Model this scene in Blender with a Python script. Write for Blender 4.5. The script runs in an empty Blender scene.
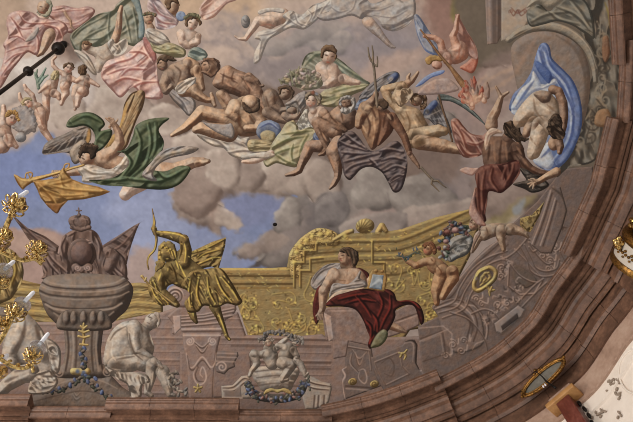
import sys, math, random
import numpy as np
try:
    import bpy, bmesh
    from mathutils import Vector
    HAVE = True
except ImportError:
    HAVE = False
RNG = np.random.RandomState(7)
random.seed(3)
# ------------------------------------------------------------------ hall geometry
F = 650.0
ELEV = math.atan2(F, 211.0)
CAM = np.array([0.0, 0.0, 1.6])
HC = 15.6                      # height of the cornice's upper edge
VC, VA, VB, VN, VH = (-3.0, 0.8), 10.5, 9.8, 2.9, 4.6

def rays(px, py):
    xc = (np.asarray(px, float) - 316.5) / F
    yc = (211.0 - np.asarray(py, float)) / F
    return np.stack([xc, math.cos(ELEV) - yc * math.sin(ELEV), math.sin(ELEV) + yc * math.cos(ELEV)], -1)

def vault_z(x, y):
    s = (np.abs((x - VC[0]) / VA) ** VN + np.abs((y - VC[1]) / VB) ** VN) ** (1 / VN)
    return HC - 0.12 + VH * np.sqrt(np.clip(1 - s ** 2, 0, 1))

def vault_t(px, py):
    d = rays(px, py)
    lo = np.full(d.shape[:-1], 1.0)
    hi = (HC + VH + 1 - CAM[2]) / d[..., 2]
    for _ in range(44):
        m = 0.5 * (lo + hi)
        p = CAM + d * m[..., None]
        below = p[..., 2] < vault_z(p[..., 0], p[..., 1])
        lo = np.where(below, m, lo)
        hi = np.where(below, hi, m)
    return lo

def on_plane(px, py, z):
    """the point of the horizontal plane z seen along that line of sight"""
    d = rays(px, py)
    return CAM + d * ((z - CAM[2]) / d[2])

# ------------------------------------------------------------------ painting lattice
L = 0.5
X0, Y0, X1, Y1 = -42.0, -42.0, 675.0, 464.0
NX = int((X1 - X0) / L) + 1
NY = int((Y1 - Y0) / L) + 1
GX = X0 + L * np.arange(NX)
GY = Y0 + L * np.arange(NY)
HMAP = np.zeros((NY, NX), np.float32)           # how thick the paint stands on the plaster, metres
SHOW = np.zeros((NY, NX, 3), np.float32)        # flat look of the painting, for checks only

def smooth_noise(shape, cell, seed, aniso=1.0, ang=0.0, off=(0, 0)):
    """value noise on the lattice; cell in photo pixels"""
    h, w = shape
    yy, xx = np.mgrid[0:h, 0:w].astype(np.float32)
    xx = (xx + off[0]) * L
    yy = (yy + off[1]) * L
    c, s = math.cos(ang), math.sin(ang)
    u = (xx * c + yy * s) / (cell * aniso)
    v = (-xx * s + yy * c) / cell
    iu = np.floor(u).astype(int); iv = np.floor(v).astype(int)
    fu = u - iu; fv = v - iv
    fu = fu * fu * (3 - 2 * fu); fv = fv * fv * (3 - 2 * fv)
    def hsh(a, b):
        k = (a * 374761393 + b * 668265263 + seed * 974634) & 0x7fffffff
        k = ((k ^ (k >> 13)) * 1274126177) & 0x7fffffff
        return ((k ^ (k >> 16)) & 0xffff) / 65535.0
    n = (hsh(iu, iv) * (1 - fu) + hsh(iu + 1, iv) * fu) * (1 - fv) + (hsh(iu, iv + 1) * (1 - fu) + hsh(iu + 1, iv + 1) * fu) * fv
    return (n * 2 - 1).astype(np.float32)

def fbm(shape, cell, seed, octv=3, **k):
    t = 0
    for i in range(octv):
        t = t + smooth_noise(shape, cell / 2 ** i, seed + i * 17, **k) * 0.55 ** i
    return t

def crom(pts, closed=True, n=5):
    p = np.asarray(pts, float)
    if len(p) < 3: return p
    if closed:
        a, b, c, d = np.roll(p, 1, 0), p, np.roll(p, -1, 0), np.roll(p, -2, 0)
    else:
        q = np.vstack([2 * p[0] - p[1], p, 2 * p[-1] - p[-2]])
        a, b, c, d = q[:-3], q[1:-2], q[2:-1], q[3:]
    out = []
    for t in np.arange(n) / n:
        out.append(0.5 * ((2 * b) + (-a + c) * t + (2 * a - 5 * b + 4 * c - d) * t * t + (-a + 3 * b - 3 * c + d) * t ** 3))
    r = np.stack(out, 1).reshape(-1, p.shape[1])
    if not closed: r = np.vstack([r, p[-1:]])
    return r

def sd_poly(X, Y, P):
    dmin = np.full(X.shape, 1e9, np.float32)
    ins = np.zeros(X.shape, bool)
    n = len(P)
    for i in range(n):
        ax, ay = P[i]; bx, by = P[(i + 1) % n]
        ex, ey = bx - ax, by - ay
        l2 = ex * ex + ey * ey
        if l2 < 1e-9: continue
        wx, wy = X - ax, Y - ay
        t = np.clip((wx * ex + wy * ey) / l2, 0, 1)
        dmin = np.minimum(dmin, (wx - ex * t) ** 2 + (wy - ey * t) ** 2)
        if ay != by:
            ins ^= ((ay > Y) != (by > Y)) & (X < ex * (Y - ay) / ey + ax)
    d = np.sqrt(dmin)
    return np.where(ins, -d, d).astype(np.float32)

def sd_chain(X, Y, C):
    d = np.full(X.shape, 1e9, np.float32)
    for (ax, ay, ra), (bx, by, rb) in zip(C[:-1], C[1:]):
        ex, ey = bx - ax, by - ay
        l2 = ex * ex + ey * ey + 1e-9
        wx, wy = X - ax, Y - ay
        t = np.clip((wx * ex + wy * ey) / l2, 0, 1)
        d = np.minimum(d, np.sqrt((wx - ex * t) ** 2 + (wy - ey * t) ** 2) - (ra + (rb - ra) * t))
    return d

def sd_ell(X, Y, cx, cy, rx, ry, rot):
    c, s = math.cos(rot), math.sin(rot)
    u = (X - cx) * c + (Y - cy) * s
    v = -(X - cx) * s + (Y - cy) * c
    k = np.sqrt((u / rx) ** 2 + (v / ry) ** 2) + 1e-9
    k2 = np.sqrt((u / rx ** 2) ** 2 + (v / ry ** 2) ** 2) + 1e-9
    return (k * (k - 1) / k2).astype(np.float32)

PAL = {}
def col(c):
    if isinstance(c, str): c = PAL[c]
    return c
CHROMA = 0.86
def ramp3(c):
    r = ramp3_(c)
    r = r.copy(); r[2] = r[1] + (r[2] - r[1]) * .8
    g = r @ np.array([.3, .59, .11])
    return g[:, None] + (r - g[:, None]) * CHROMA
def ramp3_(c):
    c = col(c)
    if isinstance(c[0], (int, float)):
        c = np.array(c, float)
        return np.stack([c * 0.62, c, np.minimum(c * 1.22 + 6, 255)]) / 255
    return np.array(c, float) / 255
def one(c):
    c = col(c)
    if not isinstance(c[0], (int, float)): c = c[1]
    return np.array(c, float) / 255

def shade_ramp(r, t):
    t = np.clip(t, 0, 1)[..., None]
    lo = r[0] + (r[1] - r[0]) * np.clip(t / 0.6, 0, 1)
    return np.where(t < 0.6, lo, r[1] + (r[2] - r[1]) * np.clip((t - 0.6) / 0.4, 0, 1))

TF = [0.0, 0.0, 1.0]
def tile(x0, y0, w=160.0):
    """following coordinates are measured on an enlargement (631 wide) of that piece of the painting"""
    TF[0], TF[1], TF[2] = x0, y0, w / 631.0
def whole():
    TF[0], TF[1], TF[2] = 0.0, 0.0, 1.0
def P2(p):
    return (TF[0] + p[0] * TF[2], TF[1] + p[1] * TF[2])
def P3(p, r):
    return (TF[0] + p[0] * TF[2], TF[1] + p[1] * TF[2], max((p[2] if len(p) > 2 else r) * TF[2], 0.55))

ROOT_OF = {}
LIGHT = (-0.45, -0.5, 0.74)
def srgb2lin(c):
    c = np.clip(c, 0, 1)
    return np.where(c <= 0.04045, c / 12.92, ((c + 0.055) / 1.055) ** 2.4)

class Part:
    """one painted piece: its outline, its pigments, its brushwork; done() lays it on the vault as a mesh"""
    def __init__(self, name, parent=None, relief=0.004, soft=0.0, grain=0.065):
        self.name, self.parent, self.relief, self.grain = name, parent, relief, grain
        self.shapes, self.marks, self.cuts = [], [], []
        self.mat = 'fresco'
    def _add(self, kind, data, bb, c, R, sh, flow, light, edge):
        self.shapes.append((kind, data, bb, ramp3(c), R, sh, flow, light, edge, len(self.marks)))
        self.marks.append(('shape', len(self.shapes) - 1))
        return self
    def poly(self, pts, c, R=None, smooth=True, sh=0.35, flow=None, light=None, edge=0.0):
        p = np.array([P2(q) for q in pts])
        if smooth: p = crom(p, True, 5)
        bb = (p[:, 0].min(), p[:, 1].min(), p[:, 0].max(), p[:, 1].max())
        return self._add('poly', p, bb, c, None if R is None else R * TF[2], sh, flow, light, edge)
    def chain(self, pts, c, r=8, sh=0.4, smooth=False, light=None, flow=None, edge=0.0, R=None):
        p = np.array([P3(q, r) for q in pts])
        if smooth and len(p) > 2: p = crom(p, False, 5)
        m = p[:, 2].max()
        bb = (p[:, 0].min() - m, p[:, 1].min() - m, p[:, 0].max() + m, p[:, 1].max() + m)
        return self._add('chain', p, bb, c, m if R is None else R * TF[2], sh, flow, light, edge)
    def ell(self, x, y, rx, ry, c, rot=0, R=None, sh=0.35, light=None, flow=None, edge=0.0):
        x, y = P2((x, y)); rx *= TF[2]; ry *= TF[2]; m = max(rx, ry)
        return self._add('ell', (x, y, rx, ry, math.radians(rot)), (x - m, y - m, x + m, y + m), c, min(rx, ry) if R is None else R * TF[2], sh, flow, light, edge)
    def st(self, pts, c, w=3, a=0.7, taper=True, smooth=True, soft=None):
        p = np.array([P2(q) for q in pts])
        if smooth and len(p) > 2: p = crom(p, False, 5)
        if len(p) == 2: p = np.array([p[0] + (p[1] - p[0]) * k / 4 for k in range(5)])
        self.marks.append(('st', p, w * TF[2] / 2, one(c), a, taper, soft))
        return self
    def folds(self, lines, dk, lt, w=5, a=0.6, side=1):
        """brushed folds: a dark furrow with a light ridge beside it"""
        for ln in lines:
            q = np.array(ln, float)
            d = q[-1] - q[0]
            n = np.array([d[1], -d[0]]) / (np.hypot(*d) + 1e-6)
            if n @ np.array([-0.6, -0.8]) < 0: n = -n
            self.st([tuple(v) for v in q], dk, w, a)
            self.st([tuple(v + n * w * 0.85 * side) for v in q], lt, w * 0.8, a * 0.8)
        return self
    def dot(self, x, y, r, c, a=0.7):
        x, y = P2((x, y))
        self.marks.append(('dot', x, y, r * TF[2], one(c), a))
        return self
    def dots(self, pts, r, c, a=0.7):
        for p in pts: self.dot(p[0], p[1], r if len(p) < 3 else p[2], c, a)
        return self
    def cut(self, pts, smooth=True):
        """an opening through the piece"""
        p = np.array([P2(q) for q in pts])
        self.cuts.append(crom(p, True, 5) if smooth else p)
        return self
    # ---- faces and heads
    def head(self, x, y, r, skin, up=-90, yaw=0.0, face=True, hair=None, beard=None, sh=0.4, eyes='face_line'):
        """up: direction of the crown in degrees (-90 is upright); yaw -1..1: where the face turns, 9: away"""
        a = math.radians(up); ux, uy = math.cos(a), math.sin(a); rx, ry = -uy, ux
        g = lambda s, t: (x + rx * s * r + ux * t * r, y + ry * s * r + uy * t * r)
        self.ell(x, y, r * 1.0, r * 0.8, skin, rot=up, sh=sh)
        if abs(yaw) <= 1 and face:
            k = yaw * 0.42
            for sx in (-0.34, 0.34):
                q = g(sx * (1 - abs(yaw) * .35) + k, 0.08)
                self.st([g(sx * (1 - abs(yaw) * .35) + k - .17, 0.1), g(sx * (1 - abs(yaw) * .35) + k + .17, 0.1)], eyes, r * .2, .75)
                self.st([g(sx * (1 - abs(yaw) * .35) + k - .2, 0.3), g(sx * (1 - abs(yaw) * .35) + k + .2, 0.3)], eyes, r * .14, .5)
            self.st([g(k * 1.25 + .04, 0.1), g(k * 1.35 + .08, -0.25)], eyes, r * .16, .45)
            self.st([g(k * 1.25 - .06, 0.1), g(k * 1.35 - .05, -0.25)], 'face_light', r * .16, .5)
            self.st([g(k - .2, -0.5), g(k + .2, -0.5)], 'lip', r * .18, .7)
            self.dot(*g(k - .45, -.2), r * .28, 'lip', .25).dot(*g(k + .45, -.2), r * .28, 'lip', .25)
        self._hd = (x, y, r, up, yaw, g)
        if beard: self.poly([g(-.75, -.1), g(-.45, -.4), g(0, -.42), g(.45, -.4), g(.75, -.1), g(.62, -.9), g(0.1, -1.35), g(-.55, -.9)], beard, sh=.1)
        return self
    def hair(self, x, y, r, c, up=-90, yaw=0.0, full=1.0):
        a = math.radians(up); ux, uy = math.cos(a), math.sin(a); rx, ry = -uy, ux
        g = lambda s, t: (x + rx * s * r + ux * t * r, y + ry * s * r + uy * t * r)
        if abs(yaw) > 1:
            self.ell(x, y, r * 1.08, r * .95, c, rot=up, flow=(up, 2, .5))
        else:
            k = yaw * .45
            self.poly([g(-.95 + k * .1, -.2), g(-1.0, .35), g(-.7, .95), g(0, 1.22), g(.7, .95), g(1.0, .35), g(.95 + k * .1, -.2), g(.72 + k, .1), g(.5 + k, .5), g(k, .62), g(-.5 + k, .5), g(-.72 + k, .1)], c, sh=.2)
            rr_ = np.random.RandomState(int(abs(x) + abs(y)))
            for q in range(9):
                a2 = math.pi * (q / 8.0); rad = .86 + .12 * rr_.rand()
                gx_, gy_ = g(math.cos(a2) * rad, .15 + math.sin(a2) * rad * .85)
                self.ell(gx_, gy_, r * .24, r * .18, c, rot=rr_.rand() * 180, sh=.25)
        return self
    # ---- lay it down
    def done(self):
        pad = 3.0
        bb = np.array([s[2] for s in self.shapes])
        x0 = max(0, int((bb[:, 0].min() - pad - X0) / L)); y0 = max(0, int((bb[:, 1].min() - pad - Y0) / L))
        x1 = min(NX, int((bb[:, 2].max() + pad - X0) / L) + 2); y1 = min(NY, int((bb[:, 3].max() + pad - Y0) / L) + 2)
        if x1 - x0 < 3 or y1 - y0 < 3: return None
        X, Y = np.meshgrid(GX[x0:x1], GY[y0:y1])
        X = X.astype(np.float32); Y = Y.astype(np.float32)
        cols, ds, hs = [], [], []
        lx = np.array(LIGHT)
        seed0 = sum(ord(ch) for ch in self.name) + int(bb[0, 0] * 7) + int(bb[0, 1] * 3)
        for i, (kind, data, b, rp, R, sh, flow, light, edge, _) in enumerate(self.shapes):
            d = sd_poly(X, Y, data) if kind == 'poly' else sd_chain(X, Y, data) if kind == 'chain' else sd_ell(X, Y, *data)
            if self.name in ('hair', 'beard') and not edge: edge = .9
            if edge: d = d + edge * fbm(X.shape, 3.2, seed0 + i, 2, off=(x0, y0))
            depth = max(float(-d.min()), 0.6)
            RR = depth if R is None else max(min(R, depth), 0.5)
            if flow is not None and kind == 'poly' and RR > 2.2: RR = 2.2 + (RR - 2.2) * .35
            q = np.clip(-d / RR, 0, 1)
            u = 1 - (1 - q) ** 2
            h = RR * (.5 * u + .2 * np.sqrt(u + 1e-4))
            if flow is not None:
                ang, cell, amp = flow[:3]
                nz = fbm(X.shape, cell, seed0 + 31 + i, 3, aniso=flow[3] if len(flow) > 3 else 5.0, ang=math.radians(ang), off=(x0, y0))
                rid = 1 - np.sqrt(nz * nz + .004) * 1.5
                h = h + (nz * .55 + rid * .75) * amp * 1.3 * cell * np.clip(-d / max(1.6, .35 * RR), 0, 1)
            elif RR > 1.5:
                cl = max(2.0, .65 * RR)
                h = h + .05 * cl * fbm(X.shape, cl, seed0 + 91 + i, 3, off=(x0, y0)) * np.clip(-d / max(1.5, .4 * RR), 0, 1)
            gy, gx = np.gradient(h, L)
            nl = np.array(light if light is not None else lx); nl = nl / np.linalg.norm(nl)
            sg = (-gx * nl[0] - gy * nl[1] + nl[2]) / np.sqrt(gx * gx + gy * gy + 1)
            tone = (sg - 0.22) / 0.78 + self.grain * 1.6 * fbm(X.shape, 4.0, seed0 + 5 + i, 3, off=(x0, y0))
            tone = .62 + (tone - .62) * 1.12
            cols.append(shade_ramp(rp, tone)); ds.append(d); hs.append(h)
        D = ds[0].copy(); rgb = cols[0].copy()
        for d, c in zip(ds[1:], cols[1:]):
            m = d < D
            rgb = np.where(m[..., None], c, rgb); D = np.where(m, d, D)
        Hh = np.zeros_like(D)
        Dp = np.full(D.shape, 1e6, np.float32)
        for mk in self.marks:
            if mk[0] == 'shape':
                i = mk[1]; d = ds[i]
                fade = 1.0
                if self.shapes[i][0] == 'chain' and i > 0:
                    rx_, ry_, rr_ = self.shapes[i][1][0]
                    fade = np.clip((np.hypot(X - rx_, Y - ry_) - .3 * rr_) / (1.0 * rr_), 0, 1)
                    fade = np.where(Dp < 0, fade * fade * (3 - 2 * fade), 1.0)
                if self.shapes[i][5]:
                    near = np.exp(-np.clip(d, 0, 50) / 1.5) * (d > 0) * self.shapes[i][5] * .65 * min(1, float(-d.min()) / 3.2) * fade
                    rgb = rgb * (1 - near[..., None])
                cov = np.clip(0.5 - d / (2.0 * L), 0, 1) * fade
                Dp = np.minimum(Dp, d)
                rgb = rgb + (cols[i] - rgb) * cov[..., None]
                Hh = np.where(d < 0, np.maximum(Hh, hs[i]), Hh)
            elif mk[0] == 'st':
                _, p, w, c, a, taper, soft = mk
                wx0, wy0, wx1, wy1 = p[:, 0].min() - w - 4, p[:, 1].min() - w - 4, p[:, 0].max() + w + 4, p[:, 1].max() + w + 4
                i0 = max(0, int((wx0 - GX[x0]) / L)); i1 = min(x1 - x0, int((wx1 - GX[x0]) / L) + 2)
                j0 = max(0, int((wy0 - GY[y0]) / L)); j1 = min(y1 - y0, int((wy1 - GY[y0]) / L) + 2)
                if i1 <= i0 or j1 <= j0: continue
                n = len(p)
                t = np.linspace(0, 1, n)
                r = w * (np.sqrt(np.clip(np.sin(np.pi * np.clip(t, .04, .96)), 0, 1)) if taper else np.ones(n))
                sx, sy = X[j0:j1, i0:i1], Y[j0:j1, i0:i1]
                d = sd_chain(sx, sy, np.column_stack([p, r]))
                sf = max(0.6, w * 0.5) if soft is None else soft
                al = min(1, a * 1.25) * np.clip(0.5 - d / (2 * sf), 0, 1)
                rgb[j0:j1, i0:i1] += (c - rgb[j0:j1, i0:i1]) * al[..., None]
            else:
                _, x, y, r, c, a = mk
                al = a * np.exp(-(((X - x) ** 2 + (Y - y) ** 2) / (r * r + 1e-6)) ** 1.5)
                rgb = rgb + (c - rgb) * al[..., None]
        for p in self.cuts:
            D = np.maximum(D, -sd_poly(X, Y, p))
        g = 1 + self.grain * fbm(X.shape, 2.2, seed0 + 77, 2, off=(x0, y0))
        hue = .035 * fbm(X.shape, 5.0, seed0 + 171, 2, off=(x0, y0))
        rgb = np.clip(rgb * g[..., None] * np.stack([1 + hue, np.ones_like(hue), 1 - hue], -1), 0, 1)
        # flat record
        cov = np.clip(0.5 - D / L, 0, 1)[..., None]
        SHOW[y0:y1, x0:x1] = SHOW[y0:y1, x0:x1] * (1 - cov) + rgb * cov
        if not HAVE: return None
        base = HMAP[y0:y1, x0:x1]
        bp = np.pad(base, 1, mode='edge')
        hh, ww = base.shape
        base = np.max([bp[a:a + hh, b:b + ww] for a in range(3) for b in range(3)], axis=0)
        off = base + 0.004 + self.relief * .3 * Hh
        HMAP[y0:y1, x0:x1] = np.where(D < L, off, HMAP[y0:y1, x0:x1])
        return lattice_mesh(self.name, D, X, Y, off, rgb, x0, y0, self.parent, self.mat)

def lattice_mesh(name, D, X, Y, off, rgb, x0, y0, parent, mat):
    ins = D < 0
    q = ins[:-1, :-1] | ins[1:, :-1] | ins[:-1, 1:] | ins[1:, 1:]
    # leave out slivers whose centre is far outside
    qi, qj = np.nonzero(q)
    if len(qi) == 0: return None
    used = np.zeros(D.shape, bool)
    for a in (0, 1):
        for b in (0, 1):
            used[qi + a, qj + b] = True
    gy, gx = np.gradient(D, L)
    g2 = np.clip(gx * gx + gy * gy, 0.25, 4)
    mv = np.where((D > 0) & used, np.clip(D, 0, 1.3 * L), 0)
    sx = X - mv * gx / g2; sy = Y - mv * gy / g2
    idx = np.full(D.shape, -1, np.int64)
    idx[used] = np.arange(used.sum())
    px, py, of = sx[used], sy[used], off[used]
    t, cs = vault_lookup(px, py)
    dr = rays(px, py); ln = np.linalg.norm(dr, axis=-1)
    tt = t - of / (cs * ln)
    co = CAM + dr * tt[:, None]
    faces = np.stack([idx[qi, qj], idx[qi, qj + 1], idx[qi + 1, qj + 1], idx[qi + 1, qj]], -1)
    return raw_mesh(name, co, faces, rgb[used], parent, mat)

TMAP = [None, None]
def vault_lookup(px, py):
    if TMAP[0] is None:
        gx, gy = np.meshgrid(GX, GY)
        t = vault_t(gx, gy)
        d = rays(gx, gy); p = CAM + d * t[..., None]
        e = 1e-3
        nx = (vault_z(p[..., 0] + e, p[..., 1]) - vault_z(p[..., 0] - e, p[..., 1])) / (2 * e)
        ny = (vault_z(p[..., 0], p[..., 1] + e) - vault_z(p[..., 0], p[..., 1] - e)) / (2 * e)
        n = np.stack([-nx, -ny, np.ones_like(nx)], -1); n /= np.linalg.norm(n, axis=-1, keepdims=True)
        c = (d * n).sum(-1) / np.linalg.norm(d, axis=-1)
        TMAP[0], TMAP[1] = t, np.clip(c, 0.3, 1)
    u = np.clip((px - X0) / L, 0, NX - 1.001); v = np.clip((py - Y0) / L, 0, NY - 1.001)
    i = u.astype(int); j = v.astype(int); fu = u - i; fv = v - j
    o = []
    for M in TMAP:
        o.append((M[j, i] * (1 - fu) + M[j, i + 1] * fu) * (1 - fv) + (M[j + 1, i] * (1 - fu) + M[j + 1, i + 1] * fu) * fv)
    return o

def raw_mesh(name, co, faces, rgb, parent, mat, smooth=True):
    me = bpy.data.meshes.new(name)
    n, m = len(co), len(faces)
    me.vertices.add(n); me.loops.add(m * 4); me.polygons.add(m)
    me.vertices.foreach_set('co', np.asarray(co, np.float32).ravel())
    me.loops.foreach_set('vertex_index', faces.astype(np.int32).ravel())
    me.polygons.foreach_set('loop_start', (np.arange(m) * 4).astype(np.int32))
    me.polygons.foreach_set('use_smooth', np.full(m, smooth))
    at = me.color_attributes.new('pigment', 'FLOAT_COLOR', 'POINT')
    c = np.ones((n, 4), np.float32); c[:, :3] = srgb2lin(rgb)
    at.data.foreach_set('color', c.ravel())
    me.update(calc_edges=True); me.validate()
    ob = bpy.data.objects.new(name, me)
    bpy.context.scene.collection.objects.link(ob)
    me.materials.append(MAT[mat])
    if parent is not None:
        ob.parent = parent
        ob.matrix_parent_inverse = parent.matrix_world.inverted() if False else ob.matrix_parent_inverse
        off = np.array(parent['_at'])
        ob['_at'] = parent['_at']
        me.vertices.foreach_set('co', (np.asarray(co) - off).astype(np.float32).ravel())
        me.update()
    return ob

class Dummy(dict): pass
def thing(name, label, cat, at, group=None):
    """an Empty where the painted figure rests on the vault; its parts are its children"""
    x, y = P2(at)
    if not HAVE: return Dummy()
    d = rays(x, y); p = CAM + d * float(vault_t(np.array([x]), np.array([y]))[0])
    o = bpy.data.objects.new(name, None)
    bpy.context.scene.collection.objects.link(o)
    o.location = p
    o['_at'] = [float(v) for v in p]
    o['label'] = label; o['category'] = cat
    if group: o['group'] = group
    return o
def tag(o, label=None, cat=None, group=None, kind=None):
    if o is None or not HAVE: return o
    for k, v in (('label', label), ('category', cat), ('group', group), ('kind', kind)):
        if v: o[k] = v
    return o
MAT = {}
# ------------------------------------------------------------------ materials
def lin(c):
    return tuple(float(v) for v in srgb2lin(np.array(c, float) / 255)) + (1.0,)
def new_mat(name):
    m = bpy.data.materials.new(name); m.use_nodes = True
    nt = m.node_tree; nt.nodes.clear()
    out = nt.nodes.new('ShaderNodeOutputMaterial'); b = nt.nodes.new('ShaderNodeBsdfPrincipled')
    nt.links.new(b.outputs[0], out.inputs[0])
    return m, nt, b
def node(nt, t, **kw):
    n = nt.nodes.new(t)
    for k, v in kw.items():
        if k in n.inputs: n.inputs[k].default_value = v
        else: setattr(n, k, v)
    return n
def stone(name, c1, c2, c3, scale=3.0, rough=.5, bump=.15, stretch=(1, 1, 1)):
    m, nt, b = new_mat(name)
    tc = node(nt, 'ShaderNodeTexCoord'); mp = node(nt, 'ShaderNodeMapping'); mp.inputs['Scale'].default_value = stretch
    nt.links.new(tc.outputs['Object'], mp.inputs[0])
    n1 = node(nt, 'ShaderNodeTexNoise', Scale=scale, Detail=8.0, Roughness=.65)
    n2 = node(nt, 'ShaderNodeTexNoise', Scale=scale * 4.5, Detail=6.0, Roughness=.7)
    for n in (n1, n2): nt.links.new(mp.outputs[0], n.inputs['Vector'])
    r = node(nt, 'ShaderNodeValToRGB'); e = r.color_ramp.elements
    e[0].position, e[0].color = .30, lin(c1); e[1].position, e[1].color = .72, lin(c3)
    k = e.new(.5); k.color = lin(c2)
    ad = node(nt, 'ShaderNodeMath', operation='MULTIPLY_ADD'); ad.inputs[1].default_value = .45
    nt.links.new(n2.outputs[0], ad.inputs[0])
    sc = node(nt, 'ShaderNodeMath', operation='MULTIPLY'); sc.inputs[1].default_value = .55
    nt.links.new(n1.outputs[0], sc.inputs[0]); nt.links.new(sc.outputs[0], ad.inputs[2])
    nt.links.new(ad.outputs[0], r.inputs[0]); nt.links.new(r.outputs[0], b.inputs['Base Color'])
    b.inputs['Roughness'].default_value = rough
    bp = node(nt, 'ShaderNodeBump', Strength=bump, Distance=.02)
    nt.links.new(n2.outputs[0], bp.inputs['Height']); nt.links.new(bp.outputs[0], b.inputs['Normal'])
    return m
def metal(name, c, rough=.3, met=1.0, dark=None):
    m, nt, b = new_mat(name)
    tc = node(nt, 'ShaderNodeTexCoord'); n = node(nt, 'ShaderNodeTexNoise', Scale=26.0, Detail=4.0)
    nt.links.new(tc.outputs['Object'], n.inputs['Vector'])
    r = node(nt, 'ShaderNodeValToRGB'); e = r.color_ramp.elements
    e[0].position, e[0].color = .3, lin(dark or [v * .6 for v in c]); e[1].position, e[1].color = .62, lin(c)
    nt.links.new(n.outputs[0], r.inputs[0]); nt.links.new(r.outputs[0], b.inputs['Base Color'])
    b.inputs['Metallic'].default_value = met; b.inputs['Roughness'].default_value = rough
    return m
def plain(name, c, rough=.5, **kw):
    m, nt, b = new_mat(name)
    n = node(nt, 'ShaderNodeTexNoise', Scale=9.0, Detail=3.0)
    mx = node(nt, 'ShaderNodeMix', data_type='RGBA'); mx.inputs[6].default_value = lin(c); mx.inputs[7].default_value = lin([v * .93 for v in c])
    nt.links.new(n.outputs[0], mx.inputs[0]); nt.links.new(mx.outputs[2], b.inputs['Base Color'])
    b.inputs['Roughness'].default_value = rough
    for k, v in kw.items(): b.inputs[k].default_value = v
    return m
def mat_setup():
    m, nt, b = new_mat('fresco pigment')
    a = node(nt, 'ShaderNodeVertexColor', layer_name='pigment')
    tc = node(nt, 'ShaderNodeTexCoord'); n = node(nt, 'ShaderNodeTexNoise', Scale=1.6, Detail=8.0, Roughness=.7)
    nt.links.new(tc.outputs['Object'], n.inputs['Vector'])
    mr = node(nt, 'ShaderNodeMapRange'); mr.inputs['To Min'].default_value = .9; mr.inputs['To Max'].default_value = 1.1
    nt.links.new(n.outputs[0], mr.inputs[0])
    mx = node(nt, 'ShaderNodeMix', data_type='RGBA', blend_type='MULTIPLY'); mx.inputs[0].default_value = 1
    nt.links.new(a.outputs[0], mx.inputs[6]); nt.links.new(mr.outputs[0], mx.inputs[7]); nt.links.new(mx.outputs[2], b.inputs['Base Color'])
    b.inputs['Roughness'].default_value = .95; b.inputs['Specular IOR Level'].default_value = .1
    MAT['fresco'] = m
    MAT['marble'] = stone('red-brown marble', (50, 33, 25), (98, 69, 53), (146, 107, 84), 2.4, .55, .3)
    MAT['red_marble'] = stone('dark red marble', (62, 26, 22), (100, 46, 38), (140, 84, 72), 5.0, .3, .1, (1, 1, .4))
    MAT['frieze'] = stone('pale pink marble', (130, 102, 86), (168, 138, 120), (194, 168, 150), 1.6, .5, .12)
    MAT['plaster'] = stone('white stucco', (220, 206, 192), (230, 217, 204), (238, 226, 214), 1.2, .8, .08)
    MAT['stucco_grey'] = stone('grey stucco', (120, 104, 90), (150, 132, 116), (186, 168, 152), 8, .8, .1)
    MAT['gilt'] = metal('gilt brass', (226, 190, 122), .2, 1.0, (74, 50, 26))
    MAT['old_gilt'] = metal('tarnished gilding', (150, 108, 54), .38, .9, (50, 34, 19))
    MAT['candle'] = plain('white candle sleeve', (238, 238, 244), .4)
    MAT['porcelain'] = plain('frosted glass', (225, 222, 220), .25, **{'Transmission Weight': .85, 'IOR': 1.15})
    MAT['iron'] = metal('dark iron', (34, 27, 24), .5, .6, (14, 11, 10))
    MAT['wood'] = stone('tan painted wood', (140, 98, 54), (172, 126, 76), (190, 146, 96), 6, .5, .1)
    MAT['mirror_glass'] = stone('grey mirror glass', (84, 80, 72), (104, 100, 92), (124, 120, 112), 3, .25, .02)
    MAT['white_enamel'] = plain('white band', (196, 184, 170), .5)
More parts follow.
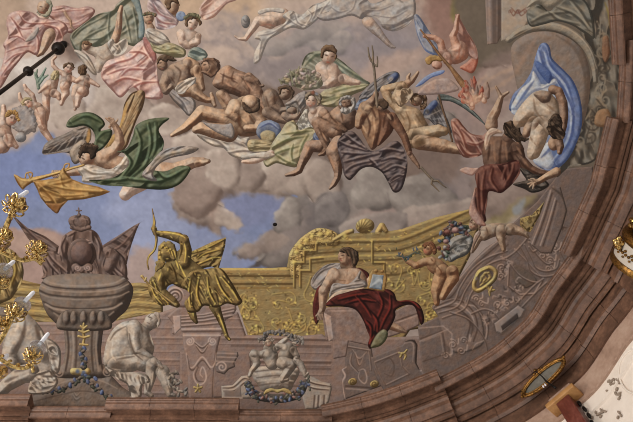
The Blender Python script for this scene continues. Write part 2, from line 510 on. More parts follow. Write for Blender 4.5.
# ------------------------------------------------------------------ pigments (dark, mid, light)
PAL.update(
    face_line=(62, 44, 36), face_light=(205, 176, 150), lip=(140, 80, 66),
    skin=((88, 62, 48), (150, 118, 94), (194, 164, 138)),
    fair=((118, 92, 78), (176, 148, 129), (210, 186, 167)),
    tan=((80, 56, 42), (155, 123, 97), (206, 174, 143)),
    dusk=((70, 52, 43), (128, 104, 87), (170, 144, 122)),
    deep=((62, 43, 34), (132, 101, 81), (186, 152, 126)),
    pink=((104, 70, 63), (158, 122, 113), (192, 164, 152)),
    rose=((118, 82, 75), (170, 134, 124), (204, 176, 163)),
    green=((33, 37, 25), (69, 76, 54), (110, 115, 92)),
    sage=((70, 70, 56), (119, 114, 97), (158, 152, 132)),
    lime=((84, 76, 55), (143, 132, 102), (184, 172, 140)),
    straw=((92, 78, 54), (146, 128, 94), (188, 168, 130)),
    white=((106, 94, 84), (163, 148, 134), (202, 190, 174)),
    greyc=((78, 69, 64), (130, 118, 111), (170, 157, 148)),
    blue=((64, 69, 86), (97, 104, 124), (140, 146, 158)),
    pale=((124, 128, 145), (170, 172, 178), (200, 198, 194)),
    mauve=((46, 37, 37), (87, 74, 73), (130, 113, 108)),
    red=((36, 21, 19), (68, 31, 27), (112, 48, 42)),
    wine=((52, 27, 24), (96, 57, 49), (132, 90, 76)),
    gold=((62, 48, 29), (126, 103, 65), (184, 157, 98)),
    goldl=((82, 63, 36), (148, 121, 74), (212, 186, 116)),
    ochre=((86, 58, 28), (148, 110, 62), (188, 152, 94)),
    hair=((38, 29, 23), (72, 55, 43), (112, 90, 71)),
    brown=((54, 38, 27), (92, 68, 50), (134, 106, 80)),
    grey=((66, 58, 53), (112, 102, 94), (158, 146, 134)),
    stone=((84, 72, 63), (144, 127, 113), (180, 164, 148)),
    pinkst=((82, 63, 55), (122, 98, 88), (152, 128, 116)),
    pinkdk=((62, 50, 44), (104, 86, 78), (132, 111, 101)),
    urn=((48, 39, 34), (100, 84, 73), (134, 118, 106)),
    arms=((54, 40, 35), (94, 74, 66), (130, 107, 97)),
    wing=((66, 56, 48), (120, 104, 90), (172, 154, 135)),
    wingb=((66, 46, 30), (128, 100, 70), (172, 144, 108)),
)
B = 2
bx, by = GX[::B], GY[::B]
BX, BY = np.meshgrid(bx, by); BX = BX.astype(np.float32); BY = BY.astype(np.float32)
BG = np.zeros(BX.shape + (3,), np.float32)
def bnoise(cell, seed, octv=3, **k):
    # noise on the half lattice
    return fbm(BX.shape, cell / B, seed, octv, **k)
WOBX, WOBY = bnoise(16, 3), bnoise(16, 8)
WOBF = bnoise(5, 13)
WOBS, WOBS2 = bnoise(22, 21, 2), bnoise(22, 27, 2)
def wash(pts, c, blur=6, a=1.0, wob=5, smooth=True, R=None, ramp=None, light=None, kind='poly'):
    """a washed-in passage of sky, cloud or plaster with a soft broken edge"""
    if kind == 'poly':
        p = np.array(pts, float); p = crom(p, True, 5) if smooth else p
    else:
        p = np.array([(q[0], q[1], q[2]) for q in pts], float)
        if len(p) > 2: p = crom(p, False, 5)
    m = blur + wob * 2 + 4 + (p[:, 2].max() if kind != 'poly' else 0)
    i0 = np.searchsorted(bx, p[:, 0].min() - m); i1 = np.searchsorted(bx, p[:, 0].max() + m)
    j0 = np.searchsorted(by, p[:, 1].min() - m); j1 = np.searchsorted(by, p[:, 1].max() + m)
    if i1 - i0 < 2 or j1 - j0 < 2: return
    s = np.s_[j0:j1, i0:i1]
    X = BX[s] + wob * WOBX[s]; Y = BY[s] + wob * WOBY[s]
    d0 = sd_poly(X, Y, p) if kind == 'poly' else sd_chain(X, Y, p)
    d = d0 + wob * .35 * WOBF[s]
    cov = np.clip(0.5 - d / (2 * blur), 0, 1); cov = cov * cov * (3 - 2 * cov) * a
    if ramp is None:
        cc = one(c)
    else:
        r = ramp3(ramp)
        RR = R or max(float(-d.min()), 1)
        d0 = sd_poly(BX[s] + wob * 1.4 * WOBS[s], BY[s] + wob * 1.4 * WOBS2[s], p) if kind == 'poly' else d0
        q = np.clip((-d0 + blur * 1.6) / RR, 0, 1); h = .75 * RR * np.sqrt(np.clip(1 - (1 - q) ** 2, 0, 1))
        gy, gx = np.gradient(h, L * B)
        nl = np.array(light or LIGHT); nl = nl / np.linalg.norm(nl)
        sg = (-gx * nl[0] - gy * nl[1] + nl[2]) / np.sqrt(gx * gx + gy * gy + 1)
        cc = shade_ramp(r, (sg - .2) / .8 + .12 * WOBX[s] + .06 * WOBF[s])
    BG[s] += (cc - BG[s]) * cov[..., None]
def lines(pls, c, w=1.2, a=.6, wob=0.6):
    for p in pls: wash([(q[0], q[1], w / 2) for q in p], c, blur=max(.8, w * .5), a=a, wob=wob, kind='chain')

BG[:] = np.array([158, 142, 134]) / 255
# --- upper heaven: warm light behind, mauve and grey vapours
wash([(-50, -50), (700, -50), (700, 60), (480, 60), (350, 30), (250, 60), (190, 80), (120, 110), (-50, 120)], (180, 160, 147), 25, 1, 12)
wash([(150, -40), (260, -40), (258, 14), (225, 22), (185, 14), (160, 10)], (180, 154, 130), 10, .9, 6)
wash([(-50, -50), (40, -50), (26, 20), (6, 40), (-50, 70)], (160, 138, 120), 8, .9, 5)
wash([(205, 10), (245, 20), (240, 60), (262, 80), (320, 74), (345, 50), (420, 60), (420, 20), (350, 22), (300, 18), (260, 60), (232, 30)], (140, 130, 130), 12, .75, 8)
wash([(190, 42), (235, 46), (262, 88), (300, 66), (290, 60), (248, 62), (225, 30)], (132, 121, 120), 8, .7, 7)
wash([(297, 30), (330, 14), (352, 30), (338, 44), (312, 40)], (138, 130, 134), 7, .8, 5)
wash([(345, 42), (395, 30), (418, 44), (405, 60), (360, 72)], (140, 131, 134), 10, .7, 6)
wash([(300, 34), (355, 16), (362, 24), (340, 24), (310, 42)], (176, 156, 144), 5, .7, 4)
wash([(360, 70), (395, 56), (420, 48), (420, 62), (395, 76), (370, 92)], (182, 156, 142), 6, .7, 4)
wash([(412, -20), (470, -20), (478, 60), (478, 90), (450, 60), (430, 30)], (132, 100, 90), 12, .8, 7)
wash([(455, -10), (462, -10), (458, 22), (451, 18)], (128, 120, 70), 3, .8, 2)
wash([(430, 60), (530, 40), (540, 60), (500, 120), (470, 130), (440, 110)], (152, 130, 122), 10, .9, 6)
wash([(475, 40), (530, 34), (545, 46), (500, 70), (480, 72)], (124, 102, 94), 8, .7, 5)
lines([[(470, 105), (500, 82), (524, 66), (536, 50)], [(480, 96), (505, 72), (526, 60)]], (180, 146, 122), 4, .5, 2)
# --- pale cloud under the rod and beside the cherubs
wash([(20, 66), (50, 60), (66, 66), (60, 90), (56, 130), (40, 110), (14, 90)], 0, 6, .95, 5, ramp=((150, 136, 130), (184, 172, 166), (200, 190, 184)), R=20)
wash([(86, 100), (100, 88), (120, 92), (140, 104), (150, 130), (120, 140), (90, 130), (76, 118)], 0, 6, .95, 5, ramp=((134, 118, 110), (170, 154, 144), (190, 176, 166)), R=18)
# --- open sky
SK = [(-60, 158), (4, 154), (20, 148), (34, 132), (40, 126), (52, 134), (62, 150), (84, 168), (120, 178), (180, 178), (215, 190), (290, 190), (320, 210), (330, 280), (-60, 300)]
wash(SK, (119, 128, 158), 3, 1, 3)
wash([(-60, 160), (20, 150), (60, 150), (60, 180), (20, 200), (-60, 220)], (114, 125, 163), 10, .8, 6)
wash([(110, 200), (170, 190), (200, 235), (180, 262), (140, 265), (120, 240)], (142, 148, 174), 14, .8, 10)
wash([(218, 194), (300, 194), (285, 215), (250, 225), (226, 215)], (118, 122, 150), 8, .8, 5)
wash([(190, 232), (250, 232), (240, 266), (190, 268)], (128, 134, 160), 10, .7, 6)
wash([(-60, 234), (20, 228), (44, 227), (64, 233), (75, 250), (70, 310), (-60, 310)], (154, 128, 117), 3, .95, 3)
wash([(124, 262), (140, 248), (152, 252), (160, 290), (120, 300)], (158, 137, 128), 5, .9, 4)
wash([(-10, 236), (40, 232), (60, 240), (30, 250)], (168, 142, 128), 6, .6, 4)
# --- cloud bank under the seated company
CLD = ((100, 84, 77), (142, 124, 114), (176, 160, 148))
wash([(172, 168), (178, 148), (166, 120), (150, 118), (150, 104), (200, 118), (300, 140), (330, 170), (300, 200), (270, 196), (222, 196), (222, 214), (242, 224), (240, 230), (222, 228), (220, 236), (205, 226), (190, 224), (176, 218), (170, 194)], 0, 3.5, 1, 4, ramp=CLD, R=26)
wash([(170, 116), (212, 124), (230, 150), (215, 168), (190, 150), (178, 140)], (178, 160, 150), 9, .75, 5)
wash([(186, 170), (214, 160), (222, 190), (206, 206), (182, 200)], (138, 120, 112), 9, .7, 5)
wash([(206, 198), (238, 218), (240, 228), (212, 222)], (156, 134, 122), 5, .7, 4)
wash([(226, 158), (242, 152), (250, 184), (236, 190)], (176, 158, 148), 6, .7, 4)
wash([(250, 160), (285, 158), (290, 186), (262, 192)], (150, 130, 120), 8, .7, 5)
wash([(262, 164), (300, 158), (320, 176), (300, 196), (272, 198)], (182, 166, 152), 8, .6, 5)
DK = ((80, 72, 70), (116, 106, 100), (150, 138, 130))
wash([(232, 250), (262, 238), (276, 222), (290, 196), (312, 178), (370, 168), (430, 168), (470, 190), (474, 206), (440, 218), (410, 226), (380, 246), (330, 240), (300, 262), (286, 272), (262, 264), (246, 266), (256, 254)], 0, 4, 1, 5, ramp=DK, R=34)
wash([(276, 226), (300, 205), (312, 228), (300, 252), (272, 256)], (128, 116, 112), 8, .7, 6)
wash([(308, 196), (335, 190), (350, 205), (340, 226), (312, 232)], (106, 98, 98), 9, .8, 6)
wash([(352, 178), (396, 176), (410, 192), (394, 216), (360, 216)], (142, 130, 124), 11, .85, 6)
wash([(390, 196), (440, 182), (462, 200), (430, 220), (390, 226)], (134, 122, 118), 9, .8, 6)
wash([(352, 222), (385, 208), (440, 214), (460, 206), (470, 210), (420, 230), (380, 252), (358, 240)], (158, 138, 130), 6, .8, 5)
wash([(330, 170), (360, 168), (350, 186), (330, 182)], (150, 138, 132), 6, .6, 4)
wash([(420, 150), (440, 140), (470, 160), (480, 200), (440, 200), (420, 180)], (112, 103, 104), 10, .85, 6)
wash([(430, 92), (470, 110), (468, 150), (440, 148), (424, 120)], (140, 124, 120), 9, .7, 5)
wash([(440, 148), (474, 160), (472, 196), (450, 190)], (150, 134, 128), 7, .7, 5)
wash([(476, 176), (500, 190), (540, 170), (560, 180), (545, 205), (500, 218), (480, 212)], 0, 5, .95, 5, ramp=((92, 76, 70), (136, 116, 106), (160, 140, 128)), R=18)
wash([(484, 222), (510, 206), (535, 196), (520, 214), (500, 226)], (150, 136, 92), 4, .6, 3)
wash([(512, 210), (524, 200), (522, 212), (514, 216)], (140, 146, 160), 2.5, .7, 2)
lines([[(283, 192), (290, 195), (297, 197)]], (110, 130, 180), 2, .8)
# --- shadowed vapour behind the close groups
wash([(152, 62), (200, 60), (250, 84), (300, 88), (335, 108), (330, 150), (290, 158), (240, 138), (190, 128), (160, 112)], (108, 91, 81), 6, .85, 5)
wash([(335, 96), (400, 88), (440, 112), (462, 132), (460, 168), (420, 186), (360, 176), (330, 150)], (120, 102, 93), 7, .85, 5)
wash([(56, 30), (82, 36), (76, 70), (60, 60)], (128, 108, 98), 5, .8, 4)
wash([(100, 50), (150, 60), (170, 100), (140, 104), (110, 96)], (132, 112, 104), 6, .7, 4)
wash([(10, 64), (60, 60), (100, 62), (108, 90), (90, 116), (60, 130), (20, 112)], (178, 162, 152), 7, .85, 4)
# --- rounded billows
BL = ((104, 88, 80), (160, 142, 130), (204, 188, 174))
BG2 = ((88, 80, 76), (132, 121, 114), (178, 167, 157))
for pts, rp, R_ in (
        ([(16, 70), (34, 58), (52, 62), (60, 80), (54, 96), (36, 100), (22, 90)], ((150, 136, 128), (182, 170, 162), (204, 194, 186)), 16),
        ([(84, 108), (92, 92), (112, 86), (136, 94), (150, 104), (156, 122), (130, 136), (104, 140), (86, 128)], BL, 18),
        ([(18, 72), (40, 60), (62, 66), (84, 62), (96, 80), (92, 104), (72, 112), (56, 104), (40, 100), (24, 90)], ((146, 130, 122), (182, 168, 160), (200, 188, 180)), 14),
        ([(56, 96), (70, 92), (84, 104), (84, 124), (66, 132), (52, 120)], BL, 12),
        ([(150, 110), (170, 104), (190, 116), (204, 122), (182, 134), (160, 134), (150, 124)], BL, 10),
        ([(172, 142), (186, 132), (215, 132), (240, 144), (264, 154), (290, 162), (284, 184), (255, 193), (225, 190), (205, 196), (185, 190), (174, 170)], BL, 22),
        ([(174, 172), (196, 166), (216, 176), (220, 198), (204, 216), (184, 214), (173, 196)], ((100, 82, 74), (136, 116, 106), (164, 144, 132)), 18),
        ([(262, 162), (285, 158), (302, 168), (316, 182), (300, 197), (276, 196), (262, 184)], BL, 14),
        ([(302, 176), (316, 160), (332, 166), (340, 186), (332, 202), (312, 200)], BL, 14),
        ([(352, 186), (362, 168), (374, 164), (386, 173), (396, 192), (386, 210), (364, 210), (351, 198)], BG2, 18),
        ([(392, 184), (420, 174), (446, 188), (460, 206), (440, 216), (410, 219), (392, 208)], BG2, 18),
        ([(196, 128), (226, 134), (250, 146), (262, 158), (240, 162), (214, 152), (196, 142)], BL, 10),
        ([(206, 150), (232, 150), (242, 166), (238, 184), (222, 190), (208, 176)], BL, 12),
        ([(240, 164), (258, 160), (264, 176), (254, 190), (242, 186)], ((100, 84, 76), (142, 124, 114), (178, 160, 148)), 9),
        ([(170, 150), (190, 146), (200, 158), (192, 172), (176, 174)], BL, 9),
        ([(316, 200), (340, 192), (352, 206), (342, 224), (318, 224)], ((78, 71, 69), (108, 99, 97), (142, 132, 127)), 12),
        ([(405, 210), (440, 204), (470, 196), (474, 206), (444, 222), (410, 230)], ((110, 96, 90), (150, 133, 124), (186, 168, 155)), 9),
        ([(345, 222), (380, 214), (408, 216), (396, 236), (366, 244), (345, 238)], ((100, 90, 86), (138, 125, 119), (172, 157, 147)), 11),
        ([(300, 40), (330, 28), (352, 36), (346, 52), (320, 54)], ((118, 110, 110), (146, 136, 132), (176, 160, 148)), 12),
        ([(246, 30), (280, 40), (300, 26), (330, 20), (350, 28), (300, 46), (262, 56)], ((118, 110, 108), (142, 132, 128), (174, 158, 148)), 12),
        ([(470, 50), (505, 40), (530, 44), (512, 62), (484, 70)], ((94, 76, 68), (126, 106, 97), (152, 132, 120)), 12),
        ([(486, 72), (520, 64), (530, 76), (508, 100), (488, 104)], ((110, 90, 82), (148, 126, 115), (176, 152, 138)), 12),
        ([(430, 120), (448, 112), (460, 130), (450, 150), (434, 146)], BG2, 10)):
    wash(pts, 0, 1.8, .92, 2.6, ramp=rp, R=R_ * .75)
lines([[(470, 105), (500, 84), (524, 70)], [(476, 92), (500, 74), (530, 62)], [(440, 78), (470, 86), (486, 78)]], (184, 152, 128), 3, .45, 2)
for pts, rp, R_ in (
        ([(236, 250), (258, 238), (272, 228), (290, 238), (284, 250), (262, 254), (246, 258)], ((104, 90, 84), (140, 122, 112), (166, 148, 136)), 10),
        ([(218, 204), (232, 212), (243, 222), (240, 230), (226, 228), (214, 222)], BL, 8),
        ([(276, 214), (290, 200), (302, 208), (300, 226), (284, 232), (274, 226)], BG2, 14),
        ([(-10, 60), (12, 66), (24, 84), (14, 104), (-10, 110)], ((140, 126, 118), (174, 160, 150), (198, 186, 176)), 14),
        ([(22, 66), (44, 60), (60, 70), (52, 92), (34, 98), (24, 86)], ((150, 136, 128), (184, 172, 164), (206, 196, 188)), 14)):
    wash(pts, 0, 1.8, .92, 3, ramp=rp, R=R_ * .8)
wash([(470, -50), (700, -50), (700, 330), (540, 330), (530, 250), (560, 170), (580, 60), (500, 52), (472, 70)], (106, 94, 82), 6, 1, 3)
# plaster unevenness of the pigment itself
BG *= (1 + .035 * bnoise(9, 41) + .03 * bnoise(3, 43, 2))[..., None]
BG[:] = np.clip(BG * .95, 0, 1)
def bg_to_show():
    u = np.repeat(np.repeat(BG, B, 0), B, 1)[:NY, :NX]
    SHOW[:] = u
bg_to_show()
def lay_background():
    """the plaster of the vault with its painted sky"""
    gx, gy = bx.copy(), by.copy()
    ex = np.array([-400, -260, -160, -90.]); ex2 = np.array([730, 800, 900, 1040.])
    gx = np.concatenate([ex, gx, ex2]); gy = np.concatenate([[-420, -280, -160, -90.], gy, [500.]])
    X, Y = np.meshgrid(gx, gy)
    rgb = np.pad(BG, ((4, 1), (4, 4), (0, 0)), mode='edge')
    t, _ = None, None
    t = vault_t(X, Y)
    co = CAM + rays(X, Y) * t[..., None]
    h, w = X.shape
    idx = np.arange(h * w).reshape(h, w)
    fc = np.stack([idx[:-1, :-1], idx[:-1, 1:], idx[1:, 1:], idx[1:, :-1]], -1).reshape(-1, 4)
    o = raw_mesh('ceiling', co.reshape(-1, 3), fc, rgb.reshape(-1, 3), None, 'fresco')
    o['kind'] = 'structure'; o['label'] = 'vaulted ceiling plaster painted with blue sky and mauve clouds'
if HAVE:
    # mat_setup() is defined in the materials block
    mat_setup()
    lay_background()
# ------------------------------------------------------------------ painted architecture along the foot of the vault
def scroll(p, x, y, r, c, w=3, turns=1.6, start=0, hand=1, a=.8, tail=None):
    pts = []
    n = int(14 * turns)
    for i in range(n + 1):
        t = i / n
        ang = math.radians(start) + hand * t * turns * 2 * math.pi
        rr = r * (1 - .86 * t)
        pts.append((x + rr * math.cos(ang), y + rr * math.sin(ang)))
    if tail: pts = list(tail) + pts
    p.st(pts, c, w, a, taper=False)
    return p
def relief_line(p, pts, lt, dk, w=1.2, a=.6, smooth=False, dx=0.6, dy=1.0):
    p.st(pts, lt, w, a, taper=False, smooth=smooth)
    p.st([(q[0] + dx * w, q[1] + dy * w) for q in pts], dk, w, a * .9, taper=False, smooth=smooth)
GOLD_L, GOLD_D = (180, 154, 94), (74, 57, 34)
ST_L, ST_D = (168, 145, 132), (70, 54, 47)
def gild(p, box, n, seed, c=((206, 180, 104), (66, 50, 27)), ln=2.2, w=.9, ang=-20, a=.7):
    """fine hatching in shell gold"""
    r = np.random.RandomState(seed)
    for k in range(n):
        x, y = box[0] + (box[2] - box[0]) * r.rand(), box[1] + (box[3] - box[1]) * r.rand()
        t = math.radians(ang + 40 * r.randn()); l = ln * (.5 + r.rand()) / TF[2]
        p.st([(x, y), (x + l * math.cos(t), y + l * math.sin(t))], c[0 if k % 3 else 1], w / TF[2], a, smooth=False)
whole()
# left gilded cornice behind the kneeling figures
p = Part('gilded_cornice', relief=.002, grain=.03)
p.poly([(-42, 276), (10, 278), (40, 284), (64, 286), (70, 330), (40, 330), (14, 322), (-42, 320)], 'gold', R=6, flow=(12, 3, .15, 7))
for k in range(7):
    y = 283 + k * 5.2
    p.st([(-42, y - 3), (0, y), (30, y + 1.5), (66, y + 4)], [GOLD_D, GOLD_L][k % 2], 2.2, .5, taper=False)
tag(p.done(), 'painted gilded cornice with curved bands left of the large urn', 'painted cornice', 'gilded cornices beside the urn')
p = Part('gilded_cornice', relief=.002, grain=.03)
p.poly([(118, 290), (134, 283), (150, 285), (162, 300), (160, 322), (140, 330), (118, 330)], 'gold', R=6, flow=(-12, 3, .15, 7))
for k in range(7):
    y = 287 + k * 5
    p.st([(118, y + 4), (136, y), (160, y + 2)], [GOLD_D, GOLD_L][k % 2], 2, .5, taper=False)
tag(p.done(), 'painted gilded cornice between the large urn and the golden archer', 'painted cornice', 'gilded cornices beside the urn')
# the gilded wall
p = Part('gilded_wall', relief=.002, grain=.03)
p.poly([(218, 268), (270, 268), (287, 267), (289, 254), (297, 243), (306, 234), (318, 228.5), (331, 230), (338, 234), (384, 232), (402, 229), (435, 217.5), (470, 209), (484, 216), (476, 236), (470, 256), (455, 285), (440, 305), (440, 326), (410, 330), (400, 345), (330, 345), (250, 342), (236, 300)], 'gold', R=4, smooth=False, flow=(0, 2.2, .05, 3))
for k, y in enumerate([269, 272, 276, 280.5, 284, 288]):
    p.st([(218, y), (292, y)], [GOLD_L, (142, 116, 76), GOLD_D, (150, 124, 80), GOLD_D, (120, 94, 56)][k], 2, .7, taper=False)
p.poly([(289, 254), (297, 242), (306, 234), (318, 228), (331, 230), (339, 236), (338, 246), (318, 246), (306, 256), (300, 276), (291, 276), (290, 262)], 'goldl', R=4, flow=(30, 2, .5, 2))
for y0, c in ((240, GOLD_L), (243, GOLD_D), (247, (150, 124, 76)), (252, GOLD_D), (256, GOLD_L), (261, GOLD_D), (268, (146, 120, 76)), (276, GOLD_D)):
    p.st([(303 + (y0 - 240) * .2, y0 + 3), (335, y0), (385, y0 - 1), (404, y0 - 3), (436, y0 - 16), (470, y0 - 32)], c, 2, .55, taper=False)
for q in [[(294, 286), (294, 262), (304, 262), (304, 250), (316, 250), (316, 243)], [(300, 286), (300, 270), (310, 270), (310, 258), (322, 257)], [(372, 240), (372, 262), (384, 262), (384, 284)]]:
    relief_line(p, q, GOLD_L, GOLD_D, 1.8, .75)
p.ell(365, 226, 9.5, 7.5, 'goldl', rot=-10, R=6, sh=.5)
for a in range(-70, 90, 26):
    p.st([(360, 231), (365 + 9 * math.sin(math.radians(a)), 226 - 7 * math.cos(math.radians(a)))], GOLD_D, 1.2, .6)
p.chain([(378, 232, 3), (382, 226, 3.4), (386, 231, 2.4)], 'goldl')
p.chain([(352, 231, 2.4), (346, 233, 2.6), (334, 240, 2)], 'goldl')
for x, y in [(296, 252), (300, 246), (306, 240), (312, 236), (320, 234), (328, 233), (345, 236), (294, 262)]:
    p.dots([(x, y)], 2.4, (222, 200, 116), .7).dots([(x + 2, y + 2)], 2, GOLD_D, .5)
rs = np.random.RandomState(5)
def arabesque(p, x0, y0, x1, y1, n, r0=4.0, r1=8.0):
    for k in range(n):
        x, y = x0 + rs.rand() * (x1 - x0), y0 + rs.rand() * (y1 - y0)
        r = r0 + (r1 - r0) * rs.rand(); a0 = rs.rand() * 360; h = [1, -1][k % 2]
        ex, ey = x + r * math.cos(math.radians(a0)), y + r * math.sin(math.radians(a0))
        tx, ty = -h * math.sin(math.radians(a0)), h * math.cos(math.radians(a0))
        tail = [(ex - tx * r * 2.2 + r * .8 * (rs.rand() - .5), ey - ty * r * 2.2), (ex - tx * r, ey - ty * r)]
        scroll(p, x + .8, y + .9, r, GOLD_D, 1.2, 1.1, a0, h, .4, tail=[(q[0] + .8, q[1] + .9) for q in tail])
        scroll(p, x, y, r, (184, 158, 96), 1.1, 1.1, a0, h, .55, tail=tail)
        for q in range(4):
            p.dot(x + r * 1.6 * (rs.rand() - .5), y + r * 1.6 * (rs.rand() - .5), 1.2, [(222, 200, 112), GOLD_D][q % 2], .75)
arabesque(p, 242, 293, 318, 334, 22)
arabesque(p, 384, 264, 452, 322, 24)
for k in range(90):
    x, y = [(240 + rs.rand() * 78, 290 + rs.rand() * 44), (384 + rs.rand() * 70, 262 + rs.rand() * 62)][k % 2]
    p.st([(x, y), (x + 3 * (rs.rand() - .3), y + 2 * (rs.rand() - .5))], [GOLD_D, (206, 180, 104), (92, 72, 42)][k % 3], 1.1, .6)
gild(p, (290, 228, 470, 262), 90, 4, ang=-12)
gild(p, (222, 268, 292, 290), 40, 5, ang=0, a=.5)
tag(p.done(), 'painted gilded wall with stepped cornice and scrolling relief behind the seated red-draped woman', 'painted wall')
# pink stone plinth along the foot
p = Part('stone_plinth', relief=.002, grain=.03)
p.poly([(-42, 318), (24, 322), (60, 322), (110, 322), (140, 316), (162, 312), (180, 306), (238, 312), (246, 335), (300, 336), (322, 334), (330, 340), (420, 336), (452, 330), (460, 380), (460, 440), (-42, 440)], 'pinkst', R=3, smooth=False)
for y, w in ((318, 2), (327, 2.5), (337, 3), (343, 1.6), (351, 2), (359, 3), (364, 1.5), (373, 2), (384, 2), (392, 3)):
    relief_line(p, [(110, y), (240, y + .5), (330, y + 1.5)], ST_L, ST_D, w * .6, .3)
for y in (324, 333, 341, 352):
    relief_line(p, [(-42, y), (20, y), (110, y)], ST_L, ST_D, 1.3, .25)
for y in (339, 346, 362, 368, 385):
    p.st([(232, y), (330, y + 1)], ST_D, 2.4, .35, taper=False)
p.poly([(180, 352), (250, 352), (252, 372), (238, 398), (180, 398)], (118, 95, 85), R=2, smooth=False, sh=.2)
tag(p.done(), 'painted pinkish stone plinth with long horizontal mouldings along the bottom', 'painted plinth')
# stepped corner of the plinth behind the painted pedestal
tile(130, 315)
p = Part('scroll_block', relief=.002, grain=.03)
p.poly([(335, 140), (425, 145), (428, 160), (412, 190), (415, 205), (390, 215), (372, 235), (340, 225), (332, 190)], 'pinkdk', R=8, smooth=False)
for y in (150, 165, 182): p.st([(338, y), (420, y + 3)], ST_L, 5, .5, taper=False)
scroll(p, 362, 205, 22, ST_L, 5, 1.5, 200)
tag(p.done(), 'small dark pink painted stone block with a scroll, right of the tall console', 'painted block')
# pedestal of the archer with its console
tile(130, 250)
T = thing('pedestal', 'pink painted pedestal with a spiral scroll carrying the golden archer', 'painted pedestal', (290, 330))
p = Part('block', T, relief=.003, grain=.03)
p.poly([(146, 262), (170, 240), (185, 228), (235, 215), (300, 220), (418, 212), (420, 235), (405, 262), (378, 275), (368, 312), (370, 330), (345, 338), (204, 338), (200, 310), (175, 335), (165, 330), (168, 290)], 'pinkst', R=9, smooth=False, sh=.3)
for y0, y1 in ((262, 228), (272, 240), (285, 256), (300, 280)):
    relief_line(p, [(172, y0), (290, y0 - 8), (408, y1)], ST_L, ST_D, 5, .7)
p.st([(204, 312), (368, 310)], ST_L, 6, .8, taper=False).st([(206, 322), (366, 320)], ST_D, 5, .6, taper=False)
p.poly([(170, 262), (200, 258), (202, 308), (176, 334)], (150, 126, 115), R=4, smooth=False, sh=.1)
p.done()
p = Part('scroll', T, relief=.004, grain=.03)
p.poly([(140, 178), (158, 146), (190, 138), (232, 150), (246, 170), (240, 222), (190, 226), (166, 222), (146, 208)], 'pinkst', R=14)
scroll(p, 180, 180, 34, ST_L, 6, 2.1, 200)
scroll(p, 181, 184, 30, ST_D, 5, 2.0, 200)
p.done()
tile(130, 315)
p = Part('console', T, relief=.004, grain=.03)
p.poly([(208, 70), (362, 70), (358, 84), (346, 130), (338, 190), (332, 250), (330, 332), (232, 332), (228, 250), (222, 190), (212, 130), (206, 84)], 'pinkst', R=10, smooth=False, sh=.5)
p.st([(212, 80), (360, 80)], ST_L, 7, .8, taper=False)
scroll(p, 236, 104, 17, ST_L, 5, 1.8, 300); scroll(p, 325, 104, 17, ST_L, 5, 1.8, 240, -1)
p.folds([[(255, 110), (285, 130), (312, 108)], [(262, 125), (285, 150), (306, 125)]], ST_D, ST_L, 6, .8)
p.st([(222, 150), (232, 200), (250, 205), (285, 165), (318, 205), (334, 190), (340, 150)], ST_L, 6, .8).st([(226, 160), (236, 210), (254, 214), (285, 178), (316, 214)], ST_D, 5, .7)
p.st([(262, 205), (250, 235), (262, 268), (285, 272), (300, 250), (296, 220), (285, 205), (276, 230), (286, 245)], ST_L, 6, .8).st([(270, 205), (258, 235), (268, 260), (290, 262)], ST_D, 4, .7)
p.st([(330, 332), (333, 250), (340, 180)], (160, 138, 126), 7, .6)
p.done()
p = Part('gilt_flower', T, relief=.004, grain=.03)
for a in range(0, 360, 72):
    p.chain([(268, 290, 5), (268 + 15 * math.sin(math.radians(a)), 290 - 15 * math.cos(math.radians(a)), 5)], 'goldl')
tag(p.done(), 'small gilded flower')

# broken pediment beside the flower basket
T = thing('pediment', 'pale painted broken pediment left of the flower basket', 'painted pediment', (420, 320), 'broken pediments')
p = Part('gable', T, relief=.003, grain=.03)
p.poly([(360, 280), (405, 276), (440, 240), (465, 238), (480, 262), (478, 330), (362, 330)], 'stone', R=8, smooth=False, sh=.5)
p.folds([[(366, 288), (408, 284), (446, 252), (470, 254)], [(370, 300), (412, 298), (450, 268), (470, 272)]], ST_D, (186, 168, 152), 6, .8)
p.poly([(372, 296), (412, 300), (436, 276), (440, 330), (372, 330)], (116, 98, 88), R=3, smooth=False, sh=0)
p.st([(332, 326), (440, 328)], (170, 150, 136), 10, .7, taper=False)
p.done()
tile(270, 315)
T = thing('pediment', 'pale painted broken pediment right of the flower basket', 'painted pediment', (195, 340), 'broken pediments')
p = Part('gable', T, relief=.003, grain=.03)
p.poly([(128, 268), (150, 238), (175, 246), (205, 262), (240, 270), (244, 290), (232, 345), (180, 372), (140, 372), (128, 330)], 'stone', R=8, smooth=False, sh=.5)
p.folds([[(142, 258), (180, 272), (238, 282)], [(138, 276), (176, 290), (232, 296)]], ST_D, (186, 168, 152), 6, .8)
for x in (176, 192, 214): p.st([(x, 318), (x - 4, 365)], ST_D, 6, .6, taper=False).st([(x + 8, 318), (x + 4, 360)], (176, 158, 144), 5, .6, taper=False)
p.done()
# relief panels under the seated woman
tile(270, 315)
T = thing('relief_panel', 'pinkish painted panel of scrolls with two small gilded bosses', 'painted panel', (345, 260), 'relief panels below the seated woman')
p = Part('slab', T, relief=.003, grain=.03)
p.poly([(290, 105), (400, 125), (412, 215), (440, 280), (290, 335), (282, 215), (298, 205)], 'pinkdk', R=6, smooth=False, sh=.4)
relief_line(p, [(300, 122), (390, 138), (398, 215)], ST_L, ST_D, 4, .7)
p.st([(300, 205), (286, 215), (296, 240), (284, 270), (296, 330)], (176, 152, 140), 7, .8)
p.folds([[(325, 140), (350, 175), (380, 150)], [(335, 150), (352, 200), (370, 160)], [(325, 150), (320, 190), (350, 225)]], (84, 66, 58), ST_L, 5, .7)
p.st([(352, 225), (350, 250), (372, 270), (382, 250), (372, 215), (350, 218)], ST_L, 5, .7)
p.st([(300, 280), (440, 290)], ST_D, 6, .6, taper=False).st([(300, 290), (430, 300)], ST_L, 5, .5, taper=False)
p.done()
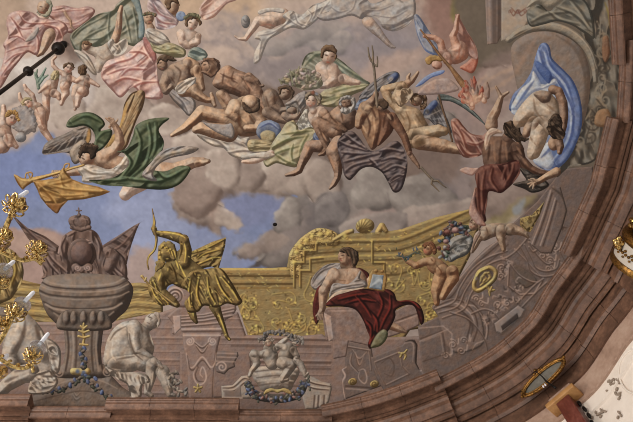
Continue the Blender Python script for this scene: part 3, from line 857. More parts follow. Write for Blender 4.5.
for x, y in ((326, 263), (412, 272)):
    p = Part('gilt_boss', T, relief=.005, grain=.03)
    p.ell(x, y, 18, 14, 'goldl', rot=-15, sh=.6)
    scroll(p, x, y, 13, GOLD_D, 4, 1.3, 30)
    tag(p.done(), 'small gilded boss')
T = thing('relief_panel', 'grey painted panel with a bulging scroll and a gilded spray, below the bare foot', 'painted panel', (490, 230), 'relief panels below the seated woman')
p = Part('slab', T, relief=.003, grain=.03)
p.poly([(396, 168), (520, 118), (535, 98), (570, 96), (582, 118), (578, 190), (590, 215), (622, 218), (630, 236), (560, 262), (450, 300), (420, 250), (405, 210)], 'pinkdk', R=8, smooth=False, sh=.4)
relief_line(p, [(412, 185), (510, 145), (520, 200), (548, 230), (455, 275), (420, 210), (412, 185)], ST_L, ST_D, 4, .6)
p.st([(535, 105), (560, 100), (578, 120), (574, 180), (588, 212)], (54, 44, 40), 8, .8).st([(530, 112), (556, 108), (566, 125), (562, 185)], ST_L, 4, .5)
scroll(p, 608, 225, 14, ST_L, 4, 1.5, 200)
p.st([(440, 190), (470, 170), (490, 200), (480, 240), (450, 230)], ST_D, 4, .5)
p.done()
p = Part('gilt_spray', T, relief=.004, grain=.03)
p.chain([(515, 165, 5), (520, 152, 6), (530, 150, 5), (540, 138, 4)], 'goldl').chain([(530, 150, 5), (536, 162, 5), (530, 175, 4)], 'goldl').chain([(520, 152, 5), (508, 150, 3)], 'goldl')
tag(p.done(), 'small gilded spray of leaves')

# curved grey buttress with its gilded cartouche, under the cherub
tile(400, 250)
T = thing('scroll_buttress', 'grey-brown painted curved buttress with scrolls along the right-hand cornice', 'painted buttress', (300, 240))
p = Part('stonework', T, relief=.003, grain=.03)
p.poly([(70, 300), (150, 262), (126, 222), (190, 170), (230, 110), (290, 40), (340, -10), (420, -60), (450, -110), (540, -190), (640, -320), (760, -330), (780, -60), (700, 60), (560, 200), (420, 380), (200, 520), (90, 500)], 'pinkdk', R=6, smooth=False, sh=.4)
for off, c, w in ((0, ST_L, 5), (12, ST_D, 6), (24, (132, 112, 102), 6), (36, ST_D, 4)):
    p.st([(132 + off, 222 + off * .6), (196 + off, 172 + off * .5), (236 + off, 112 + off * .5), (296 + off * .9, 42 + off * .7), (350 + off * .7, -8 + off), (412 + off * .4, -58 + off)], c, w, .6, taper=False)
p.poly([(130, 222), (220, 190), (300, 230), (330, 300), (320, 380), (200, 400), (150, 262)], (112, 93, 84), R=10, sh=.2)
for off in (0, 14, 30):
    p.st([(135 + off, 226), (220, 196 + off), (284 - off * .5, 236 + off), (306 - off, 300), (290 - off, 360)], [ST_D, ST_L, ST_D][off // 14], 6, .6, taper=False)
p.st([(228, 250), (262, 262), (288, 300), (280, 340)], (72, 58, 52), 16, .6)
p.st([(262, 190), (258, 214), (300, 226), (340, 290), (336, 350), (300, 370), (286, 392)], ST_L, 6, .6).st([(268, 196), (300, 222), (346, 292), (344, 352)], ST_D, 6, .6)
relief_line(p, [(398, 26), (430, 50), (425, 140), (470, 175), (530, 170), (560, 120), (540, 92)], ST_L, ST_D, 5, .7)
relief_line(p, [(452, -4), (500, 45), (560, 110)], ST_L, ST_D, 5, .6)
p.poly([(450, 60), (500, 80), (540, 120), (500, 150), (460, 140), (445, 100)], (92, 76, 66), R=6, sh=.2)
for x, y, r, h in ((400, 70, 18, 1), (396, 100, 14, -1), (386, 215, 18, 1), (420, 205, 16, -1), (360, 245, 14, 1), (300, 190, 14, 1), (322, 210, 12, -1), (205, 370, 18, 1), (250, 355, 14, -1), (240, 395, 16, 1), (180, 412, 14, -1), (560, 20, 16, 1), (590, 40, 14, -1), (610, -10, 16, 1), (585, 70, 14, 1)):
    scroll(p, x, y, r, ST_L, 5, 1.3, x * 3, h, .7, tail=[(x + 26, y - 20), (x + 22, y)])
    scroll(p, x + 2, y + 4, r, ST_D, 4, 1.2, x * 3, h, .6)
tile(393, 160, 239.4)
def carved(q, w=3.5, a=.65): relief_line(p, q, (158, 136, 124), (66, 52, 46), w, a, smooth=True, dx=.4, dy=.9)
for q in ([(112, 392), (160, 372), (176, 336), (206, 290), (246, 258), (300, 238)], [(120, 402), (170, 384), (190, 344), (220, 300), (256, 272), (300, 256)], [(130, 415), (186, 392), (206, 350), (236, 312), (268, 290)],
          [(300, 256), (322, 240), (346, 214), (352, 206)], [(334, 226), (352, 260), (362, 290), (394, 306), (440, 296), (452, 270), (440, 240)], [(346, 222), (364, 258), (376, 282), (402, 292), (430, 284), (438, 262)],
          [(358, 216), (380, 250), (404, 272), (420, 270)], [(300, 262), (330, 300), (360, 318), (380, 322)], [(352, 206), (372, 214), (380, 232), (368, 240), (358, 228)], [(396, 312), (372, 330), (326, 376)], [(404, 322), (380, 344), (336, 390)],
          [(206, 404), (240, 392), (268, 404), (284, 430)], [(150, 400), (200, 420), (240, 470), (250, 520)]):
    carved(q)
rs8 = np.random.RandomState(21)
for cx, cy, n, sp in ((300, 290, 12, 14), (286, 372, 16, 16), (322, 350, 10, 12), (256, 420, 10, 12), (420, 220, 12, 16), (440, 180, 8, 12), (330, 330, 8, 10)):
    for k in range(n):
        x, y = cx + sp * rs8.randn() * .8, cy + sp * rs8.randn()
        t = rs8.rand() * 6.28
        p.st([(x, y), (x + 7 * math.cos(t), y + 7 * math.sin(t)), (x + 12 * math.cos(t + .7), y + 12 * math.sin(t + .7))], [(160, 139, 127), (64, 52, 46), (148, 126, 115)][k % 3], 4, .6)
tile(400, 250)
p.poly([(372, 290), (466, 218), (492, 236), (480, 262), (400, 330), (380, 322)], (132, 116, 108), R=5, smooth=False, sh=.4)
p.poly([(398, 300), (462, 248), (468, 268), (404, 318)], (64, 53, 49), R=4, smooth=False, sh=.1)
p.st([(76, 308), (170, 300), (205, 330), (200, 420)], ST_L, 5, .5, taper=False, smooth=False).st([(82, 350), (168, 318), (180, 410), (90, 440)], ST_D, 5, .5, taper=False, smooth=False)
p.st([(90, 360), (160, 332), (170, 400)], ST_L, 4, .4, taper=False, smooth=False)
p.st([(40, 376), (190, 312)], ST_L, 5, .5, taper=False)
p.done()
tile(473, 180)
p = Part('pilaster', T, relief=.003, grain=.03)
p.poly([(222, 250), (250, 180), (300, 40), (318, 20), (345, 26), (372, 120), (352, 190), (310, 290), (270, 290)], 'pinkdk', R=8, smooth=False, sh=.4)
for k in range(6):
    p.st([(232 + 11 * k, 252 + 2 * k), (268 + 9 * k, 160 + 4 * k), (306 + 6 * k, 42 + 10 * k)], [ST_L, ST_D, (126, 106, 97)][k % 3], 5, .7, taper=False)
p.st([(310, 30), (350, 60), (368, 100), (366, 150)], (70, 60, 54), 12, .6)
p.done()
tile(400, 250)
p = Part('cartouche', T, relief=.006, grain=.03)
p.poly([(296, 120), (304, 90), (328, 72), (354, 64), (380, 78), (384, 108), (366, 134), (340, 152), (314, 168), (294, 160), (284, 138)], 'pinkdk', R=6, sh=.4)
p.chain([(300, 112, 9), (310, 88, 8), (332, 74, 8), (356, 70, 9), (376, 84, 9), (374, 108, 8), (356, 130, 8), (332, 148, 8), (310, 160, 9), (294, 152, 9), (292, 132, 8), (300, 112, 9)], 'goldl', smooth=True, sh=.5)
for q in ([(318, 128, 5), (322, 108, 6), (336, 92, 6), (350, 90, 5)], [(350, 92, 6), (356, 108, 6), (344, 122, 6), (330, 130, 5), (318, 140, 4)], [(330, 106, 7), (338, 114, 7), (330, 124, 5)]):
    p.chain(q, 'goldl', sh=.6)
for q in [[(300, 104), (316, 84), (346, 70)], [(300, 158), (330, 146), (364, 116)]]: p.st(q, (232, 210, 130), 5, .7)
p.chain([(345, 148, 6), (358, 160, 7), (372, 158, 4)], 'goldl').chain([(352, 158, 6), (354, 180, 3)], 'goldl').chain([(354, 165, 5), (362, 146, 4)], 'goldl')
tag(p.done(), 'gilded oval cartouche with a knot')
# dark gold wedge behind the cherub's foot
tile(473, 180)
p = Part('gilded_relief', relief=.002, grain=.03)
p.poly([(186, 150), (232, 138), (282, 84), (262, 140), (226, 206), (200, 200), (184, 176)], 'gold', R=4, smooth=False, flow=(60, 6, .3, 2))
for k in range(10): scroll(p, 200 + 60 * rs.rand() * (1 - k * .04), 190 - 9 * k * .9, 8, [GOLD_L, GOLD_D][k % 2], 3, 1.2, k * 70)
tag(p.done(), 'small wedge of painted gilded wall between the cherub and the grey pilaster', 'painted wall')
# ------------------------------------------------------------------ painted niche and stone figures at the upper right
tile(473, 0, 160)
p = Part('painted_pilaster', relief=.002, grain=.035)
p.poly([(46, -60), (112, -60), (112, 140), (96, 172), (56, 176), (52, 100)], ((84, 68, 60), (128, 108, 98), (154, 134, 122)), R=5, smooth=False)
p.st([(84, -60), (84, 60), (86, 168)], (84, 70, 63), 20, .6, taper=False).st([(102, -60), (103, 60), (102, 160)], (74, 62, 56), 12, .7, taper=False)
p.st([(62, -60), (64, 60), (66, 170)], (150, 130, 118), 8, .5, taper=False)
tag(p.done(), 'painted grey-brown pilaster at the top, left of the round niche', 'painted pilaster')
p = Part('painted_slab', relief=.002, grain=.035)
p.poly([(112, -60), (240, -60), (230, 60), (196, 122), (140, 156), (112, 162)], ((110, 94, 80), (152, 133, 115), (182, 164, 146)), R=5, smooth=False)
for q in [[(146, 40), (160, 62), (176, 40), (190, 62), (216, 40)], [(150, 30), (176, 52), (210, 30)], [(150, 135), (160, 148), (150, 160)]]: p.st(q, (112, 76, 64), 5, .7)
for x in (150, 180, 205): scroll(p, x, 46, 9, (112, 76, 64), 3, 1.3, x, 1, .7)
tag(p.done(), 'painted cream stone slab with a small dark red scroll pattern, beside the pilaster', 'painted slab')
p = Part('scrollwork', relief=.003, grain=.035)
p.poly([(440, -60), (560, -60), (552, 160), (575, 260), (580, 420), (545, 560), (470, 640), (380, 660), (330, 700), (340, 640), (400, 560), (425, 460), (446, 380), (470, 300), (480, 250), (450, 180), (420, 120)], ((62, 55, 48), (104, 94, 82), (138, 126, 110)), R=10, flow=(80, 22, .5, 2.2))
rs7 = np.random.RandomState(9)
for k in range(26):
    y = 120 + 480 * rs7.rand(); x = 500 + 50 * (rs7.rand() - .5) - max(0, y - 420) * .5
    scroll(p, x, y, 14 + 20 * rs7.rand(), [(140, 127, 110), (68, 60, 53), (124, 112, 97)][k % 3], 7, 1.2, rs7.rand() * 360, [1, -1][k % 2], .6, tail=[(x + 30 * (rs7.rand() - .5), y - 40)])
p.poly([(512, 150), (534, 146), (540, 210), (524, 246), (510, 220)], ((84, 56, 40), (122, 86, 64), (150, 116, 90)), R=10, sh=.3)
p.poly([(490, 440), (530, 430), (545, 470), (520, 500), (480, 490)], ((96, 68, 46), (134, 100, 72), (164, 130, 98)), R=14, sh=.3)
p.st([(520, 10), (536, 60), (540, 110)], (132, 114, 66), 9, .6)
tag(p.done(), 'painted grey-brown stucco scrollwork between the round niche and the marble cornice', 'painted scrollwork')
T = thing('painted_niche', 'painted round-headed niche behind the figure in the blue cloak', 'painted niche', (330, 120))
p = Part('recess', T, relief=.002, grain=.035)
p.poly([(150, 190), (190, 146), (260, 122), (330, 124), (400, 158), (444, 220), (462, 300), (456, 400), (430, 500), (390, 560), (300, 560), (200, 420), (160, 280)], ((88, 72, 62), (122, 104, 92), (150, 130, 116)), R=30, sh=.2)
p.st([(250, 150), (200, 230), (130, 330)], (146, 120, 104), 26, .4).st([(330, 140), (400, 190), (436, 270), (446, 360)], (92, 78, 68), 14, .5)
p.done()
p = Part('arch', T, relief=.003, grain=.035)
p.chain([(140, 158, 12), (190, 122, 15), (260, 106, 18), (330, 110, 19), (400, 142, 19), (452, 196, 17), (478, 260, 14), (484, 320, 10)], ((84, 74, 64), (132, 119, 103), (166, 151, 131)), smooth=True, sh=.4)
p.st([(150, 152), (260, 100), (340, 100), (410, 136), (462, 196), (488, 270)], (170, 154, 134), 5, .6).st([(160, 164), (260, 122), (330, 126), (396, 160), (442, 214), (466, 280)], (72, 62, 54), 6, .7)
p.done()
p = Part('stone_figure', relief=.003, grain=.035)
p.poly([(210, 56), (226, 30), (262, 16), (300, 44), (330, 20), (380, -20), (440, 0), (470, 60), (480, 150), (440, 132), (390, 100), (330, 84), (280, 96), (226, 104)], ((64, 60, 53), (110, 103, 91), (148, 138, 121)), R=20, sh=.3, flow=(25, 16, .5, 3))
p.folds([[(230, 90), (290, 60), (380, 50)], [(330, 30), (400, 60), (460, 120)], [(300, 50), (340, 80), (420, 100)], [(390, 0), (430, 50), (466, 110)]], (66, 61, 54), (154, 144, 126), 11, .6)
p.poly([(212, 30), (240, -10), (300, -40), (390, -50), (350, 6), (300, 34), (262, 14)], ((96, 86, 74), (142, 129, 111), (174, 160, 140)), R=20, sh=.3)
tag(p.done(), 'painted reclining grey-green stone figure above the round niche at the top', 'painted statue')
# ------------------------------------------------------------------ great urn with the coat of arms
tile(0, 170)
T = thing('coat_of_arms', 'brown painted coat of arms with crown and two flags on top of the urn', 'painted coat of arms', (330, 410))
for nm, pts, q in (('flag', [(46, 178), (60, 186), (110, 230), (180, 262), (232, 300), (226, 330), (150, 318), (110, 270), (80, 224)], [[(70, 200), (130, 262), (200, 320)], [(60, 190), (140, 240), (225, 300)]]),
                   ('flag', [(570, 198), (552, 208), (540, 234), (520, 290), (508, 330), (500, 372), (450, 350), (404, 330), (400, 300), (470, 256), (530, 218)], [[(540, 230), (480, 300), (420, 330)], [(528, 222), (450, 280), (400, 308)], [(520, 290), (490, 330)]])):
    p = Part(nm, T, relief=.003, grain=.035)
    p.poly(pts, 'arms', R=18, smooth=False, sh=.4, flow=(30, 10, .3, 4))
    p.folds(q, (58, 44, 40), (128, 104, 96), 7, .6)
    p.done()
p = Part('mantle', T, relief=.004, grain=.035)
p.poly([(250, 262), (290, 236), (350, 232), (384, 250), (402, 290), (410, 320), (440, 306), (476, 330), (496, 360), (502, 420), (480, 434), (190, 434), (172, 410), (166, 360), (180, 324), (212, 318), (232, 330), (238, 300)], 'arms', R=20, sh=.4, flow=(80, 10, .35, 3))
p.folds([[(178, 345), (200, 380), (230, 412)], [(190, 335), (215, 365), (260, 405)], [(172, 375), (186, 400)], [(440, 320), (432, 370), (470, 420)], [(470, 335), (455, 380), (490, 415)], [(420, 340), (410, 380), (440, 415)], [(262, 260), (244, 300), (250, 340)], [(380, 262), (396, 300), (392, 350)], [(300, 245), (270, 262)]], (54, 40, 36), (138, 116, 106), 8, .75)
p.chain([(425, 320, 20), (445, 345, 26), (430, 385, 22)], 'arms', sh=.5)
p.done()
p = Part('shield', T, relief=.006, grain=.035)
p.ell(322, 330, 56, 62, 'arms', sh=.6)
p.ell(322, 328, 42, 46, ((58, 42, 38), (90, 70, 64), (122, 98, 90)), sh=.6, R=40)
for q in [[(262, 290), (250, 330), (264, 372), (290, 392)], [(384, 290), (396, 330), (382, 372), (356, 392)]]: p.st(q, (140, 116, 106), 9, .8)
scroll(p, 280, 268, 20, (140, 116, 106), 6, 1.6, 90); scroll(p, 352, 268, 20, (140, 116, 106), 6, 1.6, 90, -1)
p.poly([(282, 378), (300, 368), (322, 380), (346, 368), (368, 378), (362, 402), (340, 396), (322, 408), (302, 396), (288, 404)], 'arms', R=8, sh=.6)
scroll(p, 305, 386, 12, (146, 122, 112), 5, 1.3, 0); scroll(p, 345, 386, 12, (146, 122, 112), 5, 1.3, 180, -1)
p.dots([(322, 250), (312, 262), (336, 262)], 9, (50, 38, 34), .6)
p.done()
p = Part('crown', T, relief=.006, grain=.035)
p.poly([(270, 205), (276, 186), (300, 178), (312, 190), (326, 178), (350, 186), (358, 206), (350, 226), (320, 234), (286, 230)], 'arms', R=12, sh=.5)
p.chain([(284, 226, 9), (320, 236, 9), (352, 226, 9)], 'arms', sh=.6)
p.st([(298, 184), (290, 206), (300, 224)], (52, 40, 36), 5, .7).st([(332, 184), (344, 206), (336, 226)], (52, 40, 36), 5, .7)
p.ell(312, 178, 8, 8, 'arms').chain([(311, 170, 3), (310, 150, 3)], 'arms').chain([(301, 160, 3), (320, 160, 3)], 'arms')
p.st([(282, 196), (300, 190)], (140, 116, 108), 5, .7).st([(320, 190), (344, 196)], (136, 112, 104), 5, .6)
p.done()
tile(0, 250)
T = thing('urn', 'large grey-brown painted urn with moulded bowl and flower garlands', 'painted urn', (330, 600))
p = Part('foot', T, relief=.004, grain=.035)
tile(0, 315)
p.poly([(96, 380), (100, 350), (124, 322), (190, 284), (222, 244), (280, 232), (380, 232), (440, 240), (480, 282), (540, 322), (566, 350), (570, 380)], 'urn', R=30, sh=.4, smooth=False)
p.st([(180, 292), (260, 262), (330, 250), (400, 260), (462, 290)], (136, 120, 108), 7, .6).st([(130, 342), (250, 312), (330, 300), (420, 316), (470, 340)], (62, 50, 44), 5, .5)
p.folds([[(288, 320), (300, 336), (320, 325)], [(292, 308), (302, 322), (316, 308)]], (70, 58, 50), (140, 122, 110), 5, .6)
p.done()
p = Part('shaft', T, relief=.006, grain=.035)
p.poly([(246, 20), (416, 20), (404, 80), (398, 140), (402, 190), (440, 214), (446, 240), (400, 250), (256, 250), (208, 244), (216, 224), (250, 190), (258, 140), (254, 80)], 'urn', R=30, sh=.5, smooth=False)
for x, c in ((262, (62, 50, 44)), (284, (138, 121, 108)), (298, (74, 60, 52)), (366, (66, 54, 46)), (386, (128, 111, 98)), (402, (56, 45, 40))):
    p.st([(x, 40), (x + (330 - x) * .12, 110), (x + (330 - x) * .1, 160), (x - (330 - x) * .05, 220)], c, 8, .7, taper=False)
scroll(p, 232, 228, 18, (130, 113, 102), 5, 1.5, 300); scroll(p, 424, 226, 18, (130, 113, 102), 5, 1.5, 240, -1)
SHAFT = p.done() or Dummy()
tile(0, 250)
p = Part('bowl', T, relief=.006, grain=.035)
p.poly([(176, 112), (220, 98), (330, 92), (440, 98), (492, 110), (524, 146), (520, 190), (500, 236), (470, 264), (440, 290), (400, 300), (330, 302), (240, 298), (206, 276), (182, 246), (164, 200), (154, 156)], 'urn', R=70, sh=.5)
for y, hw, c, w in ((122, 160, (136, 120, 108), 7), (134, 168, (56, 46, 42), 6), (146, 176, (140, 123, 110), 5), (166, 178, (58, 48, 42), 7), (176, 178, (128, 112, 100), 5), (212, 158, (60, 50, 44), 6), (222, 150, (138, 121, 108), 8), (240, 136, (62, 52, 46), 7), (256, 118, (120, 104, 92), 6)):
    p.st([(330 - hw, y - 8), (330 - hw * .7, y + 12), (330, y + 20), (330 + hw * .7, y + 10), (330 + hw, y - 12)], c, w, .7, taper=False)
p.done()
p = Part('capital', T, relief=.006, grain=.035)
p.poly([(222, 300), (232, 262), (260, 238), (330, 232), (400, 238), (430, 262), (442, 300), (420, 316), (330, 320), (244, 316)], 'urn', R=16, sh=.6)
for x in (262, 292, 330, 368, 400):
    p.ell(x, 268, 15, 28, 'urn', sh=.6)
    p.dot(x, 285, 8, (50, 40, 36), .7)
p.done()
p = Part('gilt_pendant', SHAFT, relief=.005, grain=.035)
for q in ([(330, 290, 4), (328, 320, 7), (332, 350, 5), (328, 372, 6), (330, 400, 4)], [(312, 318, 4), (330, 326, 5), (350, 318, 4)], [(310, 340, 5), (330, 346, 5), (352, 340, 5)], [(318, 300, 4), (330, 310, 5), (342, 300, 4)], [(316, 372, 4), (346, 374, 4)]):
    p.chain(q, 'goldl', sh=.6)
tag(p.done(), 'gilded floral pendant')
tile(0, 315)
p = Part('gilt_band', SHAFT, relief=.006, grain=.035)
p.chain([(290, 222, 14), (330, 226, 15), (344, 222, 14)], 'goldl', sh=.6)
p.dots([(306, 222), (330, 226)], 9, (60, 74, 108), .8)
tag(p.done(), 'gilded band with blue stones')
p = Part('garland', T, relief=.005, soft=.5)
LEAFD = ((34, 34, 28), (66, 66, 56), (104, 104, 92))
for q in ([(330, 130), (322, 160), (334, 185), (325, 210)], [(328, 240), (300, 262), (262, 285), (220, 300), (165, 300)], [(332, 240), (352, 268), (385, 290), (420, 320), (440, 330)], [(350, 240), (372, 256)]):
    q = crom(q, False, 5)
    for k, (x, y) in enumerate(q):
        p.ell(x + 6 * math.sin(k * 2.3), y + 5 * math.cos(k * 3.1), 11, 7, [LEAFD, ((44, 52, 80), (78, 88, 122), (120, 128, 154)), LEAFD, 'urn'][k % 4], rot=k * 50, sh=.4)
tag(p.done(), 'garland of dark leaves and blue flowers')
# a golden figure half hidden at the left edge
tile(0, 250)
p = Part('gilded_statue', relief=.004, grain=.035)
p.poly([(-60, 10), (20, -10), (70, 20), (92, 70), (88, 120), (60, 170), (30, 200), (-60, 210)], 'gold', R=30, flow=(70, 9, .35, 4))
p.folds([[(20, 0), (44, 70), (30, 150)], [(50, 20), (66, 80), (44, 150)], [(0, 10), (10, 90), (0, 170)]], (66, 50, 24), (172, 146, 80), 9, .7)
tag(p.done(), 'gilded draped statue half hidden behind the candle arms at the left edge', 'painted statue')
# ------------------------------------------------------------------ painted figures along the foot of the vault
GD_D, GD_L = (48, 35, 17), (198, 170, 90)
GS = ((50, 38, 21), (104, 83, 48), (164, 137, 80))
# ---- golden archer
tile(130, 215, 130)
T = thing('archer', 'painted golden archer statue drawing a bow, in windblown robes', 'painted statue', (300, 400))
p = Part('sail', T, relief=.003)
p.poly([(282, 184), (340, 158), (400, 130), (466, 108), (462, 150), (440, 226), (430, 262), (396, 250), (340, 262), (300, 225)], GS, R=14, smooth=False, sh=.5, flow=(-25, 9, .4, 3))
p.folds([[(296, 190), (360, 170), (448, 128)], [(330, 215), (370, 190), (440, 170)], [(340, 240), (400, 215), (436, 210)]], GD_D, GD_L, 7, .8)
gild(p, (280, 110, 470, 262), 50, 13, ang=-30, w=.8)
p.done()
p = Part('under_robe', T, relief=.003)
p.poly([(140, 250), (250, 226), (320, 280), (330, 340), (290, 352), (236, 330), (184, 346), (168, 384), (126, 336)], ((48, 36, 18), (88, 70, 38), (140, 116, 62)), R=20, sh=.3, flow=(60, 10, .4, 3))
p.done()
p = Part('body', T, relief=.004)
p.poly([(150, 262), (180, 226), (250, 160), (280, 170), (300, 215), (360, 262), (420, 330), (380, 400), (290, 370), (200, 330)], GS, R=44, sh=.4)
p.chain([(116, 66, 14), (124, 88, 13), (180, 96, 19), (236, 110, 25), (262, 126, 24)], GS, sh=.6)
p.chain([(262, 118, 24), (272, 170, 28), (262, 230, 34)], GS, sh=.6)
p.chain([(160, 270, 34), (140, 320, 30), (150, 370, 24), (210, 420, 20), (228, 436, 14)], GS, sh=.6)
p.ell(182, 184, 46, 44, GS, sh=.6)
p.poly([(134, 190), (148, 172), (158, 210), (170, 232), (140, 236)], (140, 114, 60), R=10, sh=0)
p.st([(140, 196), (154, 194)], GD_D, 5, .9).st([(138, 214), (146, 218)], GD_D, 5, .8).st([(146, 200), (140, 208)], GD_L, 4, .9)
p.chain([(410, 440, 28), (432, 490, 18), (452, 540, 13), (470, 590, 10), (482, 604, 8)], GS, sh=.6)
p.chain([(290, 430, 26), (300, 470, 20), (310, 500, 16), (322, 520, 9)], GS, sh=.6)
for q in [[(130, 80), (180, 84), (240, 96), (266, 110)], [(264, 140), (270, 180), (264, 230)], [(240, 240), (270, 300), (300, 330)], [(150, 280), (136, 320)], [(430, 480), (462, 570)], [(300, 440), (308, 490)], [(222, 220), (236, 262)], [(476, 596), (484, 606)]]:
    p.st(q, GD_L, 7, .85)
for q in [[(250, 130), (252, 170), (240, 210)], [(200, 236), (220, 280), (230, 330)], [(160, 300), (160, 360)], [(412, 470), (440, 560)], [(190, 250), (206, 270)], [(240, 290), (262, 310)]]:
    p.st(q, GD_D, 8, .8)
gild(p, (110, 60, 500, 620), 90, 11, w=.8)
p.done()
p = Part('hair', T, relief=.005)
p.poly([(140, 176), (138, 150), (160, 130), (190, 128), (216, 142), (228, 170), (226, 204), (214, 226), (196, 210), (190, 180), (168, 164)], GS, R=12, sh=.5)
p.poly([(120, 250), (130, 226), (160, 226), (172, 240), (150, 262), (128, 272)], GS, R=8)
for k in range(7): p.st([(146 + 10 * k, 170 - 6 * math.sin(k)), (160 + 9 * k, 146 + 5 * k), (176 + 8 * k, 176 + 6 * k)], [GD_L, GD_D][k % 2], 5, .8)
p.done()
p = Part('robe', T, relief=.005)
p.poly([(250, 345), (270, 300), (310, 268), (370, 262), (440, 258), (490, 320), (530, 390), (545, 420), (520, 440), (470, 430), (420, 450), (360, 440), (330, 470), (280, 470), (276, 420), (290, 380)], GS, R=26, sh=.6, flow=(60, 12, .35, 4))
p.folds([[(300, 310), (290, 380), (300, 450)], [(340, 300), (330, 380), (350, 440)], [(380, 300), (390, 370), (420, 430)], [(420, 290), (450, 360), (500, 420)], [(450, 300), (500, 360), (530, 410)]], GD_D, GD_L, 9, .85)
gild(p, (250, 270, 540, 470), 80, 12, ang=70, w=.8)
p.done()
p = Part('cloak', T, relief=.004)
p.poly([(96, 310), (120, 300), (140, 350), (170, 400), (214, 434), (190, 436), (150, 440), (108, 410), (88, 360)], GS, R=16, sh=.5, flow=(60, 8, .3, 3))
p.folds([[(104, 320), (120, 380), (160, 430)], [(120, 320), (140, 370), (190, 425)]], GD_D, GD_L, 7, .8)
gild(p, (90, 300, 214, 440), 40, 14, ang=55, w=.8)
p.done()
p = Part('bow', relief=.004)
p.chain([(108, -30, 2), (114, 4, 4), (118, 36, 7), (114, 70, 8), (126, 100, 7), (128, 130, 6), (118, 170, 6), (92, 200, 5), (84, 230, 4), (90, 262, 4)], GS, smooth=True, sh=.5)
p.st([(114, 0), (118, 36), (116, 70)], GD_L, 4, .9).st([(127, 120), (118, 168), (92, 200), (86, 240)], GD_L, 4, .9)
tag(p.done(), 'painted golden bow in the raised hand of the golden archer', 'painted bow')
p = Part('arrow', relief=.004)
p.chain([(58, 298, 8), (90, 336, 4), (160, 392, 4), (222, 438, 5)], 'goldl', sh=.6)
p.chain([(62, 300, 5), (72, 322, 3), (78, 306, 5)], 'goldl')
tag(p.done(), 'painted golden arrow beside the lowered arm of the golden archer', 'painted arrow')

# ---- grey seated giants
def face(p, x, y, r, up, yaw, d=(74, 60, 52), l=(196, 180, 164)):
    pass
tile(100, 305, 90)
T = thing('giant', 'grey painted statue of a seated man looking up, right of the urn', 'painted statue', (300, 640), 'grey giants beside the urn')
ST2 = ((82, 70, 61), (146, 130, 116), (186, 172, 156))
p = Part('body', T, relief=.005)
p.poly([(36, 300), (60, 220), (110, 150), (180, 112), (250, 112), (300, 140), (340, 180), (372, 260), (380, 300), (368, 350), (330, 420), (200, 450), (60, 440), (24, 400)], ST2, R=90, sh=.4)
p.chain([(330, 150, 40), (350, 130, 44)], ST2, sh=.3)
p.ell(368, 112, 58, 54, ST2, rot=-30, sh=.5)
p.chain([(240, 150, 48), (240, 230, 42), (262, 320, 36), (330, 360, 28), (380, 392, 26)], ST2, sh=.6)
p.chain([(120, 430, 70), (260, 400, 56), (360, 430, 52)], ST2, sh=.5)
p.chain([(370, 420, 48), (352, 520, 36), (330, 610, 24), (360, 636, 18)], ST2, sh=.5)
p.chain([(440, 470, 50), (470, 560, 36), (490, 626, 24), (520, 636, 16)], ST2, sh=.5)
p.chain([(380, 392, 26), (410, 410, 20), (436, 440, 14)], ST2, sh=.5)
for q in [(396, 380, 420, 420), (388, 392, 402, 432)]: p.st([q[:2], q[2:]], (92, 78, 68), 7, .6)
for q in [[(70, 250), (110, 190), (180, 150)], [(330, 170), (340, 230), (366, 290)], [(205, 200), (216, 270), (244, 340), (300, 388)], [(290, 150), (300, 200)], [(120, 380), (240, 360)], [(320, 540), (330, 600)]]:
    p.st(q, (74, 61, 53), 14, .55)
for q in [[(150, 150), (200, 130), (250, 130)], [(238, 180), (232, 250), (250, 310)], [(350, 200), (374, 280)], [(90, 260), (80, 340), (110, 390)], [(470, 500), (490, 580)], [(372, 470), (358, 560)]]:
    p.st(q, (198, 184, 168), 13, .5)
p.st([(340, 84), (366, 92)], (74, 60, 52), 8, .8).st([(384, 74), (402, 78)], (74, 60, 52), 8, .8).st([(366, 92), (352, 108)], (92, 76, 66), 7, .7).st([(330, 122), (352, 134)], (80, 64, 56), 7, .7).st([(344, 76), (400, 62)], (196, 182, 166), 8, .6)
p.done()
p = Part('hair', T, relief=.005)
p.poly([(330, 84), (352, 58), (392, 50), (416, 66), (424, 110), (416, 150), (396, 160), (404, 110), (396, 72), (360, 70)], 'stone', R=8, sh=.3)
for k in range(5): p.st([(350 + 14 * k, 56 + 4 * k), (370 + 12 * k, 66 + 16 * k)], (94, 80, 70), 5, .6)
p.done()
p = Part('hide', T, relief=.005)
p.poly([(40, 430), (150, 470), (250, 470), (330, 490), (350, 540), (300, 560), (290, 640), (260, 700), (210, 640), (190, 560), (120, 520), (60, 480)], ST2, R=20, sh=.5, flow=(40, 14, .5, 1.5))
for k in range(16): p.st([(90 + k * 15, 470 + 12 * math.sin(k * 2) + k * 3), (100 + k * 15, 500 + k * 4)], [(88, 75, 66), (186, 172, 156)][k % 2], 9, .6)
p.done()
p = Part('leaf_spray', T, relief=.004)
rs1 = np.random.RandomState(3)
for k in range(22):
    t = k / 22
    p.ell(500 + 90 * t + 22 * rs1.randn(), 470 + 170 * t + 10 * rs1.randn(), 20, 11, [ST2, 'grey'][k % 2], rot=rs1.rand() * 180, sh=.5)
p.done()
tile(0, 250)
T = thing('giant', 'grey painted statue of a crouching man behind the candle arms, left of the urn', 'painted statue', (120, 570), 'grey giants beside the urn')
p = Part('body', T, relief=.005)
p.poly([(20, 330), (60, 270), (100, 250), (140, 280), (176, 330), (200, 400), (196, 460), (150, 490), (60, 470), (10, 420)], ST2, R=60, sh=.4)
p.chain([(60, 340, 34), (36, 410, 30), (60, 460, 24)], ST2, sh=.5)
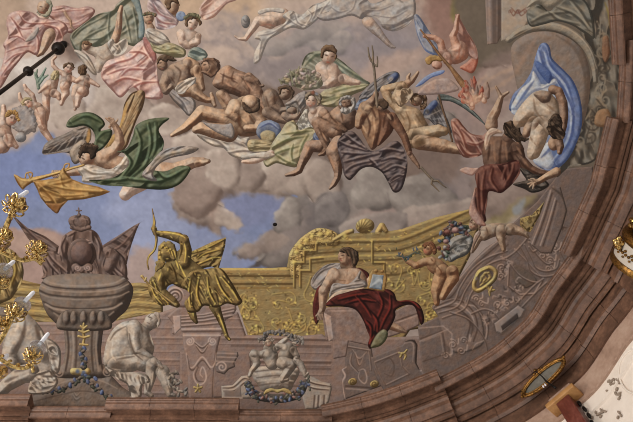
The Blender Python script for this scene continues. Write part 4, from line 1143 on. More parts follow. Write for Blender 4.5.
p.chain([(150, 480, 40), (90, 490, 36), (30, 530, 28), (-20, 580, 22)], ST2, sh=.5)
p.chain([(170, 420, 34), (190, 480, 30), (150, 520, 20)], ST2, sh=.5)
p.ell(42, 446, 26, 24, ST2, sh=.5)
for q in [[(100, 280), (90, 340), (60, 390)], [(140, 300), (160, 370), (150, 430)], [(60, 480), (120, 460)], [(20, 520), (70, 500)]]:
    p.st(q, (76, 62, 54), 16, .55)
for q in [[(80, 280), (60, 320)], [(160, 320), (184, 400)], [(40, 520), (110, 490)]]: p.st(q, (196, 182, 166), 12, .5)
p.done()
p = Part('hide', T, relief=.005)
p.poly([(176, 350), (214, 360), (240, 400), (236, 470), (220, 490), (200, 470), (190, 410)], ST2, R=14, sh=.5, flow=(40, 12, .5, 1.5))
p.poly([(130, 500), (180, 470), (210, 490), (230, 520), (200, 560), (150, 570), (110, 560)], ST2, R=14, sh=.5, flow=(0, 12, .5, 1.5))
for k in range(14): p.st([(120 + 8 * k, 540 - 4 * k + 10 * math.sin(k * 3)), (140 + 7 * k, 560 - 5 * k)], [(88, 75, 66), (186, 172, 156)][k % 2], 8, .6)
p.done()

# ---- flower basket with two grey cherubs
tile(230, 328, 100)
T = thing('basket', 'grey painted woven basket between two broken pediments', 'painted basket', (280, 380))
p = Part('bowl', T, relief=.005)
p.poly([(136, 262), (170, 246), (280, 236), (400, 244), (436, 268), (432, 300), (404, 350), (380, 392), (300, 404), (210, 400), (176, 360), (142, 310)], ST2, R=60, sh=.5)
for y, c in ((262, (190, 174, 158)), (280, (84, 70, 62)), (296, (180, 164, 148)), (318, (88, 74, 66)), (340, (176, 160, 144)), (366, (90, 76, 68))):
    p.st([(150 + (y - 262) * .35, y - 4), (290, y - 18), (424 - (y - 262) * .35, y - 6)], c, 9, .6, taper=False)
p.done()
def cherub_grey(body, head, label, at, marks=()):
    T = thing('cherub', label, 'painted statue', at, 'grey cherubs on the flower basket')
    p = Part('body', T, relief=.006)
    for c in body: p.chain(c, ST2, sh=.6)
    hx, hy, r, up, yaw = head
    p.head(hx, hy, r, ST2, up=up, yaw=yaw, eyes=(80, 66, 58))
    for q in marks: p.st(q, (80, 66, 58), 8, .6)
    p.done()
    p = Part('hair', T, relief=.006); p.hair(hx, hy, r, 'stone', up=up, yaw=yaw); p.done()
cherub_grey([[(250, 130, 40), (256, 180, 50), (266, 220, 44)], [(228, 160, 26), (190, 170, 24), (150, 160, 26)], [(148, 170, 28), (170, 220, 24), (160, 240, 20), (136, 270, 16), (124, 300, 12)], [(290, 130, 20), (330, 90, 18), (356, 70, 14)]], (244, 92, 32, -110, -.4), 'grey painted cherub with a raised knee on the left of the flower basket', (250, 240), [[(300, 150), (296, 220)], [(196, 190), (230, 240)], [(215, 150), (200, 180)]])
cherub_grey([[(370, 130, 40), (352, 180, 50), (350, 220, 46)], [(330, 220, 40), (390, 230, 34), (360, 280, 28), (340, 310, 24), (330, 330, 18), (362, 326, 12)], [(400, 140, 24), (424, 180, 18)], [(420, 200, 22), (446, 230, 22), (464, 270, 20), (474, 300, 14), (492, 284, 8)], [(340, 120, 22), (300, 110, 16)]], (426, 88, 36, -60, .5), 'grey painted cherub with a dangling leg on the right of the flower basket', (360, 240), [[(300, 140), (292, 220)], [(420, 170), (440, 200)], [(350, 250), (400, 256)]])
p = Part('leaf_wreath', relief=.004)
for k in range(34):
    a = math.radians(195 + 5 * k)
    rr = 96 + 34 * rs1.rand()
    p.ell(300 + rr * math.cos(a), 96 + rr * .62 * math.sin(a), 17, 9, [ST2, 'grey', ((60, 56, 56), (98, 94, 94), (138, 132, 130))][k % 3], rot=rs1.rand() * 180, sh=.5)
tag(p.done(), 'grey painted leaves above the heads of the two grey cherubs', 'painted leaves')
p = Part('flower_garland', relief=.006)
q = crom([(110, 350), (130, 400), (180, 430), (300, 446), (400, 430), (450, 400), (480, 340)], False, 8)
rs2 = np.random.RandomState(11)
FC = [((84, 54, 48), (150, 102, 90), (196, 156, 140)), ((60, 66, 90), (100, 110, 142), (148, 156, 176)), ((60, 60, 52), (96, 94, 82), (132, 128, 114)), ((100, 80, 70), (160, 134, 120), (204, 182, 166))]
p.chain([(112, 350, 20), (132, 398, 26), (184, 430, 28), (300, 446, 28), (400, 430, 28), (450, 400, 24), (478, 340, 18)], ((64, 58, 54), (104, 94, 86), (136, 124, 114)), smooth=True, sh=.2)
for k in range(120):
    x, y = q[rs2.randint(len(q))]
    p.ell(x + rs2.randn() * 15, y + rs2.randn() * 15, 9 + 6 * rs2.rand(), 8, FC[(k * 7) % 4] if not (x < 140 or x > 440) else FC[[1, 2][k % 2]], rot=k * 40, sh=.5)
tag(p.done(), 'painted garland of red and blue flowers along the foot of the grey basket', 'painted garland')
p = Part('gilt_shell', relief=.006)
p.poly([(212, 420), (226, 390), (262, 380), (300, 388), (340, 380), (376, 392), (392, 420), (360, 412), (330, 400), (300, 412), (270, 400), (240, 410)], 'goldl', R=8, sh=.5)
tag(p.done(), 'gilded scrolled rim above the flower garland on the grey basket', 'painted ornament')

# ---- seated woman with the red drapery
tile(270, 250)
p = Part('stone_block', relief=.003)
p.poly([(204, 240), (226, 226), (350, 224), (386, 280), (400, 330), (400, 380), (310, 360), (300, 420), (250, 430), (246, 360), (220, 356)], 'pinkst', R=6, smooth=False, sh=.5)
p.poly([(212, 246), (242, 262), (252, 350), (232, 362)], (156, 132, 120), R=4, smooth=False, sh=.2)
p.poly([(486, 244), (560, 206), (584, 216), (590, 296), (540, 320), (470, 344), (440, 340)], 'pinkst', R=6, smooth=False, sh=.5)
p.st([(490, 282), (580, 250)], ST_D, 6, .7).st([(490, 290), (580, 258)], ST_L, 5, .6)
p.st([(230, 240), (340, 240)], ST_L, 6, .5)
tag(p.done(), 'pale pinkish painted stone block the red-draped woman sits on', 'painted block')
tile(300, 240, 120)
T = thing('person', 'painted woman seated in dark red drapery with bare shoulders, holding a mirror', 'painted person', (280, 380))
p = Part('cape', T, relief=.003)
p.poly([(56, 236), (70, 190), (120, 140), (170, 122), (220, 124), (232, 150), (180, 180), (130, 230), (84, 262)], 'greyc', R=16, sh=.4, flow=(-45, 10, .3, 4))
p.folds([[(66, 230), (110, 170), (190, 134)], [(84, 246), (130, 200), (180, 160)]], (70, 60, 56), (170, 156, 148), 9, .6)
p.done()
p = Part('shawl', T, relief=.003)
p.poly([(300, 150), (340, 158), (366, 186), (362, 240), (330, 230)], 'red', R=12)
p.done()
p = Part('trailing_cloth', T, relief=.003)
p.poly([(84, 268), (110, 240), (120, 300), (112, 380), (92, 440), (78, 430), (66, 360)], 'red', R=14)
p.done()
p = Part('body', T, relief=.006)
p.chain([(240, 130, 30), (262, 150, 34)], 'skin', sh=.4)
p.poly([(176, 180), (200, 154), (250, 150), (310, 152), (345, 190), (352, 236), (300, 262), (200, 262), (170, 230)], 'skin', R=36, sh=.4)
p.chain([(178, 178, 32), (154, 220, 28), (126, 268, 26)], 'skin', sh=.5)
p.chain([(124, 266, 27), (120, 320, 22), (118, 360, 17), (110, 380, 15)], 'skin', sh=.4)
p.chain([(110, 372, 13), (96, 392, 8), (86, 400, 6)], 'deep', sh=.4)
for k in range(4): p.chain([(104 + 6 * k, 384, 5), (94 + 8 * k, 408, 4), (92 + 8 * k, 420, 3)], 'deep', sh=.4)
p.ell(238, 92, 38, 44, 'skin', rot=-15, sh=.6)
p.poly([(216, 62), (214, 84), (206, 96), (214, 102), (212, 112), (222, 126), (246, 120), (250, 80), (240, 58)], 'skin', R=14, sh=.2)
p.st([(218, 82), (232, 80)], 'face_line', 6, .9).st([(214, 70), (232, 66)], 'face_line', 5, .5).st([(209, 96), (216, 98)], 'lip', 5, .9).st([(212, 107), (222, 108)], 'lip', 6, .9)
p.st([(224, 126), (246, 134), (258, 122)], (90, 62, 48), 8, .6)
p.st([(192, 200), (210, 212), (240, 214)], (112, 82, 64), 8, .6).st([(250, 160), (246, 190)], (126, 94, 74), 6, .5).st([(150, 236), (136, 260)], (110, 80, 62), 9, .5)
p.st([(260, 110), (270, 140)], (96, 66, 52), 12, .5)
p.chain([(446, 436, 28), (496, 458, 21), (536, 476, 15), (556, 484, 8)], 'skin', sh=.4)
p.st([(460, 452), (526, 486)], (96, 68, 52), 9, .6)
p.chain([(372, 250, 18), (366, 210, 15), (390, 170, 10)], 'tan', sh=.4)
p.done()
p = Part('hair', T, relief=.006)
p.poly([(212, 66), (218, 44), (246, 36), (280, 44), (304, 66), (308, 100), (298, 128), (284, 138), (274, 118), (268, 92), (252, 82), (240, 66), (228, 70)], 'hair', R=14, sh=.4, flow=(60, 6, .4, 3))
for k in range(6): p.st([(222 + 12 * k, 50), (240 + 11 * k, 66 + 8 * k), (250 + 9 * k, 100 + 6 * k)], [(112, 88, 68), (34, 26, 20)][k % 2], 6, .6)
p.done()
p = Part('bodice', T, relief=.006)
p.poly([(166, 240), (190, 226), (250, 232), (290, 200), (310, 166), (322, 166), (316, 200), (344, 216), (352, 244), (300, 262), (230, 270), (170, 290), (152, 300)], 'greyc', R=14, sh=.4, flow=(-10, 8, .3, 4))
p.folds([[(180, 262), (240, 244), (330, 230)], [(170, 284), (230, 262), (300, 250)]], (88, 76, 70), (188, 174, 164), 8, .6)
p.poly([(160, 300), (200, 268), (280, 256), (340, 250), (300, 272), (200, 300), (140, 330)], (168, 144, 122), R=8, sh=.2)
p.done()
p = Part('drapery', T, relief=.006)
p.poly([(138, 334), (180, 296), (240, 276), (330, 256), (400, 262), (460, 258), (496, 280), (512, 318), (560, 316), (610, 326), (640, 360), (654, 420), (636, 446), (620, 400), (600, 350), (560, 342), (505, 366), (502, 400), (486, 440), (456, 490), (424, 530), (392, 556), (367, 572), (356, 548), (366, 512), (350, 470), (330, 420), (290, 366), (220, 350), (150, 350)], 'red', R=26, sh=.5, flow=(40, 14, .25, 3))
RL, RD = (120, 46, 38), (32, 18, 17)
p.folds([[(200, 320), (280, 300), (360, 290)], [(240, 340), (320, 320), (400, 330)], [(420, 280), (440, 340), (410, 420), (392, 490)], [(480, 290), (480, 360), (450, 420), (420, 490)], [(350, 420), (380, 460), (376, 540)], [(370, 370), (410, 420), (414, 480)], [(520, 330), (580, 330), (630, 370)], [(300, 290), (350, 350), (380, 400)], [(372, 550), (396, 510)]], RD, RL, 12, .75)
p.poly([(374, 566), (384, 530), (408, 492), (440, 470), (462, 488), (452, 526), (420, 558)], ((60, 56, 36), (106, 98, 70), (146, 136, 104)), R=16, sh=.4)
p.done()
T = thing('mirror', 'painted gold-framed mirror held up by the red-draped woman', 'painted mirror', (400, 262))
p = Part('frame', T, relief=.006)
p.poly([(366, 178), (380, 156), (420, 156), (452, 176), (458, 200), (448, 262), (440, 272), (352, 256)], 'ochre', R=8, smooth=False, sh=.5)
p.ell(400, 162, 12, 10, 'ochre'); p.ell(432, 164, 10, 9, 'ochre')
p.done()
p = Part('glass', T, relief=.004)
p.poly([(382, 180), (440, 186), (430, 262), (364, 252)], ((76, 84, 94), (112, 122, 132), (170, 174, 174)), R=6, smooth=False, sh=.3)
p.st([(376, 240), (420, 210), (434, 230)], (190, 192, 190), 16, .5)
tag(p.done(), 'blue-grey mirror glass')

# ---- silver vase of flowers with the cherub who brings a garland
tile(400, 205, 100)
T = thing('vase', 'silver-grey painted vase of flowers tipped on its side', 'painted vase', (370, 330))
p = Part('vessel', T, relief=.006)
p.poly([(300, 260), (330, 206), (390, 186), (440, 186), (462, 220), (440, 290), (410, 320), (360, 340), (320, 360), (290, 330)], ((58, 56, 54), (112, 108, 104), (160, 156, 150)), R=44, sh=.5, flow=(-30, 14, .3, 2))
for q in [[(316, 270), (350, 230), (440, 200)], [(310, 310), (360, 270), (446, 250)], [(330, 340), (380, 310), (424, 290)]]: p.st(q, (70, 68, 66), 7, .6).st([(x, y - 9) for x, y in q], (170, 166, 158), 6, .5)
for k in range(12): scroll(p, 330 + rs2.rand() * 100, 220 + rs2.rand() * 90, 10, [(160, 155, 146), (66, 64, 62)][k % 2], 4, 1.2, k * 60)
p.done()
p = Part('bouquet', T, relief=.006)
F2 = [((84, 56, 52), (142, 104, 96), (190, 156, 146)), ((92, 86, 82), (152, 144, 136), (198, 190, 180)), ((36, 44, 36), (74, 82, 66), (112, 118, 100)), ((50, 58, 78), (92, 104, 124), (138, 146, 160)), ((70, 40, 34), (110, 68, 58), (150, 104, 92))]
for k in range(62):
    t = rs2.rand()
    x, y = crom([(300, 340), (270, 260), (290, 190), (340, 140), (400, 150), (440, 180)], False, 10)[int(t * 50)]
    p.ell(x + rs2.randn() * 20, y + rs2.randn() * 18, 10 + 12 * rs2.rand(), 10, F2[(k * 3) % 5], rot=k * 47, sh=.5)
for q in [(300, 170, 20), (290, 230, 18), (350, 160, 24)]: p.ell(q[0], q[1], q[2], q[2] * .85, F2[[0, 1, 4][q[2] % 3]], sh=.6)
p.done()
TANP = ((88, 56, 38), (150, 110, 78), (196, 158, 118))
T = thing('cherub', 'painted curly-haired cherub with outstretched arm in front of the gilded wall', 'painted person', (200, 500))
p = Part('body', T, relief=.006)
p.poly([(170, 350), (200, 330), (250, 340), (290, 372), (320, 392), (360, 402), (352, 440), (280, 450), (260, 460), (200, 430), (168, 390)], TANP, R=40, sh=.5)
p.chain([(200, 352, 28), (150, 360, 25), (100, 384, 22)], TANP, sh=.5)
p.chain([(100, 382, 22), (50, 356, 17), (20, 328, 12), (8, 312, 8)], TANP, sh=.3)
p.chain([(270, 420, 46), (250, 480, 46), (228, 540, 34), (230, 580, 26), (232, 620, 18)], TANP, sh=.5)
p.chain([(330, 420, 40), (336, 460, 38), (300, 520, 30), (270, 580, 22)], TANP, sh=.5)
p.head(178, 282, 38, TANP, up=-80, yaw=-.75, sh=.5)
for q in [[(120, 380), (140, 386), (168, 384)], [(196, 340), (210, 356)], [(230, 380), (260, 420), (250, 450)], [(290, 440), (270, 500), (250, 560)], [(220, 400), (226, 430)]]: p.st(q, (86, 54, 38), 9, .6)
p.dot(158, 292, 12, (166, 98, 76), .6)
p.done()
p = Part('hair', T, relief=.006)
p.poly([(142, 256), (160, 236), (190, 228), (218, 244), (232, 280), (222, 316), (206, 300), (206, 270), (186, 256), (164, 262)], ((58, 34, 22), (108, 66, 44), (150, 102, 70)), R=10, sh=.4)
for k in range(7): p.ell(160 + 10 * k, 246 + 8 * abs(k - 2) ** 1.2, 9, 8, ((58, 34, 22), (112, 70, 46), (152, 106, 74)), sh=.4)
p.done()
p = Part('leaf_garland', relief=.005)
for k in range(26):
    x = -24 + 150 * rs2.rand(); y = 310 + 26 * math.sin(x / 22) + 30 * rs2.rand() - 12
    p.chain([(x, y, 5), (x + 18 * (rs2.rand() - .5), y - 16 * rs2.rand(), 3)], [((44, 50, 62), (84, 92, 104), (124, 130, 138)), ((40, 48, 36), (76, 82, 60), (110, 114, 86))][k % 2], sh=.5)
p.chain([(-20, 320, 4), (40, 330, 3), (90, 300, 3), (130, 310, 3)], ((40, 48, 44), (76, 82, 76), (110, 114, 100)))
tag(p.done(), 'painted sprig of blue-green leaves in the hand of the curly-haired cherub', 'painted garland')
# ---- cherub lying on the buttress
tile(450, 180, 120)
T = thing('cherub', 'painted pale cherub leaning over the curved grey buttress', 'painted person', (280, 280))
SK2 = ((88, 66, 52), (150, 124, 102), (190, 166, 142))
p = Part('body', T, relief=.006)
p.poly([(160, 262), (190, 236), (240, 226), (300, 230), (340, 250), (330, 290), (280, 290), (230, 300), (180, 320), (160, 300)], SK2, R=30, sh=.5)
p.chain([(270, 262, 28), (266, 300, 24), (274, 330, 18), (282, 366, 12)], SK2, sh=.6)
p.chain([(320, 256, 30), (370, 270, 22), (396, 284, 15), (410, 300, 9)], SK2, sh=.5)
p.chain([(176, 290, 24), (150, 310, 18), (130, 350, 15), (116, 376, 10)], SK2, sh=.5)
p.head(126, 236, 32, SK2, up=-60, yaw=-.6, sh=.5)
for q in [[(240, 250), (236, 290), (256, 320)], [(300, 250), (290, 280)], [(190, 250), (200, 280)], [(150, 300), (170, 300)]]: p.st(q, (84, 62, 50), 8, .6)
p.done()
p = Part('hair', T, relief=.006)
p.poly([(104, 218), (112, 200), (134, 198), (156, 212), (164, 240), (156, 262), (146, 250), (148, 228), (128, 216)], ((76, 54, 40), (126, 96, 74), (164, 134, 108)), R=9, sh=.4)
p.done()
p = Part('wing', T, relief=.005)
p.poly([(120, 330), (128, 290), (150, 266), (162, 280), (148, 310), (132, 340), (116, 380), (108, 386)], ((86, 66, 56), (148, 120, 104), (186, 162, 146)), R=10, sh=.5)
p.folds([[(150, 276), (130, 310), (116, 360)]], (90, 70, 60), (186, 164, 148), 5, .6)
p.done()
# ------------------------------------------------------------------ painted company in the clouds
PP = 'painted person'
def fig(label, at, name='person', cat=PP, group=None):
    return thing(name, label, cat, at, group)
# ===== far upper row
tile(225, 0, 110)
T = fig('painted reclining figure in white cloth with one bare leg and foot, top centre', (240, 120))
WH = ((110, 100, 94), (158, 146, 136), (196, 184, 170))
p = Part('body', T)
p.chain([(330, 90, 44), (280, 110, 44), (210, 110, 30)], 'fair', sh=.3)
p.chain([(260, 130, 36), (190, 118, 26), (160, 165, 20), (130, 205, 16), (118, 224, 14), (80, 222, 9), (58, 208, 6)], 'fair', sh=.4)
p.st([(200, 150), (240, 140), (290, 150)], (140, 96, 82), 9, .5).st([(150, 190), (124, 228)], (146, 96, 82), 8, .5)
p.done()
p = Part('cloth', T)
p.poly([(180, 190), (230, 170), (300, 160), (350, 120), (330, 90), (380, 60), (440, 84), (500, 30), (560, 10), (640, -30), (680, 20), (640, 60), (560, 90), (500, 140), (450, 170), (380, 160), (300, 200), (250, 232), (220, 300), (200, 350), (165, 366), (170, 300), (200, 236), (170, 222)], WH, R=24, sh=.3, flow=(-30, 12, .3, 3))
p.folds([[(190, 206), (270, 190), (350, 140)], [(210, 240), (196, 330)], [(340, 90), (390, 130), (440, 160)], [(400, 80), (420, 130), (470, 150)], [(480, 60), (500, 90), (470, 140)], [(530, 30), (520, 80), (500, 120)], [(600, 10), (560, 60), (540, 100)]], (112, 102, 98), (198, 188, 176), 9, .6)
p.poly([(190, 62), (240, 46), (300, 44), (340, 54), (330, 76), (260, 66), (200, 84)], WH, R=8, sh=.2)
p.done()
p = Part('bundle', T)
p.ell(118, 124, 26, 38, ((80, 76, 74), (124, 118, 116), (162, 156, 150)), sh=.4)
p.st([(104, 110), (118, 126), (132, 118)], (84, 78, 76), 7, .6).st([(108, 138), (126, 146)], (84, 78, 76), 6, .6)
p.done()
tile(320, 0, 110)
T = fig('painted pale figure in grey veils with one bare leg hanging down, top right of centre', (330, 120))
p = Part('veil', T)
p.poly([(-20, 90), (60, 60), (80, -20), (240, -30), (300, 20), (420, -20), (480, 10), (540, -10), (548, 80), (510, 140), (430, 180), (360, 160), (330, 110), (270, 94), (236, 110), (180, 90), (100, 110), (20, 120)], ((104, 94, 90), (150, 138, 130), (178, 166, 156)), R=26, sh=.2, flow=(-25, 16, .25, 4))
p.folds([[(60, 40), (110, 70), (160, 60)], [(210, -10), (190, 50), (150, 80)], [(320, 90), (420, 100), (500, 60)], [(260, 60), (340, 60), (420, 30)], [(350, 140), (440, 140), (520, 80)]], (106, 96, 94), (184, 172, 160), 9, .5)
p.done()
p = Part('body', T)
p.poly([(240, 120), (262, 96), (300, 104), (316, 130), (290, 168), (256, 150)], 'fair', R=24, sh=.2)
p.chain([(280, 130, 34), (320, 170, 30), (356, 210, 20), (392, 250, 15), (410, 266, 13), (428, 272, 7)], ((110, 92, 84), (160, 142, 130), (186, 170, 156)), sh=.35)
p.st([(300, 170), (340, 220), (384, 264)], (104, 88, 82), 9, .5)
p.done()
# ===== left upper: old man in pink
tile(0, 0, 100)
p = Part('drapery', relief=.002)
p.poly([(300, 90), (320, 50), (400, 34), (480, 50), (560, 40), (600, 70), (560, 130), (500, 180), (450, 210), (400, 190), (340, 130)], 'pink', R=24, sh=.3, flow=(-15, 14, .3, 3))
p.folds([[(330, 80), (420, 70), (560, 60)], [(380, 140), (470, 150), (560, 100)], [(420, 180), (500, 160)]], (120, 76, 68), (206, 172, 156), 8, .5)
p.chain([(402, 64, 10), (420, 100, 10), (444, 130, 9), (450, 170, 8), (468, 190, 6)], 'skin', sh=.3)
tag(p.done(), 'painted swirl of pale pink cloth behind the bearded man in pink, top left', 'painted drapery')
T = fig('painted grey-bearded man seated in pink robe with one bare knee, top left', (200, 330))
p = Part('body', T)
p.chain([(276, 100, 34), (260, 130, 40)], 'fair', sh=.3)
p.ell(274, 46, 40, 44, 'skin', rot=20, sh=.4)
p.chain([(320, 210, 42), (300, 250, 36), (280, 300, 24), (262, 330, 20), (240, 346, 14)], 'skin', sh=.4)
p.chain([(130, 240, 24), (120, 270, 18), (90, 290, 14), (60, 280, 9)], 'skin', sh=.3)
p.st([(250, 40), (268, 44)], 'face_line', 6, .8).st([(284, 50), (300, 56)], 'face_line', 6, .8).st([(272, 50), (264, 68)], (130, 90, 74), 5, .7).st([(256, 76), (272, 80)], 'lip', 5, .7)
p.st([(300, 220), (284, 280)], (196, 164, 146), 10, .5).st([(330, 230), (310, 290)], (116, 84, 70), 9, .5)
p.done()
p = Part('beard', T)
p.poly([(238, 66), (250, 84), (280, 88), (306, 66), (314, 30), (290, 2), (316, 4), (330, 36), (322, 76), (290, 106), (250, 100), (232, 82)], 'sage', R=10, sh=.3)
p.done()
p = Part('robe', T)
p.poly([(56, 90), (120, 66), (200, 76), (250, 110), (300, 120), (380, 130), (420, 160), (430, 200), (400, 230), (390, 290), (360, 350), (340, 280), (352, 220), (330, 180), (290, 190), (266, 240), (250, 310), (230, 350), (180, 330), (150, 350), (110, 400), (70, 450), (0, 560), (-30, 520), (10, 420), (30, 320), (20, 280), (50, 220), (40, 150)], 'pink', R=26, sh=.4, flow=(-35, 16, .3, 3))
p.folds([[(70, 110), (110, 170), (150, 250)], [(120, 90), (160, 140), (240, 150), (360, 140)], [(60, 240), (110, 230), (160, 260)], [(200, 200), (240, 240), (240, 330)], [(280, 160), (360, 180), (390, 240)], [(40, 330), (120, 300), (200, 290)], [(30, 400), (90, 350), (160, 330)], [(10, 480), (50, 420), (90, 380)], [(90, 130), (130, 180), (200, 180)], [(170, 260), (220, 200), (260, 170)]], (112, 68, 62), (206, 172, 158), 10, .6)
p.poly([(160, 256), (200, 210), (236, 170), (246, 190), (220, 240), (180, 262)], 'greyc', R=10, sh=.2)
p.done()
# ===== woman under grey-green cloak
tile(60, 0, 110)
T = fig('painted woman with raised arm under a grey-green cloak, pink cloth on her lap, upper left', (330, 420))
p = Part('cloak', T, relief=.003)
p.poly([(60, 200), (130, 140), (220, 80), (300, 60), (330, 20), (420, -40), (460, 40), (478, 150), (480, 220), (440, 262), (400, 260), (360, 240), (300, 260), (220, 270), (160, 262), (130, 250), (120, 300), (90, 290), (66, 250)], 'sage', R=30, sh=.4, flow=(-40, 18, .3, 3))
p.folds([[(80, 220), (140, 160), (290, 80)], [(120, 240), (180, 200), (290, 150)], [(290, 80), (280, 160), (290, 230)], [(370, 60), (390, 140), (410, 240)], [(420, 40), (440, 130), (450, 230)], [(160, 230), (240, 220), (300, 180)]], (64, 66, 56), (156, 154, 136), 11, .6)
p.poly([(400, -20), (440, -40), (470, 60), (486, 160), (478, 215), (450, 210), (452, 120), (430, 40)], ((70, 80, 80), (110, 120, 118), (146, 152, 144)), R=12, sh=.3)
p.done()
p = Part('body', T)
p.poly([(130, 262), (190, 270), (240, 262), (280, 240), (300, 280), (310, 330), (260, 380), (220, 420), (196, 380), (200, 330), (150, 300)], ((110, 92, 80), (154, 136, 120), (188, 170, 152)), R=34, sh=.4)
p.chain([(352, 40, 11), (344, 70, 15), (340, 110, 18), (336, 160, 20), (322, 210, 24), (300, 260, 26)], 'skin', sh=.4)
p.ell(150, 262, 26, 30, 'skin', rot=30, sh=.5)
p.st([(130, 250), (140, 276)], 'face_line', 6, .6).st([(150, 284), (162, 276)], 'face_line', 5, .5).st([(344, 30), (352, 22)], 'skin', 7, .8)
p.st([(220, 320), (250, 340), (290, 320)], (112, 92, 80), 8, .5).st([(330, 120), (326, 190)], (116, 86, 72), 8, .5)
p.done()
p = Part('hair', T)
p.poly([(126, 258), (134, 238), (156, 232), (176, 244), (180, 262), (160, 256), (144, 256)], 'brown', R=8, sh=.3)
p.done()
p = Part('sleeve', T)
p.poly([(272, 250), (300, 220), (320, 250), (350, 230), (380, 222), (390, 260), (370, 300), (330, 320), (300, 310)], 'white', R=16, sh=.4, flow=(-60, 10, .4, 3))
p.folds([[(300, 260), (330, 290)], [(340, 250), (360, 290)]], (100, 90, 82), (204, 194, 180), 8, .6)
p.done()
p = Part('white_cloth', T)
p.poly([(80, 290), (130, 296), (170, 330), (200, 390), (210, 430), (180, 420), (140, 370)], 'white', R=14, sh=.4, flow=(50, 10, .4, 3))
p.folds([[(90, 300), (150, 340), (196, 410)], [(110, 340), (160, 390)]], (100, 90, 82), (204, 194, 180), 8, .6)
p.done()
p = Part('drapery', T)
p.poly([(240, 400), (270, 350), (330, 330), (390, 300), (430, 260), (470, 230), (500, 214), (530, 250), (552, 310), (556, 370), (560, 440), (590, 560), (480, 560), (420, 500), (350, 560), (300, 520), (240, 450)], 'rose', R=36, sh=.5, flow=(-35, 20, .3, 3))
p.folds([[(260, 390), (330, 360), (420, 330), (490, 250)], [(270, 430), (350, 400), (440, 380), (540, 300)], [(400, 300), (460, 300), (520, 330)], [(350, 440), (400, 400), (500, 400)], [(480, 240), (500, 290), (540, 350)], [(320, 470), (380, 450), (480, 470)], [(400, 520), (460, 480), (560, 470)]], (124, 76, 70), (222, 190, 176), 13, .65)
p.poly([(474, 222), (502, 216), (536, 260), (552, 320), (540, 350), (510, 290)], ((100, 56, 52), (144, 92, 86), (180, 134, 124)), R=12, sh=.2)
p.done()
# ===== upper middle women
tile(130, 0, 110)
T = fig('painted dark-haired woman in white and pink at the top left edge, turned away', (230, 170))
p = Part('body', T)
p.chain([(236, 70, 22), (244, 96, 30)], 'skin', sh=.3)
p.ell(244, 42, 36, 46, 'skin', rot=10, sh=.4)
p.done()
p = Part('hair', T)
p.poly([(200, 30), (206, -10), (250, -20), (282, 4), (284, 30), (262, 20), (236, 16), (230, 50), (216, 54)], 'brown', R=12, sh=.3)
p.done()
p = Part('dress', T)
p.poly([(110, -10), (170, 0), (200, 40), (250, 90), (280, 110), (264, 150), (200, 170), (150, 160), (140, 100), (100, 50)], ((110, 92, 92), (160, 140, 138), (196, 180, 174)), R=20, sh=.4, flow=(40, 12, .3, 3))
p.folds([[(130, 20), (170, 80), (240, 110)], [(150, 100), (190, 130), (260, 140)], [(160, 140), (210, 158)]], (128, 84, 84), (204, 184, 176), 9, .6)
p.poly([(262, 92), (280, 66), (310, 70), (320, 100), (300, 120), (280, 118)], ((74, 84, 108), (110, 122, 144), (150, 158, 170)), R=10, sh=.3)
p.done()
T = fig('painted woman crowned with leaves looking up, left of the woman with folded arms', (150, 230))
p = Part('body', T)
p.ell(108, 108, 28, 34, 'skin', rot=15, sh=.4)
p.chain([(112, 140, 18), (118, 160, 24)], 'skin', sh=.3)
p.st([(92, 100), (104, 98)], 'face_line', 5, .7).st([(114, 96), (126, 98)], 'face_line', 5, .7).st([(106, 124), (118, 126)], 'lip', 5, .7)
p.done()
p = Part('wreath', T)
for k in range(8): p.ell(82 + 9 * k, 84 - 8 * math.sin(k * .5), 12, 8, [((50, 56, 40), (92, 94, 72), (130, 128, 100)), 'brown'][k % 2], rot=k * 40, sh=.3)
p.done()
p = Part('dress', T)
p.poly([(84, 180), (110, 160), (150, 170), (190, 190), (220, 220), (230, 256), (170, 262), (120, 250), (96, 220)], 'white', R=16, sh=.3, flow=(30, 10, .4, 3))
p.folds([[(100, 180), (150, 210), (220, 240)], [(110, 210), (150, 240)]], (104, 94, 84), (200, 188, 174), 8, .6)
p.poly([(116, 244), (160, 262), (220, 244), (280, 262), (320, 290), (310, 326), (250, 330), (190, 312), (140, 300)], 'lime', R=18, sh=.4, flow=(10, 10, .4, 3))
p.folds([[(140, 270), (200, 290), (260, 270)], [(180, 300), (240, 300), (300, 300)]], (84, 78, 52), (180, 170, 130), 8, .6)
p.done()
T = fig('painted bare woman crowned with leaves, arms folded on her breast, upper left', (350, 270))
p = Part('body', T)
p.poly([(270, 190), (310, 166), (360, 170), (400, 200), (402, 240), (372, 276), (320, 282), (290, 256), (272, 224)], 'fair', R=40, sh=.4)
p.chain([(290, 190, 24), (300, 240, 22), (340, 262, 18), (372, 230, 15)], 'fair', sh=.4)
p.chain([(392, 206, 18), (388, 240, 18), (350, 250, 14)], 'fair', sh=.4)
p.ell(358, 138, 30, 38, 'fair', rot=25, sh=.5)
p.st([(340, 128), (354, 132)], 'face_line', 5, .8).st([(368, 142), (382, 148)], 'face_line', 5, .7).st([(360, 136), (352, 152)], (140, 100, 84), 5, .5).st([(344, 160), (358, 166)], 'lip', 5, .8)
p.done()
p = Part('hair', T)
p.poly([(314, 120), (324, 84), (360, 74), (396, 92), (410, 126), (398, 150), (390, 124), (360, 108), (336, 116), (330, 150), (316, 146)], 'brown', R=10, sh=.4)
for k in range(8): p.ell(318 + 12 * k, 100 - 16 * math.sin(k * .45), 13, 7, ((56, 56, 40), (98, 94, 70), (134, 128, 100)), rot=-40 + 20 * k, sh=.3)
p.done()
p = Part('cushion', relief=.003)
